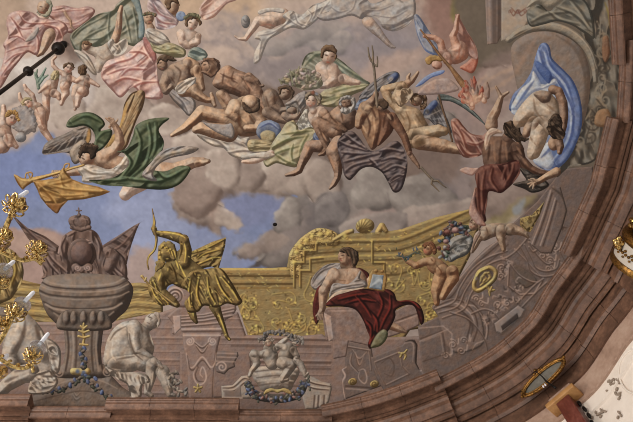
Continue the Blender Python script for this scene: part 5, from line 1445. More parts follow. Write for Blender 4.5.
p.poly([(330, 320), (350, 280), (390, 270), (430, 290), (446, 320), (420, 342), (370, 346)], ((70, 76, 70), (118, 124, 114), (156, 158, 144)), R=18, sh=.4, flow=(20, 10, .3, 2))
tag(p.done(), 'painted blue-green swag of cloth above the dark bearded man', 'painted drapery')
tile(130, 0, 110)
p = Part('drapery', relief=.002)
p.poly([(396, 60), (420, 10), (480, -30), (600, -30), (610, 0), (560, 20), (520, 60), (480, 100), (420, 112)], ((130, 96, 84), (176, 144, 130), (204, 178, 162)), R=20, sh=.3, flow=(-40, 14, .3, 3))
p.folds([[(420, 90), (490, 60), (560, 0)], [(410, 60), (470, 20)]], (136, 96, 86), (208, 182, 166), 9, .5)
tag(p.done(), 'painted wisp of pale pink cloth floating at the top, left of the reclining figure', 'painted drapery')
# ===== cherub cluster at the left
tile(0, 55, 110)
CH = ((112, 82, 68), (174, 142, 122), (210, 184, 164))
def putto(label, at, chains, head, marks=(), hairc='straw', extra=None, skin=CH):
    T = fig(label, at, 'cherub', group='cherubs at the left')
    p = Part('body', T)
    for c in chains: p.chain(c, skin, sh=.5)
    hx, hy, r, up, yaw = head
    p.head(hx, hy, r, skin, up=up, yaw=yaw, sh=.5)
    for q in marks: p.st(q, (116, 78, 62), 7, .55)
    p.done()
    p = Part('hair', T); p.hair(hx, hy, r, hairc, up=up, yaw=yaw); p.done()
    return T
p = Part('leaf_spray', relief=.003)
for q in [[(220, 190, 9), (216, 150, 11), (206, 110, 8), (214, 84, 4)], [(216, 150, 9), (240, 120, 9), (262, 76, 5)], [(222, 170, 8), (250, 130, 9), (274, 116, 5)], [(220, 150, 8), (204, 130, 6), (198, 100, 3)]]:
    p.chain(q, ((60, 74, 62), (108, 120, 104), (146, 154, 136)), sh=.3)
tag(p.done(), 'painted grey-green palm sprig held among the cherubs', 'painted leaves')
putto('painted cherub with raised arm, topmost of the cherub cluster', (380, 230), [[(384, 110, 30), (380, 150, 34), (372, 180, 30)], [(370, 180, 28), (378, 220, 22), (360, 250, 17), (352, 280, 12)], [(400, 130, 18), (440, 150, 15), (460, 160, 9)], [(368, 110, 16), (330, 90, 14), (304, 60, 12), (300, 30, 10), (320, 10, 8)]], (392, 76, 30, -70, .4), [[(384, 150), (360, 180)], [(400, 110), (410, 140)]], 'brown')
putto('painted cherub seen from behind, on the right of the cherub cluster', (460, 250), [[(490, 130, 26), (484, 170, 34), (470, 200, 36)], [(480, 210, 32), (440, 190, 26), (430, 230, 22), (436, 270, 16), (430, 310, 10)], [(500, 140, 18), (536, 160, 14), (566, 178, 9)], [(470, 210, 28), (450, 240, 22), (444, 290, 14)], [(470, 130, 16), (440, 150, 12)]], (472, 88, 28, -80, 9), [[(486, 150), (480, 200)], [(440, 210), (470, 230)]], 'brown')
putto('painted cherub with back turned, on the left of the cherub cluster', (270, 320), [[(312, 140, 26), (296, 180, 34), (280, 210, 34)], [(266, 220, 28), (264, 270, 22), (270, 320, 18), (266, 370, 12)], [(310, 220, 26), (330, 230, 20), (340, 250, 12)], [(280, 160, 18), (250, 190, 14), (224, 214, 8)]], (316, 116, 26, -70, 9), [[(290, 170), (284, 220)], [(266, 240), (280, 300)]], 'straw')
putto('painted cherub flying with both arms raised below the cherub cluster', (240, 400), [[(170, 300, 32), (210, 310, 40), (236, 340, 38)], [(240, 330, 36), (244, 390, 28), (250, 430, 22), (300, 500, 16), (320, 530, 9)], [(196, 280, 18), (186, 230, 15), (150, 196, 13), (140, 174, 10)], [(140, 280, 16), (116, 250, 13), (112, 222, 9)], [(226, 330, 30), (236, 400, 22), (252, 420, 16)]], (160, 278, 32, -130, -.3), [[(200, 290), (220, 330)], [(230, 360), (250, 410)]], 'straw')
tile(0, 80, 160)
p = Part('dark_cloud', relief=.002)
p.poly([(30, 130), (90, 100), (130, 120), (146, 160), (140, 200), (100, 214), (60, 200), (40, 170)], ((92, 82, 78), (130, 118, 112), (158, 146, 138)), R=20, sh=.2, edge=1.2)
tag(p.done(), 'small painted grey cloud under the two cherubs at the left edge', 'painted cloud')
putto('painted golden-haired cherub at the left edge of the picture, arm raised', (10, 280), [[(10, 190, 34), (14, 230, 34), (10, 260, 30)], [(20, 200, 22), (44, 240, 16), (64, 262, 10)], [(10, 170, 16), (16, 130, 12), (14, 104, 9)], [(8, 250, 24), (-20, 290, 16)], [(30, 230, 18), (40, 254, 12)]], (46, 152, 28, -70, .5), [[(20, 200), (30, 240)]], 'ochre')
p = Part('globe', relief=.003)
p.ell(82, 226, 22, 20, ((84, 78, 76), (130, 122, 118), (170, 160, 152)), sh=.4)
tag(p.done(), 'small painted grey ball against the sky below the grey cloud', 'painted ball')
# ===== trumpeter
tile(0, 80, 160)
WD = ((56, 47, 42), (100, 88, 80), (150, 136, 124))
T = fig('painted winged trumpeter in flying green drapery against the blue sky', (480, 380))
p = Part('wing', T)
p.poly([(168, 292), (174, 258), (200, 236), (250, 215), (300, 190), (336, 180), (358, 196), (358, 236), (340, 262), (330, 300), (300, 332), (282, 318), (276, 292), (250, 286), (206, 292)], WD, R=18, smooth=True, sh=.4, flow=(-20, 8, .5, 5))
for k in range(10): p.st([(176 + 16 * k, 288 - 3 * k), (220 + 13 * k, 256 - 5 * k), (290 + 6 * k, 214 - 2 * k)], [(60, 50, 46), (156, 142, 130)][k % 2], 5, .55)
p.st([(352, 196), (348, 230), (336, 262)], (150, 116, 74), 16, .8)
p.poly([(276, 280), (320, 236), (344, 250), (334, 300), (304, 330), (284, 316)], 'wing', R=14, sh=.2)
p.done()
p = Part('wing', T)
p.poly([(412, 262), (426, 230), (462, 200), (480, 150), (490, 96), (516, 54), (556, 40), (572, 54), (564, 106), (540, 156), (516, 220), (500, 262), (470, 290), (420, 290)], 'wingb', R=18, sh=.4, flow=(-66, 9, .5, 5))
for k in range(9): p.st([(552 - 3 * k, 60 + 12 * k), (516 - 3 * k, 130 + 10 * k), (480 - 3 * k, 220 + 6 * k)], [(76, 54, 36), (182, 150, 112)][k % 2], 5, .5)
p.st([(500, 90), (482, 160), (440, 240), (420, 270)], (166, 132, 82), 13, .7)
p.done()
p = Part('scarf', T)
p.poly([(262, 184), (272, 156), (310, 132), (360, 128), (400, 150), (414, 176), (396, 200), (436, 194), (442, 214), (424, 250), (390, 280), (364, 270), (376, 230), (362, 196), (330, 180), (290, 188)], 'green', R=18, sh=.4, flow=(20, 14, .3, 2))
p.folds([[(280, 170), (340, 144), (400, 170)], [(380, 240), (410, 210), (434, 204)]], (36, 44, 30), (98, 112, 84), 10, .6)
p.done()
p = Part('body', T)
p.chain([(398, 318, 38), (440, 330, 36), (490, 340, 34)], 'skin', sh=.4)
p.chain([(400, 306, 28), (450, 280, 24), (472, 246, 20), (468, 210, 16), (456, 184, 13), (444, 170, 12)], 'skin', sh=.5)
for q in [[(440, 168, 5), (424, 156, 4), (416, 150, 3)], [(444, 164, 5), (436, 150, 4), (428, 148, 3)], [(454, 168, 5), (462, 160, 4), (464, 154, 3)], [(450, 166, 5), (446, 154, 4), (440, 152, 3)], [(438, 176, 5), (430, 184, 4), (436, 192, 3)]]:
    p.chain(q, 'skin', sh=.3)
p.chain([(366, 352, 22), (320, 358, 19), (280, 364, 15), (246, 370, 13)], 'skin', sh=.4)
p.ell(222, 370, 20, 15, 'skin', sh=.5)
for k in range(4): p.chain([(208 + 9 * k, 360, 5), (206 + 9 * k, 374, 5), (212 + 8 * k, 382, 4)], 'tan', sh=.4)
p.ell(344, 306, 30, 36, 'skin', rot=30, sh=.5)
p.st([(322, 306), (334, 314)], 'face_line', 5, .8).st([(318, 296), (330, 300)], 'face_line', 4, .6).st([(320, 320), (314, 328)], (120, 84, 66), 5, .5).st([(326, 336), (336, 340)], 'lip', 5, .8).st([(350, 336), (370, 324)], (90, 62, 48), 8, .5)
p.chain([(640, 366, 44), (690, 356, 30), (760, 326, 22), (800, 322, 17), (822, 320, 9)], 'skin', sh=.4)
p.chain([(780, 330, 14), (800, 326, 12), (818, 322, 8)], 'tan', sh=.1)
p.chain([(560, 400, 36), (512, 430, 30), (494, 452, 24)], 'fair', sh=.4)
p.st([(660, 380), (730, 350), (790, 330)], (104, 76, 60), 10, .5).st([(440, 300), (470, 262)], (110, 80, 62), 9, .5).st([(410, 330), (440, 350)], (116, 86, 68), 8, .5)
p.done()
p = Part('hair', T)
p.poly([(310, 296), (314, 262), (340, 248), (372, 252), (386, 270), (376, 296), (360, 310), (350, 292), (336, 288), (322, 300), (316, 310)], ((26, 20, 16), (50, 38, 30), (88, 69, 54)), R=10, sh=.4)
for k in range(6): p.chain([(330 + 8 * k, 262, 5), (338 + 9 * k, 254 + 4 * (k % 3), 4), (346 + 9 * k, 262 + 6 * (k % 2), 3)], 'hair', sh=.4)
p.done()
p = Part('shirt', T)
p.poly([(306, 352), (340, 334), (380, 338), (430, 352), (470, 330), (500, 290), (516, 300), (500, 350), (460, 384), (400, 400), (330, 404), (322, 380)], 'white', R=18, sh=.4, flow=(10, 12, .4, 3))
p.folds([[(330, 350), (370, 370), (430, 370)], [(340, 390), (400, 384)], [(450, 370), (480, 340), (504, 306)]], (100, 88, 76), (206, 196, 182), 9, .6)
p.done()
p = Part('robe', T)
p.poly([(500, 268), (524, 220), (536, 180), (580, 156), (640, 148), (668, 152), (640, 176), (626, 200), (646, 240), (640, 280), (622, 310), (600, 350), (650, 360), (700, 340), (730, 338), (752, 352), (712, 408), (650, 432), (560, 428), (490, 420), (400, 414), (350, 394), (420, 392), (470, 372), (510, 330), (490, 290), (460, 284)], 'green', R=30, sh=.5, flow=(-40, 20, .3, 3))
p.folds([[(540, 190), (560, 250), (540, 330), (500, 380)], [(590, 170), (600, 250), (580, 330), (520, 390)], [(620, 170), (620, 260), (600, 310)], [(500, 290), (520, 330), (480, 390)], [(480, 390), (560, 400), (640, 400), (720, 360)], [(620, 360), (660, 390), (740, 350)], [(400, 404), (500, 396)]], (34, 40, 27), (108, 120, 94), 12, .7)
p.done()
p = Part('veil', T)
p.poly([(560, 372), (600, 320), (640, 278), (700, 262), (760, 262), (784, 272), (750, 292), (690, 304), (650, 318), (620, 340), (604, 372), (620, 396), (590, 396)], 'greyc', R=16, sh=.4, flow=(-25, 12, .4, 4))
p.folds([[(580, 370), (630, 310), (770, 270)], [(600, 350), (660, 300), (740, 284)]], (84, 74, 64), (168, 154, 136), 9, .6)
p.done()
p = Part('trumpet', relief=.006)
p.poly([(54, 376), (64, 374), (88, 386), (124, 392), (126, 404), (104, 420), (92, 432), (86, 430), (70, 410)], 'ochre', R=12, sh=.4)
p.chain([(120, 396, 11), (180, 380, 7), (230, 366, 6), (290, 346, 5), (330, 336, 4)], 'ochre', sh=.4)
p.st([(66, 380), (90, 394), (130, 392), (200, 372), (320, 338)], (206, 172, 110), 4, .7)
p.st([(58, 380), (70, 404), (86, 426)], (88, 58, 28), 6, .7)
p.chain([(100, 384, 3), (104, 368, 3), (120, 364, 3), (128, 372, 3), (120, 386, 3), (110, 368, 2)], 'ochre', smooth=True)
p.chain([(252, 350, 3), (256, 334, 3), (272, 330, 3), (270, 344, 3), (258, 352, 3)], 'ochre', smooth=True)
tag(p.done(), 'long painted golden trumpet with flared bell blown by the green-draped winged figure', 'painted trumpet')
tile(0, 170, 160)
p = Part('banner', relief=.004)
p.poly([(128, 42), (170, 40), (230, 30), (240, 0), (250, -10), (262, 10), (284, 36), (330, 54), (390, 66), (436, 86), (400, 100), (330, 116), (268, 120), (240, 150), (224, 172), (190, 146), (160, 110), (146, 76)], 'ochre', R=14, sh=.4, flow=(15, 14, .3, 3), smooth=False)
p.folds([[(150, 60), (200, 110), (226, 160)], [(240, 20), (250, 60), (270, 70)], [(180, 60), (280, 80), (420, 88)], [(170, 80), (240, 104), (330, 100)], [(200, 60), (260, 50), (290, 40)]], (92, 62, 30), (186, 150, 94), 9, .55)
p.poly([(180, 130), (210, 132), (240, 130), (262, 122), (240, 150), (224, 172), (196, 150)], ((70, 44, 24), (112, 74, 40), (150, 108, 66)), R=8, sh=.2)
tag(p.done(), 'painted ochre banner hanging from the golden trumpet', 'painted banner')
# ===== brown men on the left of the company
tile(150, 45, 120)
T = fig('painted dark-haired man with white loincloth and outstretched bare foot, left of the crouching bearded man', (190, 300))
p = Part('cloth_behind', T, relief=.003)
p.poly([(90, 240), (130, 230), (200, 260), (240, 300), (230, 360), (200, 372), (170, 340), (120, 290)], 'greyc', R=20, sh=.4, flow=(50, 14, .3, 3))
p.folds([[(110, 250), (170, 300), (200, 360)], [(150, 260), (210, 300)]], (82, 72, 68), (170, 156, 148), 9, .6)
p.done()
p = Part('body', T)
p.poly([(100, 110), (150, 86), (200, 70), (226, 96), (230, 150), (220, 200), (190, 240), (130, 240), (110, 190), (90, 160)], 'dusk', R=60, sh=.4)
p.chain([(96, 160, 34), (74, 200, 26), (84, 240, 22), (110, 220, 15)], 'dusk', sh=.5)
p.chain([(200, 90, 28), (240, 110, 26), (236, 140, 24)], 'tan', sh=.4)
p.chain([(250, 130, 26), (262, 190, 22), (276, 230, 15)], 'tan', sh=.4)
p.chain([(180, 230, 44), (220, 236, 36), (262, 270, 26), (300, 290, 17), (326, 290, 14), (340, 318, 11)], 'tan', sh=.5)
p.chain([(322, 256, 9), (330, 280, 12), (340, 316, 9)], 'tan', sh=.3)
p.ell(64, 104, 28, 32, 'dusk', rot=-20, sh=.5)
p.st([(50, 96), (60, 92)], 'face_line', 6, .8).st([(48, 114), (60, 112)], 'face_line', 5, .6).st([(58, 126), (70, 124)], 'lip', 5, .6)
for q in [[(130, 110), (160, 140), (150, 190)], [(200, 110), (210, 160)], [(110, 170), (130, 200)], [(240, 260), (290, 300)]]: p.st(q, (66, 46, 36), 10, .5)
for q in [[(150, 110), (190, 100)], [(220, 236), (270, 270), (310, 290)]]: p.st(q, (176, 146, 120), 9, .45)
p.done()
p = Part('hair', T)
p.poly([(34, 110), (38, 74), (62, 54), (100, 56), (140, 78), (120, 90), (96, 76), (84, 90), (60, 80), (46, 96)], 'hair', R=10, sh=.4)
p.done()
p = Part('loincloth', T)
p.poly([(130, 230), (160, 200), (200, 176), (240, 170), (236, 200), (200, 226), (180, 252), (150, 256)], 'white', R=16, sh=.4, flow=(-40, 10, .4, 3))
p.folds([[(144, 236), (190, 200), (234, 180)], [(160, 250), (196, 216)]], (104, 92, 82), (204, 192, 178), 8, .6)
p.done()
T = fig('painted bearded brown man crouching with his bare back to the grey cloud', (440, 300))
p = Part('body', T)
p.poly([(340, 170), (366, 130), (410, 106), (460, 130), (510, 150), (560, 190), (586, 240), (590, 300), (560, 320), (500, 290), (440, 262), (380, 244), (330, 210)], 'deep', R=56, sh=.5)
p.chain([(520, 170, 26), (556, 194, 20), (580, 216, 11), (594, 214, 8)], 'deep', sh=.4)
p.chain([(520, 200, 34), (560, 250, 34), (600, 330, 30)], 'deep', sh=.3)
p.chain([(370, 260, 24), (400, 320, 22), (420, 350, 16)], 'tan', sh=.5)
p.chain([(380, 256, 22), (420, 300, 26), (440, 300, 18)], 'deep', sh=.4)
p.ell(308, 112, 38, 36, 'deep', rot=-10, sh=.5)
for q in [[(440, 140), (430, 180), (460, 200)], [(390, 140), (380, 200)], [(480, 170), (520, 220), (520, 270)], [(420, 220), (480, 250)], [(370, 150), (410, 170), (450, 180)]]: p.st(q, (62, 40, 32), 11, .5)
for q in [[(380, 150), (420, 120)], [(450, 150), (500, 160)], [(400, 200), (430, 220)], [(500, 190), (540, 240)]]: p.st(q, (180, 140, 114), 11, .5)
p.st([(280, 106), (294, 102)], 'face_line', 7, .8).st([(274, 118), (266, 128)], (90, 60, 46), 5, .6)
p.done()
p = Part('beard', T)
p.poly([(270, 96), (286, 72), (320, 66), (352, 80), (368, 112), (352, 150), (330, 172), (300, 160), (272, 140), (296, 134), (310, 112), (296, 88)], ((60, 42, 34), (102, 76, 60), (146, 114, 92)), R=12, sh=.4, flow=(50, 7, .5, 3))
p.done()
tile(130, 80, 160)
p = Part('grey_drapery', relief=.003)
p.poly([(262, 212), (310, 190), (360, 180), (410, 204), (440, 228), (470, 226), (470, 262), (520, 270), (540, 296), (460, 314), (400, 300), (370, 270), (330, 262), (290, 240)], 'white', R=18, sh=.4, flow=(20, 12, .4, 3))
p.folds([[(280, 222), (340, 240), (380, 270)], [(330, 200), (380, 220), (440, 250)], [(380, 290), (450, 280), (530, 290)], [(400, 240), (450, 262)]], (92, 82, 78), (202, 190, 176), 9, .6)
tag(p.done(), 'painted rumpled white cloth under the brown man who buries his head', 'painted drapery')
T = fig('painted brown man with bowed bald head and leg stretched to the left on the cloud', (350, 220))
p = Part('body', T)
p.poly([(392, 110), (420, 76), (460, 62), (500, 90), (524, 130), (520, 180), (500, 216), (440, 222), (410, 200), (400, 160)], 'tan', R=52, sh=.5)
p.chain([(400, 160, 40), (340, 144, 32), (284, 126, 27), (250, 160, 22), (216, 190, 17), (190, 204, 13), (166, 218, 8)], 'tan', sh=.5)
p.chain([(390, 210, 36), (330, 200, 30), (284, 190, 24), (260, 196, 16)], 'tan', sh=.4)
p.chain([(412, 100, 26), (396, 130, 22), (420, 150, 18)], 'tan', sh=.5)
p.chain([(500, 120, 24), (520, 160, 20), (500, 190, 16), (460, 190, 14)], 'tan', sh=.5)
p.ell(474, 90, 34, 32, 'tan', rot=20, sh=.6)
for q in [[(430, 120), (430, 170), (450, 200)], [(350, 160), (290, 150)], [(470, 140), (490, 170)], [(280, 150), (230, 196)]]: p.st(q, (76, 50, 36), 10, .55)
for q in [[(280, 112), (330, 128), (380, 140)], [(270, 140), (230, 176)], [(420, 90), (406, 130)], [(440, 150), (460, 170)], [(300, 186), (350, 196)]]: p.st(q, (196, 160, 128), 9, .5)
p.dot(462, 76, 12, (206, 182, 158), .6)
p.done()
p = Part('hair', T)
p.poly([(446, 106), (440, 82), (460, 96), (480, 110), (500, 90), (496, 66), (512, 84), (510, 112), (490, 130), (462, 128)], 'hair', R=10, sh=.3)
p.done()
p = Part('loincloth', T)
p.poly([(372, 176), (400, 172), (412, 204), (404, 230), (380, 224), (340, 206), (300, 180), (286, 164), (310, 170)], 'greyc', R=10, sh=.3)
p.done()
tile(130, 80, 160)
p = Part('helmet', relief=.004)
p.poly([(498, 200), (512, 170), (550, 158), (586, 172), (596, 206), (580, 230), (548, 226), (520, 234), (504, 222)], 'blue', R=18, sh=.5)
p.poly([(514, 214), (540, 198), (572, 210), (566, 240), (530, 248)], 'straw', R=10, sh=.4)
p.folds([[(510, 190), (550, 172), (586, 196)]], (60, 66, 96), (140, 148, 172), 7, .6)
p.poly([(466, 240), (500, 234), (560, 246), (560, 276), (500, 282), (468, 276)], 'straw', R=10, sh=.3, flow=(0, 6, .5, 4))
tag(p.done(), 'painted blue helmet with straw-coloured trim lying on the white cloth', 'painted helmet')
# ===== centre: woman in green cloak, flower wreath, brown pair, lady in lime
tile(300, 0, 160)
T = fig('painted bare-shouldered woman in billowing grey-green cloak above the flower heap', (120, 350))
p = Part('cloak', T, relief=.003)
p.poly([(8, 250), (30, 212), (80, 200), (150, 230), (200, 270), (250, 310), (276, 330), (230, 350), (120, 350), (20, 340), (6, 290)], 'sage', R=30, sh=.4, flow=(35, 16, .3, 3))
p.folds([[(20, 260), (60, 220), (90, 214)], [(130, 240), (190, 280), (260, 326)], [(150, 270), (200, 320), (240, 340)]], (74, 80, 66), (160, 162, 140), 10, .6)
p.poly([(100, 352), (160, 330), (230, 330), (272, 334), (250, 356), (200, 380), (180, 420), (100, 420), (70, 390)], 'lime', R=20, sh=.3, flow=(-10, 12, .4, 3))
p.folds([[(120, 370), (180, 350), (260, 336)], [(100, 400), (170, 380)]], (92, 92, 62), (178, 170, 130), 9, .5)
p.done()
p = Part('body', T)
p.poly([(60, 262), (90, 240), (130, 250), (160, 280), (176, 320), (150, 340), (100, 344), (76, 310)], 'fair', R=50, sh=.4)
p.chain([(130, 270, 22), (136, 310, 20), (110, 334, 16), (84, 340, 11)], 'fair', sh=.4)
p.chain([(170, 310, 20), (200, 322, 16), (230, 326, 10)], 'fair', sh=.3)
p.ell(114, 222, 28, 34, 'fair', rot=12, sh=.5)
p.st([(98, 216), (110, 220)], 'face_line', 5, .8).st([(122, 224), (134, 222)], 'face_line', 5, .7).st([(112, 222), (108, 236)], (136, 98, 80), 5, .5).st([(104, 244), (116, 246)], 'lip', 5, .8)
p.done()
p = Part('hair', T)
p.poly([(80, 220), (84, 190), (110, 176), (136, 182), (146, 206), (140, 232), (134, 210), (114, 202), (96, 210), (90, 232)], 'brown', R=10, sh=.4)
p.done()
tile(250, 60, 100)
p = Part('flower_heap', relief=.005)
rs3 = np.random.RandomState(4)
F3 = [((92, 86, 70), (136, 126, 106), (168, 158, 136)), ((108, 90, 80), (156, 136, 122), (194, 176, 160)), ((84, 82, 62), (126, 122, 97), (164, 158, 130)), ((118, 96, 90), (168, 144, 136), (202, 184, 174))]
p.poly([(190, 130), (230, 90), (280, 60), (340, 50), (400, 70), (440, 110), (460, 150), (430, 180), (340, 190), (260, 160), (220, 150)], F3[0], R=30, sh=.3, flow=(30, 8, .5, 1.5))
for k in range(70):
    a, r = rs3.rand() * 6.28, rs3.rand() ** .6
    p.ell(335 + 115 * r * math.cos(a), 118 + 62 * r * math.sin(a), 8 + 12 * rs3.rand(), 9, F3[(k * 3) % 4], rot=k * 53, sh=.2)
for x, y in [(226, 120), (244, 124), (236, 134)]: p.ell(x, y, 14, 9, 'straw', rot=20, sh=.4)
for q in [[(270, 150, 6), (262, 100, 5), (250, 60, 3)], [(290, 140, 6), (292, 90, 4)], [(200, 150, 6), (182, 120, 4)], [(420, 150, 5), (450, 110, 3)], [(300, 80, 5), (310, 40, 3)]]: p.chain(q, F3[2], sh=.4)
tag(p.done(), 'painted heap of faded flowers and leaves below the woman in the grey-green cloak', 'painted flowers')
T = fig('painted shadowy brown man leaning over the grey-haired sleeper, left of the flower heap', (170, 360))
p = Part('body', T)
p.poly([(76, 250), (86, 200), (120, 178), (160, 190), (190, 230), (220, 290), (240, 340), (200, 370), (130, 370), (100, 330)], 'dusk', R=60, sh=.4)
p.chain([(120, 220, 34), (140, 290, 28), (190, 320, 22), (240, 310, 16)], 'dusk', sh=.5)
p.chain([(110, 330, 36), (180, 370, 28), (250, 390, 20)], 'dusk', sh=.4)
p.ell(222, 212, 38, 42, 'dusk', rot=20, sh=.5)
p.st([(206, 208), (220, 204)], 'face_line', 7, .8).st([(232, 200), (246, 202)], 'face_line', 7, .8).st([(220, 226), (228, 236)], (80, 58, 46), 6, .6)
for q in [[(150, 210), (170, 260)], [(100, 230), (120, 300)]]: p.st(q, (72, 52, 42), 10, .5)
p.st([(100, 210), (130, 196)], (156, 126, 104), 10, .5)
p.done()
p = Part('hair', T)
p.poly([(180, 210), (184, 170), (220, 160), (262, 176), (280, 210), (268, 250), (244, 262), (256, 220), (240, 184), (206, 186), (196, 216)], 'hair', R=12, sh=.4)
p.done()
T = fig('painted grey-haired sleeping figure resting its head on an arm, below the shadowy man', (260, 390))
p = Part('body', T)
p.ell(262, 322, 36, 34, 'dusk', rot=-20, sh=.5)
p.chain([(220, 350, 24), (240, 366, 24), (290, 360, 20), (310, 340, 14)], 'dusk', sh=.5)
p.st([(240, 330), (254, 332)], 'face_line', 6, .7).st([(270, 324), (284, 320)], 'face_line', 6, .7).st([(262, 340), (270, 346)], 'lip', 5, .5)
p.done()
p = Part('hair', T)
p.poly([(226, 310), (240, 280), (270, 266), (300, 284), (314, 316), (300, 346), (292, 310), (266, 296), (240, 306), (232, 330)], 'grey', R=10, sh=.4)
p.done()
tile(250, 60, 100)
p = Part('veil', relief=.003)
p.poly([(220, 280), (260, 250), (300, 214), (350, 196), (360, 230), (350, 300), (330, 340), (310, 320), (290, 270), (250, 290)], 'greyc', R=16, sh=.4, flow=(-50, 12, .4, 3))
tag(p.done(), 'painted grey veil hanging between the shadowy man and the fair woman', 'painted drapery')
T = fig('painted fair woman with curled hair in white shift and lime-green skirt, seated mid cloud', (380, 420))
p = Part('body', T)
p.poly([(370, 330), (400, 310), (440, 290), (468, 310), (466, 350), (430, 380), (400, 420), (370, 410), (360, 370)], 'fair', R=44, sh=.4)
p.chain([(452, 320, 26), (430, 360, 22), (400, 390, 16)], 'fair', sh=.4)
p.chain([(384, 290, 18), (400, 320, 24)], 'fair', sh=.2)
p.ell(384, 262, 32, 40, 'fair', rot=5, sh=.5)
p.st([(366, 256), (378, 254)], 'face_line', 5, .8).st([(392, 254), (404, 256)], 'face_line', 5, .8).st([(384, 258), (378, 274)], (140, 100, 84), 5, .5).st([(374, 288), (388, 288)], 'lip', 6, .9)
p.dots([(366, 276), (402, 276)], 9, (176, 112, 92), .4)
p.done()
p = Part('hair', T)
p.poly([(350, 256), (354, 220), (380, 198), (420, 202), (446, 226), (450, 264), (430, 290), (420, 262), (406, 236), (378, 230), (362, 246)], ((70, 58, 46), (116, 100, 82), (156, 138, 116)), R=10, sh=.4, flow=(30, 7, .5, 2))
p.dot(398, 204, 14, (124, 76, 62), .8).dot(420, 212, 12, (120, 126, 140), .7)
p.done()
p = Part('shift', T)
p.poly([(322, 350), (350, 310), (368, 320), (366, 360), (380, 400), (396, 430), (360, 460), (300, 450), (280, 420), (300, 390)], ((110, 102, 92), (168, 160, 146), (208, 200, 184)), R=16, sh=.4, flow=(60, 8, .7, 1.5))
for k in range(16): p.st([(300 + 6 * k, 420 - 6 * k + 20 * (k % 3)), (308 + 6 * k, 428 - 6 * k + 20 * (k % 3))], [(112, 106, 104), (214, 206, 192)][k % 2], 7, .6)
p.poly([(200, 440), (240, 396), (276, 380), (290, 410), (264, 440), (220, 460)], 'straw', R=14, sh=.3)
p.done()
tile(265, 110, 120)
p = Part('skirt', T)
p.poly([(84, 110), (110, 70), (140, 60), (170, 80), (180, 106), (230, 90), (262, 100), (266, 130), (244, 160), (226, 180), (206, 220), (186, 262), (164, 300), (120, 296), (60, 280), (10, 300), (-10, 262), (20, 230), (30, 190), (60, 140)], 'lime', R=34, sh=.5, flow=(-30, 22, .3, 3))
p.folds([[(90, 130), (160, 120), (250, 110)], [(40, 200), (110, 160), (220, 140)], [(20, 260), (80, 220), (190, 190)], [(150, 180), (140, 230), (150, 280)], [(60, 240), (110, 270), (160, 290)], [(230, 130), (200, 180), (180, 240)]], (84, 82, 54), (184, 174, 136), 12, .6)
p.done()
tile(130, 80, 160)
T = fig('painted bare forearm in a white sleeve resting on the cloud below the blue helmet', (500, 320), 'arm', 'painted arm')
p = Part('forearm', T)
p.chain([(556, 290, 14), (500, 316, 13), (470, 322, 10), (446, 322, 7)], 'fair', sh=.4)
p.done()
p = Part('sleeve', T)
p.poly([(440, 300), (480, 290), (540, 284), (572, 296), (540, 310), (490, 308), (450, 312)], 'white', R=8, sh=.2)
p.done()
# ===== grey-bearded seated man, blue wing, man with trident
tile(330, 70, 120)
p = Part('blue_cloth', relief=.003)
p.poly([(130, 200), (150, 160), (190, 142), (222, 150), (214, 180), (180, 200), (150, 210)], 'blue', R=14, sh=.4, flow=(-30, 10, .4, 2))
tag(p.done(), 'painted bright blue cloth behind the shoulder of the man with the trident', 'painted drapery')
tile(265, 110, 120)
T = fig('painted grey-bearded man seated with one knee drawn up and blue cloth under his thigh', (330, 230))
p = Part('loincloth', T)
p.poly([(250, 140), (270, 112), (300, 120), (320, 150), (326, 190), (310, 222), (290, 226), (274, 190), (262, 168)], 'blue', R=16, sh=.4, flow=(70, 10, .4, 3))
p.folds([[(266, 140), (290, 170), (304, 214)]], (62, 70, 104), (142, 150, 176), 8, .6)
p.done()
p = Part('body', T)
p.poly([(300, 40), (340, 10), (380, -20), (430, -40), (470, -10), (486, 40), (470, 90), (420, 110), (370, 100), (320, 70)], 'deep', R=60, sh=.4)
p.chain([(310, 24, 30), (340, 60, 24), (390, 90, 22), (420, 110, 14)], 'deep', sh=.5)
p.chain([(370, 120, 36), (310, 90, 36), (272, 62, 28), (290, 110, 27), (320, 170, 24), (330, 200, 20), (306, 228, 14), (286, 236, 8)], 'deep', sh=.5)
p.chain([(290, 190, 34), (236, 190, 30), (214, 240, 27), (190, 290, 20), (180, 318, 18), (150, 334, 15), (112, 342, 9)], 'deep', sh=.5)
for q in [[(280, 90), (310, 150), (330, 190)], [(220, 220), (200, 280)], [(400, 10), (410, 60)], [(350, 40), (380, 70)], [(190, 320), (140, 346)]]: p.st(q, (60, 40, 30), 11, .5)
for q in [[(262, 60), (280, 50)], [(300, 120), (322, 160)], [(230, 200), (206, 250)], [(370, 20), (400, 0)], [(180, 300), (160, 330)]]: p.st(q, (184, 146, 118), 10, .5)
p.ell(418, -30, 34, 34, 'deep', sh=.3)
p.done()
tile(330, 70, 120)
p = Part('hair', T)
p.ell(86, 172, 34, 34, 'deep', sh=.4)
p.poly([(44, 186), (44, 160), (66, 138), (100, 132), (130, 146), (138, 178), (126, 208), (100, 232), (70, 230), (52, 214), (64, 196), (88, 202), (110, 192), (114, 172), (102, 154), (78, 154), (62, 168), (58, 184)], ((80, 75, 72), (136, 129, 124), (186, 180, 172)), R=10, sh=.3, flow=(70, 7, .5, 2))
p.st([(70, 172), (84, 168)], 'face_line', 7, .9).st([(94, 166), (108, 168)], 'face_line', 7, .9).st([(86, 172), (82, 186)], (60, 40, 32), 6, .7)
for k in range(6): p.st([(60 + 12 * k, 196), (58 + 12 * k, 224)], [(186, 180, 174), (82, 78, 76)][k % 2], 5, .6)
p.done()
T = fig('painted winged old man with raised arm, seated behind the man with the trident', (440, 390))
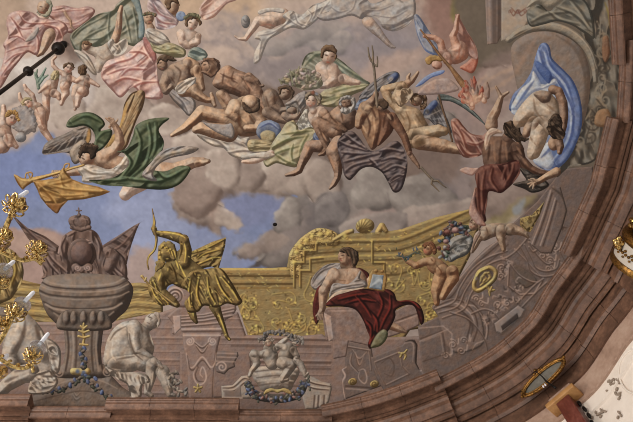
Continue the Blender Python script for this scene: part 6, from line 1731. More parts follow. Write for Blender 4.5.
for nm, pts, tip in (('wing', [(150, 150), (180, 104), (230, 60), (290, 20), (340, 6), (366, 24), (364, 60), (330, 80), (280, 90), (240, 130), (190, 150)], [(320, 50), (344, 30)]),
                     ('wing', [(486, 240), (510, 190), (540, 160), (576, 160), (600, 210), (630, 290), (640, 330), (600, 330), (560, 300), (520, 262)], [(510, 220), (550, 176)])):
    p = Part(nm, T)
    p.poly(pts, ((62, 58, 58), (104, 98, 98), (150, 142, 138)), R=16, sh=.4, flow=(-40 if tip[0][0] < 400 else 60, 9, .5, 4))
    (ax, ay), (bx_, by_) = tip
    p.chain([(ax, ay, 18), (bx_, by_, 17)], ((40, 48, 78), (70, 82, 116), (110, 120, 148)), sh=.2)
    for k in range(6): p.st([(pts[0][0] + 12 + 14 * k, pts[0][1] - 4 - 8 * k + (16 * k if ax > 400 else 0)), (pts[3][0] + 8 * k, pts[3][1] + 30 + (20 * k if ax > 400 else 0))], [(60, 56, 58), (156, 148, 142)][k % 2], 5, .5)
    p.done()
OLD = ((92, 70, 50), (158, 128, 98), (200, 174, 142))
p = Part('body', T)
p.poly([(340, 210), (370, 184), (420, 190), (470, 210), (500, 260), (520, 310), (470, 350), (420, 370), (390, 330), (360, 270)], OLD, R=60, sh=.5)
p.chain([(360, 200, 28), (310, 150, 26), (288, 104, 24), (330, 90, 20), (380, 80, 22)], OLD, sh=.5)
p.chain([(380, 100, 34), (350, 140, 26)], OLD, sh=.4)
p.chain([(400, 76, 22), (430, 56, 16), (450, 30, 12), (462, 12, 8)], 'skin', sh=.4)
p.chain([(410, 60, 14), (410, 36, 10), (420, 20, 6)], 'skin', sh=.3)
p.chain([(440, 360, 52), (500, 340, 44), (570, 320, 34), (600, 322, 24)], OLD, sh=.5)
p.chain([(470, 380, 40), (540, 390, 38), (600, 400, 36), (680, 420, 24), (730, 436, 18), (790, 430, 12), (830, 424, 7)], 'tan', sh=.4)
for q in [[(400, 220), (420, 280), (410, 330)], [(450, 230), (480, 280)], [(310, 120), (330, 170)], [(500, 360), (580, 340)], [(370, 230), (390, 260)]]: p.st(q, (90, 66, 46), 10, .5)
for q in [[(380, 210), (440, 210)], [(300, 100), (350, 90)], [(480, 320), (560, 304)], [(440, 260), (460, 300)], [(620, 396), (700, 420)]]: p.st(q, (206, 180, 146), 10, .45)
p.ell(452, 156, 34, 34, 'tan', rot=30, sh=.5)
p.st([(440, 160), (452, 166)], 'face_line', 6, .8).st([(464, 172), (474, 178)], 'face_line', 6, .7).st([(440, 178), (450, 184)], 'lip', 5, .6)
p.done()
p = Part('beard', T)
p.poly([(424, 150), (436, 124), (470, 122), (500, 130), (512, 160), (500, 196), (476, 210), (470, 190), (486, 164), (470, 144), (446, 142), (440, 166), (430, 176)], 'brown', R=12, sh=.4, flow=(40, 7, .5, 2))
p.poly([(340, 130), (370, 104), (400, 96), (430, 104), (436, 130), (410, 160), (380, 190), (350, 180)], ((96, 76, 58), (156, 130, 104), (198, 174, 146)), R=16, sh=.4, flow=(60, 8, .5, 2))
p.done()
tile(400, 60, 160)
p = Part('scythe', relief=.005)
p.poly([(148, 144), (160, 134), (200, 142), (250, 168), (300, 210), (326, 240), (338, 258), (300, 228), (250, 190), (200, 164), (152, 158)], ((36, 38, 36), (70, 74, 70), (116, 122, 116)), R=6, sh=.4)
p.st([(156, 150), (210, 154), (270, 190), (330, 250)], (134, 140, 134), 4, .6)
p.chain([(152, 134, 4), (170, 200, 4), (190, 262, 4), (206, 320, 4)], 'brown', sh=.4)
tag(p.done(), 'painted dark scythe blade and shaft beside the winged old man', 'painted scythe')
tile(330, 70, 120)
T = fig('painted muscular man seen from behind in mauve drapery, holding a trident', (250, 400))
p = Part('body', T)
BK = ((68, 44, 34), (138, 102, 76), (192, 156, 122))
p.poly([(150, 270), (166, 210), (200, 176), (250, 186), (300, 206), (330, 240), (336, 290), (310, 340), (260, 390), (220, 420), (190, 370), (170, 330)], BK, R=80, sh=.4)
p.poly([(262, 200), (310, 220), (334, 250), (334, 310), (300, 360), (250, 400), (262, 330), (270, 262)], ((58, 36, 28), (104, 70, 54), (146, 106, 82)), R=50, sh=0)
p.chain([(186, 200, 36), (160, 250, 28), (152, 290, 22)], BK, sh=.4)
p.chain([(196, 190, 28), (226, 160, 22), (240, 134, 16)], 'deep', sh=.4)
p.ell(242, 128, 15, 18, 'deep', sh=.5)
p.chain([(326, 250, 28), (360, 300, 24), (390, 350, 20), (408, 400, 18), (420, 440, 14)], ((66, 42, 32), (118, 82, 62), (158, 116, 90)), sh=.5)
p.chain([(420, 440, 14), (440, 470, 14), (462, 500, 10), (470, 516, 6)], 'deep', sh=.3)
p.ell(272, 190, 30, 30, 'dusk', sh=.5)
for q in [[(256, 210), (264, 280), (240, 390)], [(190, 230), (210, 290), (200, 350)], [(220, 200), (240, 250)], [(290, 240), (280, 300)], [(312, 260), (300, 330)]]: p.st(q, (58, 36, 28), 13, .55)
for q in [[(180, 210), (196, 190), (220, 196)], [(170, 290), (190, 330)], [(230, 250), (236, 320)], [(300, 230), (320, 260)], [(216, 240), (210, 260)]]: p.st(q, (204, 170, 136), 12, .5)
tile(265, 110, 120)
p.chain([(390, 180, 46), (362, 220, 42), (380, 290, 30), (384, 330, 21), (380, 356, 18), (362, 390, 15), (342, 412, 8)], 'deep', sh=.5)
p.st([(340, 240), (366, 310)], (170, 132, 106), 12, .5).st([(394, 250), (396, 320)], (60, 40, 30), 11, .5)
p.done()
tile(330, 70, 120)
p = Part('hair', T)
p.poly([(238, 184), (246, 158), (276, 152), (306, 170), (304, 196), (280, 206), (262, 190)], 'hair', R=12, sh=.4)
p.done()
tile(265, 110, 120)
tile(270, 60, 209.5)
p = Part('drapery', T)
p.poly([(203, 246), (222, 222), (246, 214), (268, 232), (300, 272), (330, 268), (358, 250), (384, 244), (404, 268), (414, 310), (408, 356), (394, 392), (372, 398), (354, 366), (336, 338), (306, 322), (276, 328), (254, 350), (240, 362), (224, 348), (216, 312), (206, 276)], 'mauve', R=16, sh=.5, flow=(-25, 12, .3, 3))
p.folds([[(210, 250), (240, 262), (296, 276)], [(226, 228), (256, 250), (290, 270)], [(214, 280), (250, 284), (310, 286)], [(222, 310), (260, 300), (330, 284)], [(228, 336), (262, 316), (340, 300)], [(330, 276), (360, 272), (402, 280)], [(336, 306), (370, 296), (410, 306)], [(350, 334), (380, 322), (410, 330)], [(362, 366), (384, 350), (404, 350)], [(376, 392), (388, 372)], [(300, 300), (320, 320)]], (48, 38, 39), (144, 128, 122), 7, .7)
p.done()
tile(300, 0, 160)
p = Part('trident', relief=.006)
WOOD = ((62, 50, 40), (108, 92, 76), (142, 126, 108))
p.chain([(304, 420, 5), (300, 360, 5), (292, 270, 5), (286, 240, 5)], WOOD, sh=.4)
p.chain([(290, 250, 4), (280, 240, 4), (272, 220, 4), (268, 186, 2)], WOOD, sh=.4)
p.chain([(288, 248, 4), (288, 210, 4), (284, 180, 2)], WOOD, sh=.4)
p.chain([(296, 256, 4), (304, 262, 4), (306, 240, 3), (304, 222, 2)], WOOD, sh=.4)
tag(p.done(), 'upper end of the painted trident, prongs against the pale cloud', 'painted trident')
tile(400, 170, 160)
p = Part('trident', relief=.006)
p.chain([(84, -10, 5), (110, 20, 5), (134, 44, 5)], WOOD, sh=.4)
p.chain([(128, 42, 4), (150, 44, 4), (166, 58, 3), (182, 70, 2)], WOOD, sh=.4)
p.chain([(128, 36, 4), (124, 54, 4), (140, 70, 3), (154, 84, 2)], WOOD, sh=.4)
tag(p.done(), 'lower forked end of a painted dark pitchfork over the grey cloud', 'painted trident')
# ===== flying torch-bearer and child
tile(390, 20, 100)
TB = ((116, 74, 58), (170, 126, 105), (206, 168, 147))
T = fig('painted flying rosy boy tipped head down, carrying a torch, upper right', (430, 230))
p = Part('wing', T)
p.poly([(150, -20), (180, -30), (240, 60), (280, 120), (312, 210), (280, 222), (230, 200), (200, 160), (170, 90)], ((84, 88, 104), (128, 130, 142), (166, 162, 162)), R=18, sh=.3, flow=(60, 10, .5, 4))
p.st([(160, 10), (186, 110), (230, 196), (300, 216)], (88, 104, 142), 12, .6).st([(160, -10), (180, 90), (220, 180)], (180, 170, 160), 7, .6)
p.done()
p = Part('scarf', T)
p.poly([(440, 300), (480, 270), (520, 236), (556, 230), (548, 290), (520, 336), (480, 324)], ((118, 60, 44), (168, 100, 80), (200, 144, 120)), R=18, sh=.3)
p.poly([(420, -40), (480, 60), (540, 160), (552, 240), (500, 230), (440, 130), (410, 30)], ((108, 72, 62), (148, 108, 94), (176, 138, 122)), R=24, sh=.2, flow=(60, 14, .3, 3))
p.done()
p = Part('body', T)
p.poly([(370, 180), (410, 150), (450, 130), (490, 170), (494, 230), (460, 262), (410, 280), (376, 262), (350, 220)], TB, R=50, sh=.5)
p.chain([(360, 230, 26), (330, 190, 24), (320, 140, 22), (280, 112, 18), (220, 100, 15)], TB, sh=.5)
p.chain([(420, 170, 30), (396, 100, 22), (416, 60, 18), (420, 10, 14), (430, -30, 10)], TB, sh=.5)
p.chain([(360, 230, 28), (370, 270, 22), (350, 262, 16)], TB, sh=.4)
p.ell(296, 282, 34, 30, TB, rot=20, sh=.5)
p.st([(270, 296), (286, 302)], 'face_line', 6, .6).st([(300, 306), (316, 304)], 'face_line', 6, .6)
p.st([(440, 170), (430, 230), (390, 262)], (132, 80, 62), 12, .5).st([(470, 200), (450, 250)], (140, 84, 64), 10, .4).st([(390, 190), (420, 180)], (224, 186, 162), 14, .5)
p.done()
p = Part('hair', T)
p.poly([(222, 240), (260, 224), (310, 226), (332, 250), (316, 262), (280, 258), (250, 280), (230, 270)], 'ochre', R=10, sh=.3)
p.done()
p = Part('torch', relief=.005)
p.chain([(192, 60, 5), (230, 110, 7), (320, 230, 9), (390, 310, 13), (440, 380, 20), (480, 430, 22)], ((76, 50, 34), (132, 94, 62), (176, 138, 98)), sh=.4)
tag(p.done(), 'long painted wooden torch shaft held by the flying rosy boy', 'painted torch')
tile(400, 60, 160)
p = Part('flames', relief=.004)
FL = [((110, 52, 40), (156, 76, 58), (190, 116, 90)), ((140, 96, 74), (182, 138, 112), (208, 172, 144)), ((100, 74, 62), (134, 106, 92), (160, 132, 116)), ((116, 66, 52), (146, 94, 78), (174, 124, 104))]
for k in range(44):
    a = rs3.rand() * 100 - 35
    x0, y0 = 282 + 26 * rs3.randn(), 148 + 14 * rs3.randn()
    r = 20 + 46 * rs3.rand()
    x1, y1 = x0 + r * .5 * math.sin(math.radians(a)) - 8, y0 - r * math.cos(math.radians(a))
    p.chain([(x0, y0, 11), ((x0 + x1) / 2 + 5, (y0 + y1) / 2, 8), (x1, y1, 3)], FL[(k * 7) % 4], sh=0)
p.dot(296, 156, 22, (214, 176, 146), .6).dot(262, 166, 16, (206, 160, 130), .5)
tag(p.done(), 'painted red flames at the tip of the torch', 'painted flames')
tile(390, 20, 100)
p = Part('blue_scarf', relief=.003)
p.poly([(160, 420), (200, 376), (240, 346), (300, 322), (344, 318), (330, 340), (260, 366), (200, 410)], ((76, 90, 128), (112, 126, 162), (146, 156, 180)), R=10, sh=.3)
p.poly([(300, 372), (270, 380), (200, 424), (180, 470), (300, 470), (420, 450), (430, 420), (370, 370)], ((110, 90, 84), (150, 126, 116), (178, 152, 138)), R=16, sh=.2)
tag(p.done(), 'painted strip of blue cloth between the old man and the torch-bearing boy', 'painted drapery')
# ===== falling figure in wine-red, seen from behind
tile(450, 80, 120)
T = fig('painted dark-haired man seen from behind in wine-red skirt, one leg kicked up and arm outstretched', (280, 420))
p = Part('cloak', T)
p.poly([(6, 210), (40, 204), (70, 240), (110, 280), (170, 290), (200, 270), (200, 330), (180, 380), (140, 404), (80, 408), (50, 380), (24, 320), (10, 262)], ((92, 56, 46), (142, 98, 84), (186, 146, 126)), R=26, sh=.4, flow=(45, 16, .3, 3))
p.folds([[(20, 220), (60, 280), (90, 360)], [(60, 260), (110, 310), (160, 390)], [(90, 330), (140, 340), (190, 320)], [(50, 340), (90, 390), (150, 396)]], (98, 54, 44), (194, 156, 136), 11, .6)
p.done()
p = Part('leg_up', T) if False else Part('body', T)
DKB = ((54, 36, 28), (98, 70, 56), (142, 108, 86))
p.chain([(218, 240, 34), (222, 200, 28), (244, 160, 24), (262, 110, 17), (270, 86, 13), (290, 74, 10), (306, 64, 7)], 'skin', sh=.4)
p.chain([(268, 90, 12), (254, 60, 9), (240, 34, 6)], 'skin', sh=.3)
p.poly([(176, 330), (200, 300), (250, 296), (310, 300), (350, 330), (390, 362), (360, 420), (330, 480), (240, 500), (190, 480), (170, 400)], DKB, R=90, sh=.4)
p.chain([(350, 360, 36), (370, 420, 30), (420, 470, 26), (470, 490, 20), (510, 492, 15)], DKB, sh=.4)
p.ell(520, 486, 18, 15, DKB, sh=.4)
for k, (x, y) in enumerate([(526, 446), (540, 452), (548, 464), (550, 482), (508, 456)]): p.chain([(518, 484, 7), ((518 + x) / 2, (484 + y) / 2 - 2, 6), (x, y, 4)], DKB, sh=.3)
for q in [[(270, 320), (262, 400), (266, 470)], [(210, 340), (200, 420)], [(320, 340), (330, 420)], [(350, 400), (400, 460), (460, 490)]]: p.st(q, (50, 33, 26), 14, .5)
for q in [[(230, 340), (236, 420)], [(290, 330), (300, 420)], [(370, 400), (410, 450)], [(204, 200), (228, 160)], [(350, 350), (376, 390)]]: p.st(q, (150, 114, 90), 13, .45)
p.chain([(300, 300, 26), (318, 280, 20)], DKB, sh=.3)
p.done()
p = Part('sash', T)
p.poly([(180, 330), (190, 280), (220, 252), (260, 262), (276, 280), (240, 284), (212, 310), (200, 360), (186, 370)], ((118, 92, 76), (172, 142, 120), (206, 178, 154)), R=12, sh=.4)
p.folds([[(190, 340), (204, 290), (250, 266)], [(200, 350), (216, 300)]], (122, 88, 74), (210, 184, 160), 7, .6)
p.done()
p = Part('hair', T)
p.poly([(278, 250), (286, 224), (320, 216), (350, 230), (372, 262), (390, 310), (400, 330), (370, 320), (376, 344), (346, 320), (316, 304), (296, 290), (284, 272)], 'hair', R=20, sh=.4, flow=(50, 8, .6, 4))
for k in range(7): p.chain([(330 + 8 * k, 260 + 6 * k, 6), (346 + 9 * k, 290 + 4 * k, 5), (358 + 9 * k, 322 - 2 * k, 2)], 'hair', sh=.4)
p.done()
tile(450, 130, 120)
p = Part('skirt', T)
p.poly([(130, 240), (150, 200), (200, 180), (280, 176), (340, 156), (366, 170), (370, 220), (340, 270), (300, 310), (266, 332), (220, 322), (200, 330), (196, 380), (186, 440), (190, 480), (150, 480), (130, 440), (120, 360), (140, 300)], 'wine', R=40, sh=.5, flow=(70, 18, .3, 3))
p.folds([[(150, 230), (150, 320), (160, 440)], [(190, 210), (176, 300), (180, 420)], [(230, 200), (220, 260), (260, 320)], [(340, 180), (330, 230), (290, 300)], [(300, 200), (280, 260)]], (56, 28, 24), (138, 96, 80), 13, .6)
p.poly([(100, 420), (120, 340), (134, 300), (132, 380), (150, 440), (190, 500), (150, 500), (110, 460)], ((112, 76, 66), (156, 118, 104), (190, 156, 138)), R=12, sh=.3)
p.done()
p = Part('pink_scarf', relief=.003)
p.poly([(50, 210), (80, 196), (120, 200), (150, 200), (130, 230), (110, 240), (70, 226)], ((120, 86, 76), (168, 134, 120), (196, 166, 150)), R=10, sh=.3)
tag(p.done(), 'painted scrap of pink cloth left of the wine-red skirt', 'painted drapery')
# ===== crouching figure in the blue cloak
tile(450, 60, 120)
T = fig('painted crouching figure doubled over inside a great blue and white cloak, far right', (500, 460))
tile(473, 0, 160)
p = Part('cloak', T, relief=.004)
p.poly([(262, 180), (284, 168), (302, 186), (310, 226), (330, 250), (362, 280), (396, 320), (420, 380), (430, 440), (428, 500), (410, 560), (380, 620), (340, 660), (290, 672), (240, 640), (250, 600), (290, 560), (300, 480), (260, 380), (220, 400), (180, 450), (150, 440), (142, 420), (160, 370), (200, 330), (230, 280), (244, 230)], ((60, 72, 108), (96, 110, 148), (134, 146, 178)), R=26, sh=.5, flow=(60, 20, .25, 3))
p.poly([(150, 440), (186, 380), (240, 336), (300, 340), (330, 400), (310, 500), (280, 590), (240, 600), (220, 540), (190, 470)], 'pale', R=8, sh=.1)
p.poly([(160, 400), (190, 350), (226, 320), (238, 280), (262, 320), (276, 340), (320, 310), (330, 330), (280, 350), (220, 380), (180, 430), (150, 430)], 'pale', R=16, sh=.1)
p.poly([(236, 630), (260, 590), (300, 560), (310, 600), (320, 640), (300, 666), (262, 656)], 'pale', R=14, sh=.1)
p.folds([[(262, 200), (280, 260), (300, 300)], [(290, 200), (310, 260), (370, 330), (400, 420)], [(340, 320), (390, 420), (396, 520)], [(400, 460), (380, 560), (320, 640)], [(170, 420), (210, 360), (240, 320)], [(270, 620), (300, 590), (310, 560)]], (64, 76, 116), (186, 192, 202), 12, .55)
p.poly([(244, 240), (270, 250), (310, 290), (300, 330), (270, 300), (246, 262)], ((48, 62, 106), (78, 94, 138), (110, 124, 160)), R=14, sh=.1)
p.done()
tile(450, 80, 120)
CR = ((110, 88, 70), (172, 148, 126), (204, 184, 162))
p = Part('body', T)
p.poly([(330, 210), (360, 150), (410, 90), (450, 60), (500, 56), (540, 80), (570, 130), (580, 190), (560, 262), (520, 290), (480, 240), (440, 220), (400, 240), (350, 250)], CR, R=60, sh=.5)
p.chain([(440, 220, 30), (410, 262, 26), (400, 284, 20)], 'skin', sh=.4)
p.chain([(480, 240, 50), (460, 320, 44), (440, 380, 36), (430, 396, 24)], CR, sh=.5)
p.chain([(540, 50, 24), (570, 60, 24), (594, 120, 24), (600, 190, 22), (596, 240, 20), (584, 290, 16)], 'deep', sh=.5)
p.poly([(440, 70), (490, 56), (530, 70), (526, 110), (490, 122), (460, 100)], 'dusk', R=30, sh=.2)
p.ell(548, 330, 32, 42, 'skin', rot=10, sh=.4)
p.chain([(566, 300, 24), (580, 350, 20), (576, 380, 13)], 'deep', sh=.4)
for q in [[(440, 100), (450, 160), (490, 210)], [(350, 220), (400, 220), (460, 190)], [(510, 130), (560, 170)], [(420, 300), (450, 340)]]: p.st(q, (112, 88, 70), 12, .5)
for q in [[(470, 130), (520, 160)], [(380, 150), (420, 110)], [(450, 280), (430, 360)]]: p.st(q, (212, 194, 172), 13, .45)
p.done()
p = Part('hair', T)
p.poly([(510, 250), (520, 210), (550, 176), (580, 190), (590, 240), (606, 280), (590, 310), (550, 312), (524, 290)], 'hair', R=20, sh=.4, flow=(40, 8, .5, 2))
p.done()
# ===== dark bundle and hand under the skirt
tile(450, 130, 120)
p = Part('dark_bird', relief=.004)
p.poly([(366, 200), (400, 206), (440, 230), (480, 240), (500, 262), (520, 290), (480, 320), (430, 330), (390, 310), (330, 286), (370, 272), (400, 262), (380, 230)], ((40, 34, 30), (76, 66, 58), (116, 104, 94)), R=18, sh=.4, flow=(20, 12, .5, 2))
tag(p.done(), 'painted dark crumpled bundle of cloth below the outstretched arm', 'painted bundle')
T = fig('painted hand and forearm reaching out of the blue cloak over the dark bundle', (480, 270), 'arm', 'painted arm')
p = Part('arm', T)
p.chain([(560, 220, 24), (510, 244, 18), (470, 268, 15), (440, 280, 14)], 'tan', sh=.4)
for x, y in [(414, 262), (410, 284), (418, 300), (436, 308)]: p.chain([(446, 282, 8), ((446 + x) / 2, (282 + y) / 2 - 4, 7), (x, y, 4)], 'tan', sh=.4)
p.chain([(456, 270, 7), (440, 258, 6), (426, 256, 4)], 'tan', sh=.3)
p.done()
whole()
p = Part('plaster_hole', relief=.001)
p.ell(275, 224.5, 2.2, 1.8, ((18, 14, 12), (24, 20, 18), (34, 28, 26)), sh=0)
tag(p.done(), 'small dark round hole in the painted clouds', 'hole')
# ------------------------------------------------------------------ the built hall: cornice, wall, fittings, light
def mesh_obj(name, bm, mat, parent=None, smooth=True, ang=None):
    me = bpy.data.meshes.new(name)
    bmesh.ops.recalc_face_normals(bm, faces=bm.faces)
    bm.to_mesh(me); bm.free()
    o = bpy.data.objects.new(name, me); bpy.context.scene.collection.objects.link(o)
    me.materials.append(MAT[mat])
    me.polygons.foreach_set('use_smooth', [smooth] * len(me.polygons))
    if parent is not None:
        o.parent = parent; o['_at'] = parent['_at']
        if parent.type == 'EMPTY': o.location = -Vector(parent['_at'])
    return o
def empty(name, label, cat, at, group=None):
    o = bpy.data.objects.new(name, None); bpy.context.scene.collection.objects.link(o)
    o.location = at; o['_at'] = [float(v) for v in at]; tag(o, label, cat, group)
    return o
PROFILE = [(1.25, .16), (.03, .12), (.0, .09), (.0, .02), (.02, .0), (.02, -.03), (.05, -.05), (.06, -.11), (.115, -.18), (.13, -.21), (.16, -.21), (.165, -.10), (.38, -.07), (.40, -.2),
           (.45, -.2), (.452, -.12), (.475, -.12), (.478, -.27), (.51, -.27), (.512, -.2), (.535, -.2), (.54, -.34), (.585, -.40), (.60, -.52), (.70, -.6), (.735, -.62), (.737, -.54), (.76, -.54), (.765, -.68), (.80, -.70), (.80, -.78),
           (.81, -.70), (.86, -.70), (.865, -1.0), (.82, -1.02), (.80, -1.06), (.80, -1.14), (.86, -1.20), (.862, -1.12), (.885, -1.12), (.89, -1.5), (.88, -1.62), (1.25, -1.62)]
def ring_path(px, z=HC, smooth=False):
    P = np.array([on_plane(x, y, z)[:2] for x, y in px])
    if smooth: P = crom(P, False, 6)
    return P
def normals(P):
    T = np.gradient(P, axis=0) if len(P) > 2 else np.repeat((P[1:] - P[:1]), 2, 0)
    T /= np.linalg.norm(T, axis=1, keepdims=True)
    N = np.stack([T[:, 1], -T[:, 0]], 1)
    return N * np.sign((N * (P - np.array(VC))).sum(1))[:, None]
def sweep(P, prof, N=None):
    """a moulding run: prof is (outward, up) swept along the plan line P"""
    n = len(P)
    if N is None: N = normals(P)
    bm = bmesh.new()
    rows = []
    for p, nn in zip(P, N):
        rows.append([bm.verts.new((p[0] + nn[0] * o, p[1] + nn[1] * o, HC + z)) for o, z in prof])
    m = len(prof)
    for a, b in zip(rows[:-1], rows[1:]):
        for k in range(m):
            bm.faces.new((a[k], a[(k + 1) % m], b[(k + 1) % m], b[k]))
    bm.faces.new(rows[0]); bm.faces.new(list(reversed(rows[-1])))
    return bm, N
def split_sharp(o, deg=28):
    md = o.modifiers.new('edge', 'EDGE_SPLIT'); md.split_angle = math.radians(deg)
def dense(px, n=8):
    out = []
    for a, b in zip(px[:-1], px[1:]):
        for t in np.arange(n) / n: out.append((a[0] + (b[0] - a[0]) * t, a[1] + (b[1] - a[1]) * t))
    return out + [px[-1]]
def lathe(bm, prof, at, axis=(0, 0, 1), n=24):
    ax = Vector(axis).normalized(); u = ax.orthogonal().normalized(); v = ax.cross(u); at = Vector(at)
    rings = []
    for r, h in prof:
        rings.append([bm.verts.new(at + ax * h + (u * math.cos(2 * math.pi * k / n) + v * math.sin(2 * math.pi * k / n)) * max(r, 1e-4)) for k in range(n)])
    for a, b in zip(rings[:-1], rings[1:]):
        for k in range(n): bm.faces.new((a[k], a[(k + 1) % n], b[(k + 1) % n], b[k]))
    bm.faces.new(rings[0]); bm.faces.new(list(reversed(rings[-1])))
def tube(bm, pts, n=10):
    """pts: (x, y, z, r)"""
    pts = crom(np.array(pts, float), False, 5) if len(pts) > 2 else np.array(pts, float)
    rings = []
    prev = None
    for i, p in enumerate(pts):
        t = Vector(pts[min(i + 1, len(pts) - 1)][:3]) - Vector(pts[max(i - 1, 0)][:3]); t.normalize()
        u = t.orthogonal().normalized() if prev is None else (prev - t * prev.dot(t)).normalized()
        prev = u; v = t.cross(u)
        rings.append([bm.verts.new(Vector(p[:3]) + (u * math.cos(2 * math.pi * k / n) + v * math.sin(2 * math.pi * k / n)) * p[3]) for k in range(n)])
    for a, b in zip(rings[:-1], rings[1:]):
        for k in range(n): bm.faces.new((a[k], a[(k + 1) % n], b[(k + 1) % n], b[k]))
    bm.faces.new(rings[0]); bm.faces.new(list(reversed(rings[-1])))
def blob(bm, at, s, rot=None, sub=2):
    from mathutils import Matrix
    M = Matrix.Translation(Vector(at)) @ (rot.to_4x4() if rot is not None else Matrix.Identity(4)) @ Matrix.Diagonal((*s, 1))
    bmesh.ops.create_icosphere(bm, subdivisions=sub, radius=1, matrix=M)
def block(bm, c, ex, ey, ez, bev=.02):
    """box about c with half-extent vectors"""
    c = Vector(c); vs = []
    for sx in (-1, 1):
        for sy in (-1, 1):
            for sz in (-1, 1): vs.append(bm.verts.new(c + ex * sx + ey * sy + ez * sz))
    f = [(0, 1, 3, 2), (4, 6, 7, 5), (0, 4, 5, 1), (2, 3, 7, 6), (0, 2, 6, 4), (1, 5, 7, 3)]
    fs = [bm.faces.new([vs[i] for i in q]) for q in f]
    es = list({e for q in fs for e in q.edges})
    bmesh.ops.bevel(bm, geom=es, offset=bev, segments=2, affect='EDGES', profile=.6)
def at_depth(px, py, dist):
    d = rays(px, py)
    return Vector(CAM + d * dist)
def at_z(px, py, z):
    return Vector(on_plane(px, py, z))

if HAVE:
    SC = bpy.context.scene
    # ---- cornice in its stepped runs
    runs = [([(604, -90), (610, 0), (613.7, 65)], 0, 'upper right marble cornice run stepping forward at the top edge'),
            ([(622, 40), (620.5, 80), (618, 122)], 0, 'short recessed marble cornice run at the right edge'),
            ([(608, 117), (592, 182), (560.5, 252)], 0, 'projecting marble cornice run along the right side'),
            ([(584, 236), (566, 262), (549, 285), (533, 312), (522, 325), (494, 349), (464, 367), (432, 383)], 1, 'long curved marble cornice run at the lower right'),
            ([(437, 371), (397, 387), (371, 395.6), (345, 402), (321, 407)], 1, 'projecting marble cornice run below the painted stone panels'),
            ([(332, 411), (280, 411.5), (230, 411)], 0, 'recessed marble cornice run below the flower basket'),
            ([(239, 400), (180, 399.5), (106, 399.5)], 0, 'projecting marble cornice run below the seated grey statue'),
            ([(112, 408), (70, 408), (24, 408)], 0, 'recessed marble cornice run below the urn'),
            ([(30, 396), (-20, 396), (-110, 395)], 0, 'projecting marble cornice run at the lower left corner')]
    PATHS = []
    for k, (px, sm, lab) in enumerate(runs):
        P = ring_path(px if sm else dense(px, 4), smooth=bool(sm))
        PATHS.append(P)
        seg = np.linalg.norm(np.diff(P, axis=0), axis=1); cum = np.concatenate([[0], np.cumsum(seg)])
        nb = max(1, int(round(cum[-1] / 1.15))); bm = bmesh.new()
        for q in range(nb):                      # cut stones with fine open joints
            s0, s1 = cum[-1] * q / nb + .004, cum[-1] * (q + 1) / nb - .004
            tt = np.linspace(s0, s1, 9)
            Q = np.stack([np.interp(tt, cum, P[:, 0]), np.interp(tt, cum, P[:, 1])], 1)
            NN = normals(P); NQ = np.stack([np.interp(tt, cum, NN[:, 0]), np.interp(tt, cum, NN[:, 1])], 1); NQ /= np.linalg.norm(NQ, axis=1, keepdims=True)
            b1, N = sweep(Q, PROFILE, NQ)
            tmp = bpy.data.meshes.new('t'); b1.to_mesh(tmp); b1.free(); bm.from_mesh(tmp); bpy.data.meshes.remove(tmp)
        o = mesh_obj('trim_%d' % (k + 1), bm, 'marble', smooth=True); split_sharp(o)
        o['kind'] = 'structure'; o['label'] = lab
    # ---- frieze and white wall under the curved run
    wallpx = [(640, 150), (600, 212), (566, 262), (549, 285), (533, 312), (522, 325), (494, 349), (464, 367), (432, 383), (380, 396)]
    WP = ring_path(wallpx, smooth=True)
    bm, WN = sweep(WP, [(.93, -1.5), (.93, -2.16), (.90, -2.18), (.90, -2.22), (1.4, -2.22), (1.4, -1.5)])
    o = mesh_obj('trim_10', bm, 'frieze'); split_sharp(o); o['kind'] = 'structure'; o['label'] = 'pale pink marble frieze below the curved cornice'
    bm, WN = sweep(WP, [(.96, -2.2), (.96, -2.5), (.93, -2.52), (.93, -2.58), (.98, -2.6), (.98, -9.5), (1.4, -9.5), (1.4, -2.2)])
    o = mesh_obj('wall_right', bm, 'plaster'); split_sharp(o); o['kind'] = 'structure'
    def on_wall(px, py, off=.98):
        """the point of the wall face (off metres outside the cornice line) seen there"""
        Q = WP + WN * off
        d = rays(px, py); best = None
        for a, b in zip(Q[:-1], Q[1:]):
            e = b - a
            A = np.array([[d[0], -e[0]], [d[1], -e[1]]]); det = np.linalg.det(A)
            if abs(det) < 1e-9: continue
            t, s = np.linalg.solve(A, a - CAM[:2])
            if -.02 <= s <= 1.02 and t > 0:
                best = (Vector(CAM + d * t), Vector((e[0], e[1], 0)).normalized())
        if best is None:
            t = 15.0; best = (Vector(CAM + d * t), Vector((1, 0, 0)))
        p, tg = best
        n = Vector((tg.y, -tg.x, 0))
        if n.dot(Vector((VC[0] - p.x, VC[1] - p.y, 0))) < 0: n = -n
        return p, tg, n
    UPV = Vector((0, 0, 1))
    # stucco sprays on the white wall
    def spray(cx, cy, pts, label):
        p0, tg, n = on_wall(cx, cy)
        from mathutils import Matrix
        S = empty('stucco_spray', label, 'stucco ornament', p0, 'stucco sprays on the white wall')
        for (x, y, r) in pts:
            p, t2, n2 = on_wall(x, y)
            R = Matrix((t2, UPV, n2)).transposed()
            ro = Matrix.Rotation(x * 3 + y, 3, n2)
            bm = bmesh.new()
            blob(bm, p + n2 * .03, (r, r * .5, .028), ro @ R, 2)
            mesh_obj('leaf', bm, 'stucco_grey', S)
    rsx = np.random.RandomState(2)
    spray(620, 388, [(618 + 4.5 * rsx.randn(), 385 + 4 * rsx.randn(), .05) for _ in range(16)] + [(619, 395, .04), (620, 399, .04), (621, 396, .03)], 'grey stucco leaf cluster on the white wall, right of the pilaster')
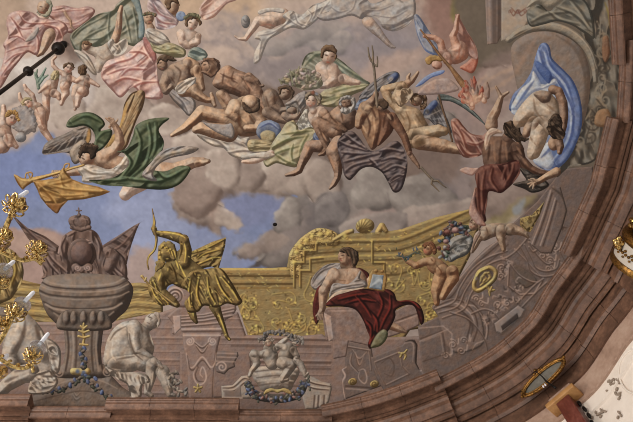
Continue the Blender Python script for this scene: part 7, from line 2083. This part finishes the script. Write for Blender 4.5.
    spray(603, 414, [(600 + 4 * rsx.randn(), 413 + 3 * rsx.randn(), .045) for _ in range(10)] + [(620, 413, .05), (622, 416, .04), (619, 418, .04)], 'smaller grey stucco leaf spray low on the white wall')
    bm = bmesh.new()
    ring = []
    for k in range(25):
        a = math.radians(100 + 170 * k / 24)
        p, tg, n = on_wall(637 + 17 * math.cos(a), 372 + 22 * -math.sin(a)); ring.append((*(p + n * .025), .022))
    tube(bm, ring, 8)
    tag(mesh_obj('stucco_ring', bm, 'plaster'), 'round raised stucco moulding on the white wall at the right edge', 'stucco ornament')
    # ---- red marble pilaster with its tan block
    p, tg, n = on_wall(570, 405, .95)
    if tg.x < 0: tg = -tg
    T = empty('pilaster', 'dark red marble pilaster with tan wooden capital block against the white wall', 'pilaster', p + n * .2 - UPV * 1)
    bm = bmesh.new(); block(bm, p + n * .14 - UPV * 1.70, tg * .17, n * .17, UPV * 1.62); mesh_obj('shaft', bm, 'red_marble', T)
    bm = bmesh.new(); block(bm, p + n * .20 - UPV * .02, tg * .38, n * .17, UPV * .065); mesh_obj('capital_block', bm, 'wood', T)
    bm = bmesh.new(); block(bm, p + n * .14 + UPV * .16, tg * .30, n * .10, UPV * .11); mesh_obj('impost', bm, 'frieze', T)
    bm = bmesh.new()
    for k in range(9):
        q = p + n * .08 + tg * (.21 + .03 * math.sin(k)) - UPV * (.25 + .22 * k)
        blob(bm, q, (.04, .04, .09), None, 2)
    mesh_obj('leaf_carving', bm, 'iron', T)
    # ---- oval gilt frame on the cornice
    p, tg, n = on_wall(544, 378, .50)
    if tg.x < 0: tg = -tg
    c = p
    upv = (UPV * .92 + n * .25).normalized(); nn = tg.cross(upv)
    if nn.dot(n) < 0: nn = -nn
    T = empty('oval_mirror', 'oval grey mirror in a gilded leaf frame fixed below the curved cornice', 'mirror', c - UPV * .3)
    def ov(a, ra, rb, off=0): return c + tg * (ra * math.cos(a)) + upv * (rb * math.sin(a)) + nn * off
    RA, RB = .60, .185
    bm = bmesh.new()
    for (ra, rb, rr, of) in ((RA, RB, .036, .02), (RA - .055, RB - .045, .016, .03)):
        R = [ov(2 * math.pi * k / 48, ra, rb, of) for k in range(48)]
        rg = []
        for k in range(48):
            t = (R[(k + 1) % 48] - R[k - 1]).normalized(); s = t.cross(nn)
            rg.append([bm.verts.new(R[k] + (s * math.cos(2 * math.pi * j / 8) + nn * math.sin(2 * math.pi * j / 8)) * rr) for j in range(8)])
        for k in range(48):
            for j in range(8): bm.faces.new((rg[k][j], rg[k][(j + 1) % 8], rg[(k + 1) % 48][(j + 1) % 8], rg[(k + 1) % 48][j]))
    FR = mesh_obj('frame', bm, 'old_gilt', T)
    bm = bmesh.new()
    for k in range(40):
        a = 2 * math.pi * k / 40
        blob(bm, ov(a, RA + .02, RB + .02, .04), (.026 + .012 * (k % 2), .022, .026), None, 1)
    for dx, dy in ((-.64, -.04), (.64, .04), (-.12, .2), (-.05, .27), (.03, .21)): blob(bm, c + tg * dx + upv * dy + nn * .05, (.04, .04, .04), None, 2)
    mesh_obj('leaf_carving', bm, 'old_gilt', FR)
    bm = bmesh.new()
    vs = [bm.verts.new(ov(2 * math.pi * k / 48, RA - .05, RB - .04, .0)) for k in range(48)]
    vb = [bm.verts.new(ov(2 * math.pi * k / 48, RA - .05, RB - .04, -.03)) for k in range(48)]
    bm.faces.new(vs); bm.faces.new(list(reversed(vb)))
    for k in range(48): bm.faces.new((vs[k], vb[k], vb[(k + 1) % 48], vs[(k + 1) % 48]))
    mesh_obj('glass', bm, 'mirror_glass', T, smooth=False)
    bm = bmesh.new()
    q0, q1 = c + upv * .24 + nn * .06 - tg * .06, c - upv * .2 + nn * .1 + tg * .02
    tube(bm, [(*q0, .012), (*(c + nn * .08), .012), (*q1, .02), (*(q1 - UPV * .35 + tg * .1), .025)], 8)
    mesh_obj('iron_bracket', bm, 'iron', T)
    bm = bmesh.new()
    for s in (-.03, .03): blob(bm, q1 - tg * .09 + tg * s - UPV * .05, (.02, .02, .05), None, 2)
    mesh_obj('clip', bm, 'candle', T)
    # ---- gilded white drum at the right edge
    cr = Vector((1, 0, 0)); cu = Vector((0, -math.sin(ELEV), math.cos(ELEV))); cf = Vector((0, math.cos(ELEV), math.sin(ELEV)))
    axis = (cr * .22 + cu * .86 - cf * .46).normalized()
    c = at_z(627, 284, HC - 1.0) + axis * .0
    side = (cr * .72 - cu * .68).normalized()
    c = at_z(645, 266, HC - 1.4)
    T = empty('gilded_drum', 'white and gold drum-shaped capital with gilded leaves at the right edge', 'capital', c)
    for nm, pr, mt in (('base_rim', [(.58, -.10), (.70, -.08), (.72, .0), (.70, .06), (.60, .07)], 'old_gilt'), ('white_band', [(.60, .06), (.675, .065), (.67, .46), (.60, .47)], 'white_enamel'),
                       ('upper_rim', [(.60, .46), (.69, .465), (.71, .54), (.69, .64), (.60, .65)], 'old_gilt'), ('core', [(.5, .4), (.58, .45), (.50, .9), (.4, 1.0)], 'iron')):
        bm = bmesh.new(); lathe(bm, pr, c, axis, 48); mesh_obj(nm, bm, mt, T, smooth=True)
        split_sharp(T.children[-1], 35)
    u = axis.orthogonal().normalized(); v = axis.cross(u)
    def on_drum(deg, h, r=.69):
        a = math.radians(deg); return c + axis * h + (u * math.cos(a) + v * math.sin(a)) * r
    bm = bmesh.new(); bl = bmesh.new()
    for k in range(24):
        q = on_drum(k * 15, .26)
        for dx in (-1, 0, 1):
            blob(bm, on_drum(k * 15 + dx * 4.0, .26 + (.06 if dx == 0 else 0)), (.035, .035, .035), None, 1)
        blob(bm, on_drum(k * 15, .19), (.025, .025, .04), None, 1)
    mesh_obj('rosette_band', bm, 'old_gilt', T)
    for k in range(24):
        blob(bl, on_drum(k * 15, .76 + .06 * (k % 2), .62), (.07, .06, .11), None, 2)
    mesh_obj('leaf_crown', bl, 'gilt', T)
    bm = bmesh.new()
    q = at_z(615, 243, HC - 1.4) - cf * .1
    for d, s in ((Vector((0, 0, 0)), .09), (cu * .09 + cr * .04, .07), (cu * -.09 + cr * .03, .06), (cr * .08, .07), (cu * .05 - cr * .05, .05)): blob(bm, q + d, (s, s, s * .8), None, 2)
    mesh_obj('leaf_knob', bm, 'gilt', T)
    # ---- dark iron rod with knobs
    a = Vector(CAM + rays(63.5, 44.5) * (float(vault_t(np.array([63.5]), np.array([44.5]))[0]) - .15))
    b = at_z(-34, 118.5, 13.2)
    T = empty('iron_rod', 'dark iron rod with two round knobs crossing the upper left corner', 'rod', a)
    def along(px):  # the point of the rod under photo column px
        lo, hi = 0.0, 1.0
        for _ in range(40):
            m = (lo + hi) / 2; q = a.lerp(b, m) - Vector(CAM)
            zc = q.dot(cf); x = 316.5 + F * q.dot(cr) / zc
            if x > px: lo = m
            else: hi = m
        return a.lerp(b, lo)
    bm = bmesh.new(); tube(bm, [(*along(60), .046), (*b, .046)], 12); mesh_obj('shaft', bm, 'iron', T)
    ax = (a - b).normalized()
    bm = bmesh.new(); lathe(bm, [(.03, -.17), (.12, -.13), (.165, -.05), (.165, .04), (.12, .12), (.085, .15), (.10, .22), (.02, .27)], along(58.3), ax, 24); mesh_obj('ball', bm, 'iron', T)
    bm = bmesh.new(); lathe(bm, [(.03, -.12), (.085, -.09), (.118, 0), (.085, .09), (.03, .12)], along(28.3), ax, 24); mesh_obj('knob', bm, 'iron', T)
    bm = bmesh.new(); lathe(bm, [(.10, -.03), (.10, .12), (.06, .25), (.05, .8)], along(62.5), ax, 16); mesh_obj('anchor', bm, 'iron', T)
    # ---- gilt chandelier at the left edge
    DZ = 6.0
    T = empty('chandelier', 'gilded chandelier branches with white candle sleeves at the left edge', 'chandelier', at_depth(-60, 300, DZ / rays(-60, 300)[2]))
    def pz(x, y, dz=0.0): return at_z(x, y, CAM[2] + DZ + dz)
    CUR = [None]
    def arm(pts):
        bm = bmesh.new(); tube(bm, [(*pz(x, y, dz), r * .72) for x, y, r, dz in pts], 12)
        for i, (x, y, r, dz) in enumerate(pts[1:-1]):
            tube(bm, [(*pz(x, y, dz), r * .5), (*pz(x + 1.0, y - 2.5, dz), r * .6), (*pz(x + 3.0, y - 3.5, dz + .02), r * .45), (*pz(x + 3.4, y - 2.0, dz + .02), r * .3)], 8)
        CUR[0] = mesh_obj('arm', bm, 'gilt', T)
    def cup(x, y, R, seed):
        q = pz(x, y); rr = np.random.RandomState(seed); bm = bmesh.new()
        lathe(bm, [(.015, -.05), (R * .4, -.04), (R * .62, .0), (R * .85, .05), (R * .75, .06)], q, (0, 0, 1), 20)
        for k in range(8):
            a = 2 * math.pi * k / 8 + seed
            d = Vector((math.cos(a), math.sin(a), 0)); e = Vector((-d.y, d.x, 0))
            # curled acanthus leaf: a loop with an eye, and a bead at its tip
            tube(bm, [(*(q + d * R * .25 - UPV * .055), R * .07), (*(q + d * R * .6 + e * R * .24 - UPV * .06), R * .085), (*(q + d * R * 1.0 + e * R * .26 - UPV * .03), R * .08), (*(q + d * R * 1.12 - e * R * .04), R * .075), (*(q + d * R * .9 - e * R * .22 - UPV * .02), R * .06), (*(q + d * R * .68 - e * R * .06 - UPV * .05), R * .04)], 7)
            blob(bm, q + d * R * (.5 + .1 * rr.rand()) - UPV * .07 + e * R * .05, (R * .1, R * .1, R * .1), None, 2)
            blob(bm, q + d * R * 1.02 + UPV * .02, (R * .11, R * .09, R * .13), None, 2)
        blob(bm, q - UPV * .06, (R * .22, R * .22, R * .2), None, 2)
        mesh_obj('cup', bm, 'gilt', CUR[0])
    def saucer(x, y, R):
        q = pz(x, y); bm = bmesh.new()
        lathe(bm, [(R * .2, -.03), (R * .6, -.02), (R, .02), (R * 1.02, .035), (R * .98, .04), (R * .6, .0), (R * .2, -.01)], q, (0, 0, 1), 32)
        mesh_obj('drip_pan', bm, 'porcelain', CUR[0])
    def candle(x0, y0, x1, y1, r=.021):
        a = pz(x0, y0)
        b = a + UPV * (math.hypot(x1 - x0, y1 - y0) / 50.0)
        bm = bmesh.new(); lathe(bm, [(r, 0), (r, (b - a).length - .02), (r * .8, (b - a).length), (r * .2, (b - a).length + .012)], a, (0, 0, 1), 16)
        mesh_obj('candle', bm, 'candle', CUR[0])
    arm([(-20, 262, .05, 0), (-6, 250, .045, 0), (2, 236, .04, 0), (8, 222, .036, 0), (13, 211, .03, 0), (15, 206, .03, 0)]); cup(15, 205, .108, 1); candle(19, 197, 24, 189)
    cup(4, 236, .08, 5)
    arm([(-20, 246, .04, 0), (0, 252, .034, 0), (12, 257, .03, 0), (24, 260.5, .03, 0), (34, 259, .026, 0), (39, 262, .024, 0), (41, 264, .022, 0), (38, 255, .02, 0)]); cup(37, 250, .098, 2)
    arm([(-20, 300, .04, 0), (-6, 290, .034, 0), (1, 281, .03, 0)]); saucer(3, 272, .085); candle(5, 269, 11, 261); cup(1, 281, .08, 3)
    arm([(-20, 352, .05, 0), (-6, 347, .045, 0), (2, 337, .04, 0), (8, 326, .036, 0), (12, 318, .03, 0)]); cup(16, 312, .10, 4); saucer(21, 306, .088); candle(25, 301, 32, 293)
    cup(2, 323, .08, 7); saucer(-1, 316, .085)
    arm([(-20, 350, .034, 0), (0, 359, .03, 0), (8, 364, .028, 0), (16, 367.5, .03, 0), (26, 368, .028, 0), (32, 366, .024, 0), (33, 372, .026, 0)]); cup(33, 355, .092, 8); saucer(36.5, 349, .085); candle(39, 345, 46, 335)
    arm([(-20, 392, .04, 0), (-8, 386, .034, 0), (1, 375, .03, 0)]); cup(1, 372, .06, 9); candle(1, 362, 5, 356, .024)
    # hub out of the picture that carries the branches
    bm = bmesh.new(); lathe(bm, [(.02, -.5), (.14, -.4), (.20, -.1), (.12, .2), (.18, .5), (.06, .9), (.03, 1.6)], pz(-62, 300), (0, 0, 1), 24); mesh_obj('stem', bm, 'gilt', T)
    # ---- light: daylight of the hall's windows and an ambience with bright and dark patches added for gilt reflections
    W = bpy.data.worlds.new('hall ambience'); SC.world = W; W.use_nodes = True
    bgn = W.node_tree.nodes.get('Background') or W.node_tree.nodes.new('ShaderNodeBackground')
    wn = W.node_tree; bgn.inputs[1].default_value = .61
    wt = wn.nodes.new('ShaderNodeTexCoord'); wz = wn.nodes.new('ShaderNodeTexNoise'); wz.inputs['Scale'].default_value = 2.6; wz.inputs['Detail'].default_value = 1.5
    wr = wn.nodes.new('ShaderNodeValToRGB'); we = wr.color_ramp.elements
    we[0].position, we[0].color = .40, (.30, .26, .22, 1); we[1].position, we[1].color = .60, (1.75, 1.72, 1.68, 1)
    wn.links.new(wt.outputs['Generated'], wz.inputs['Vector']); wn.links.new(wz.outputs[0], wr.inputs[0]); wn.links.new(wr.outputs[0], bgn.inputs[0])
    def window(name, at, aim, e, size, c=(1, .95, .88)):
        l = bpy.data.lights.new(name, 'AREA'); l.energy = e; l.size = size[0]; l.shape = 'RECTANGLE'; l.size_y = size[1]; l.color = c
        o = bpy.data.objects.new(name, l); SC.collection.objects.link(o); o.location = at
        o.rotation_euler = (Vector(aim) - Vector(at)).to_track_quat('-Z', 'Y').to_euler()
    window('window_daylight', (-9.5, -4.0, 8.5), (2.5, 5, 17), 1100, (2.4, 4.5))
    window('window_daylight', (-9.5, 5.0, 8.5), (2.5, 5, 17), 750, (2.4, 4.5))
    cam = bpy.data.cameras.new('camera'); co = bpy.data.objects.new('camera', cam); SC.collection.objects.link(co)
    co.location = CAM; co.rotation_euler = (math.pi / 2 + ELEV, 0, 0)
    cam.sensor_fit = 'HORIZONTAL'; cam.sensor_width = 36; cam.lens = 36 * F / 633.0
    cam.clip_end = 200
    SC.camera = co
    SC.cycles.filter_width = 1.0
    vs = SC.view_settings; vs.view_transform = 'Standard'; vs.look = 'None'; vs.gamma = 1; vs.use_curve_mapping = False; vs.exposure = 0.0
    for o in SC.objects:
        if '_at' in o: del o['_at']
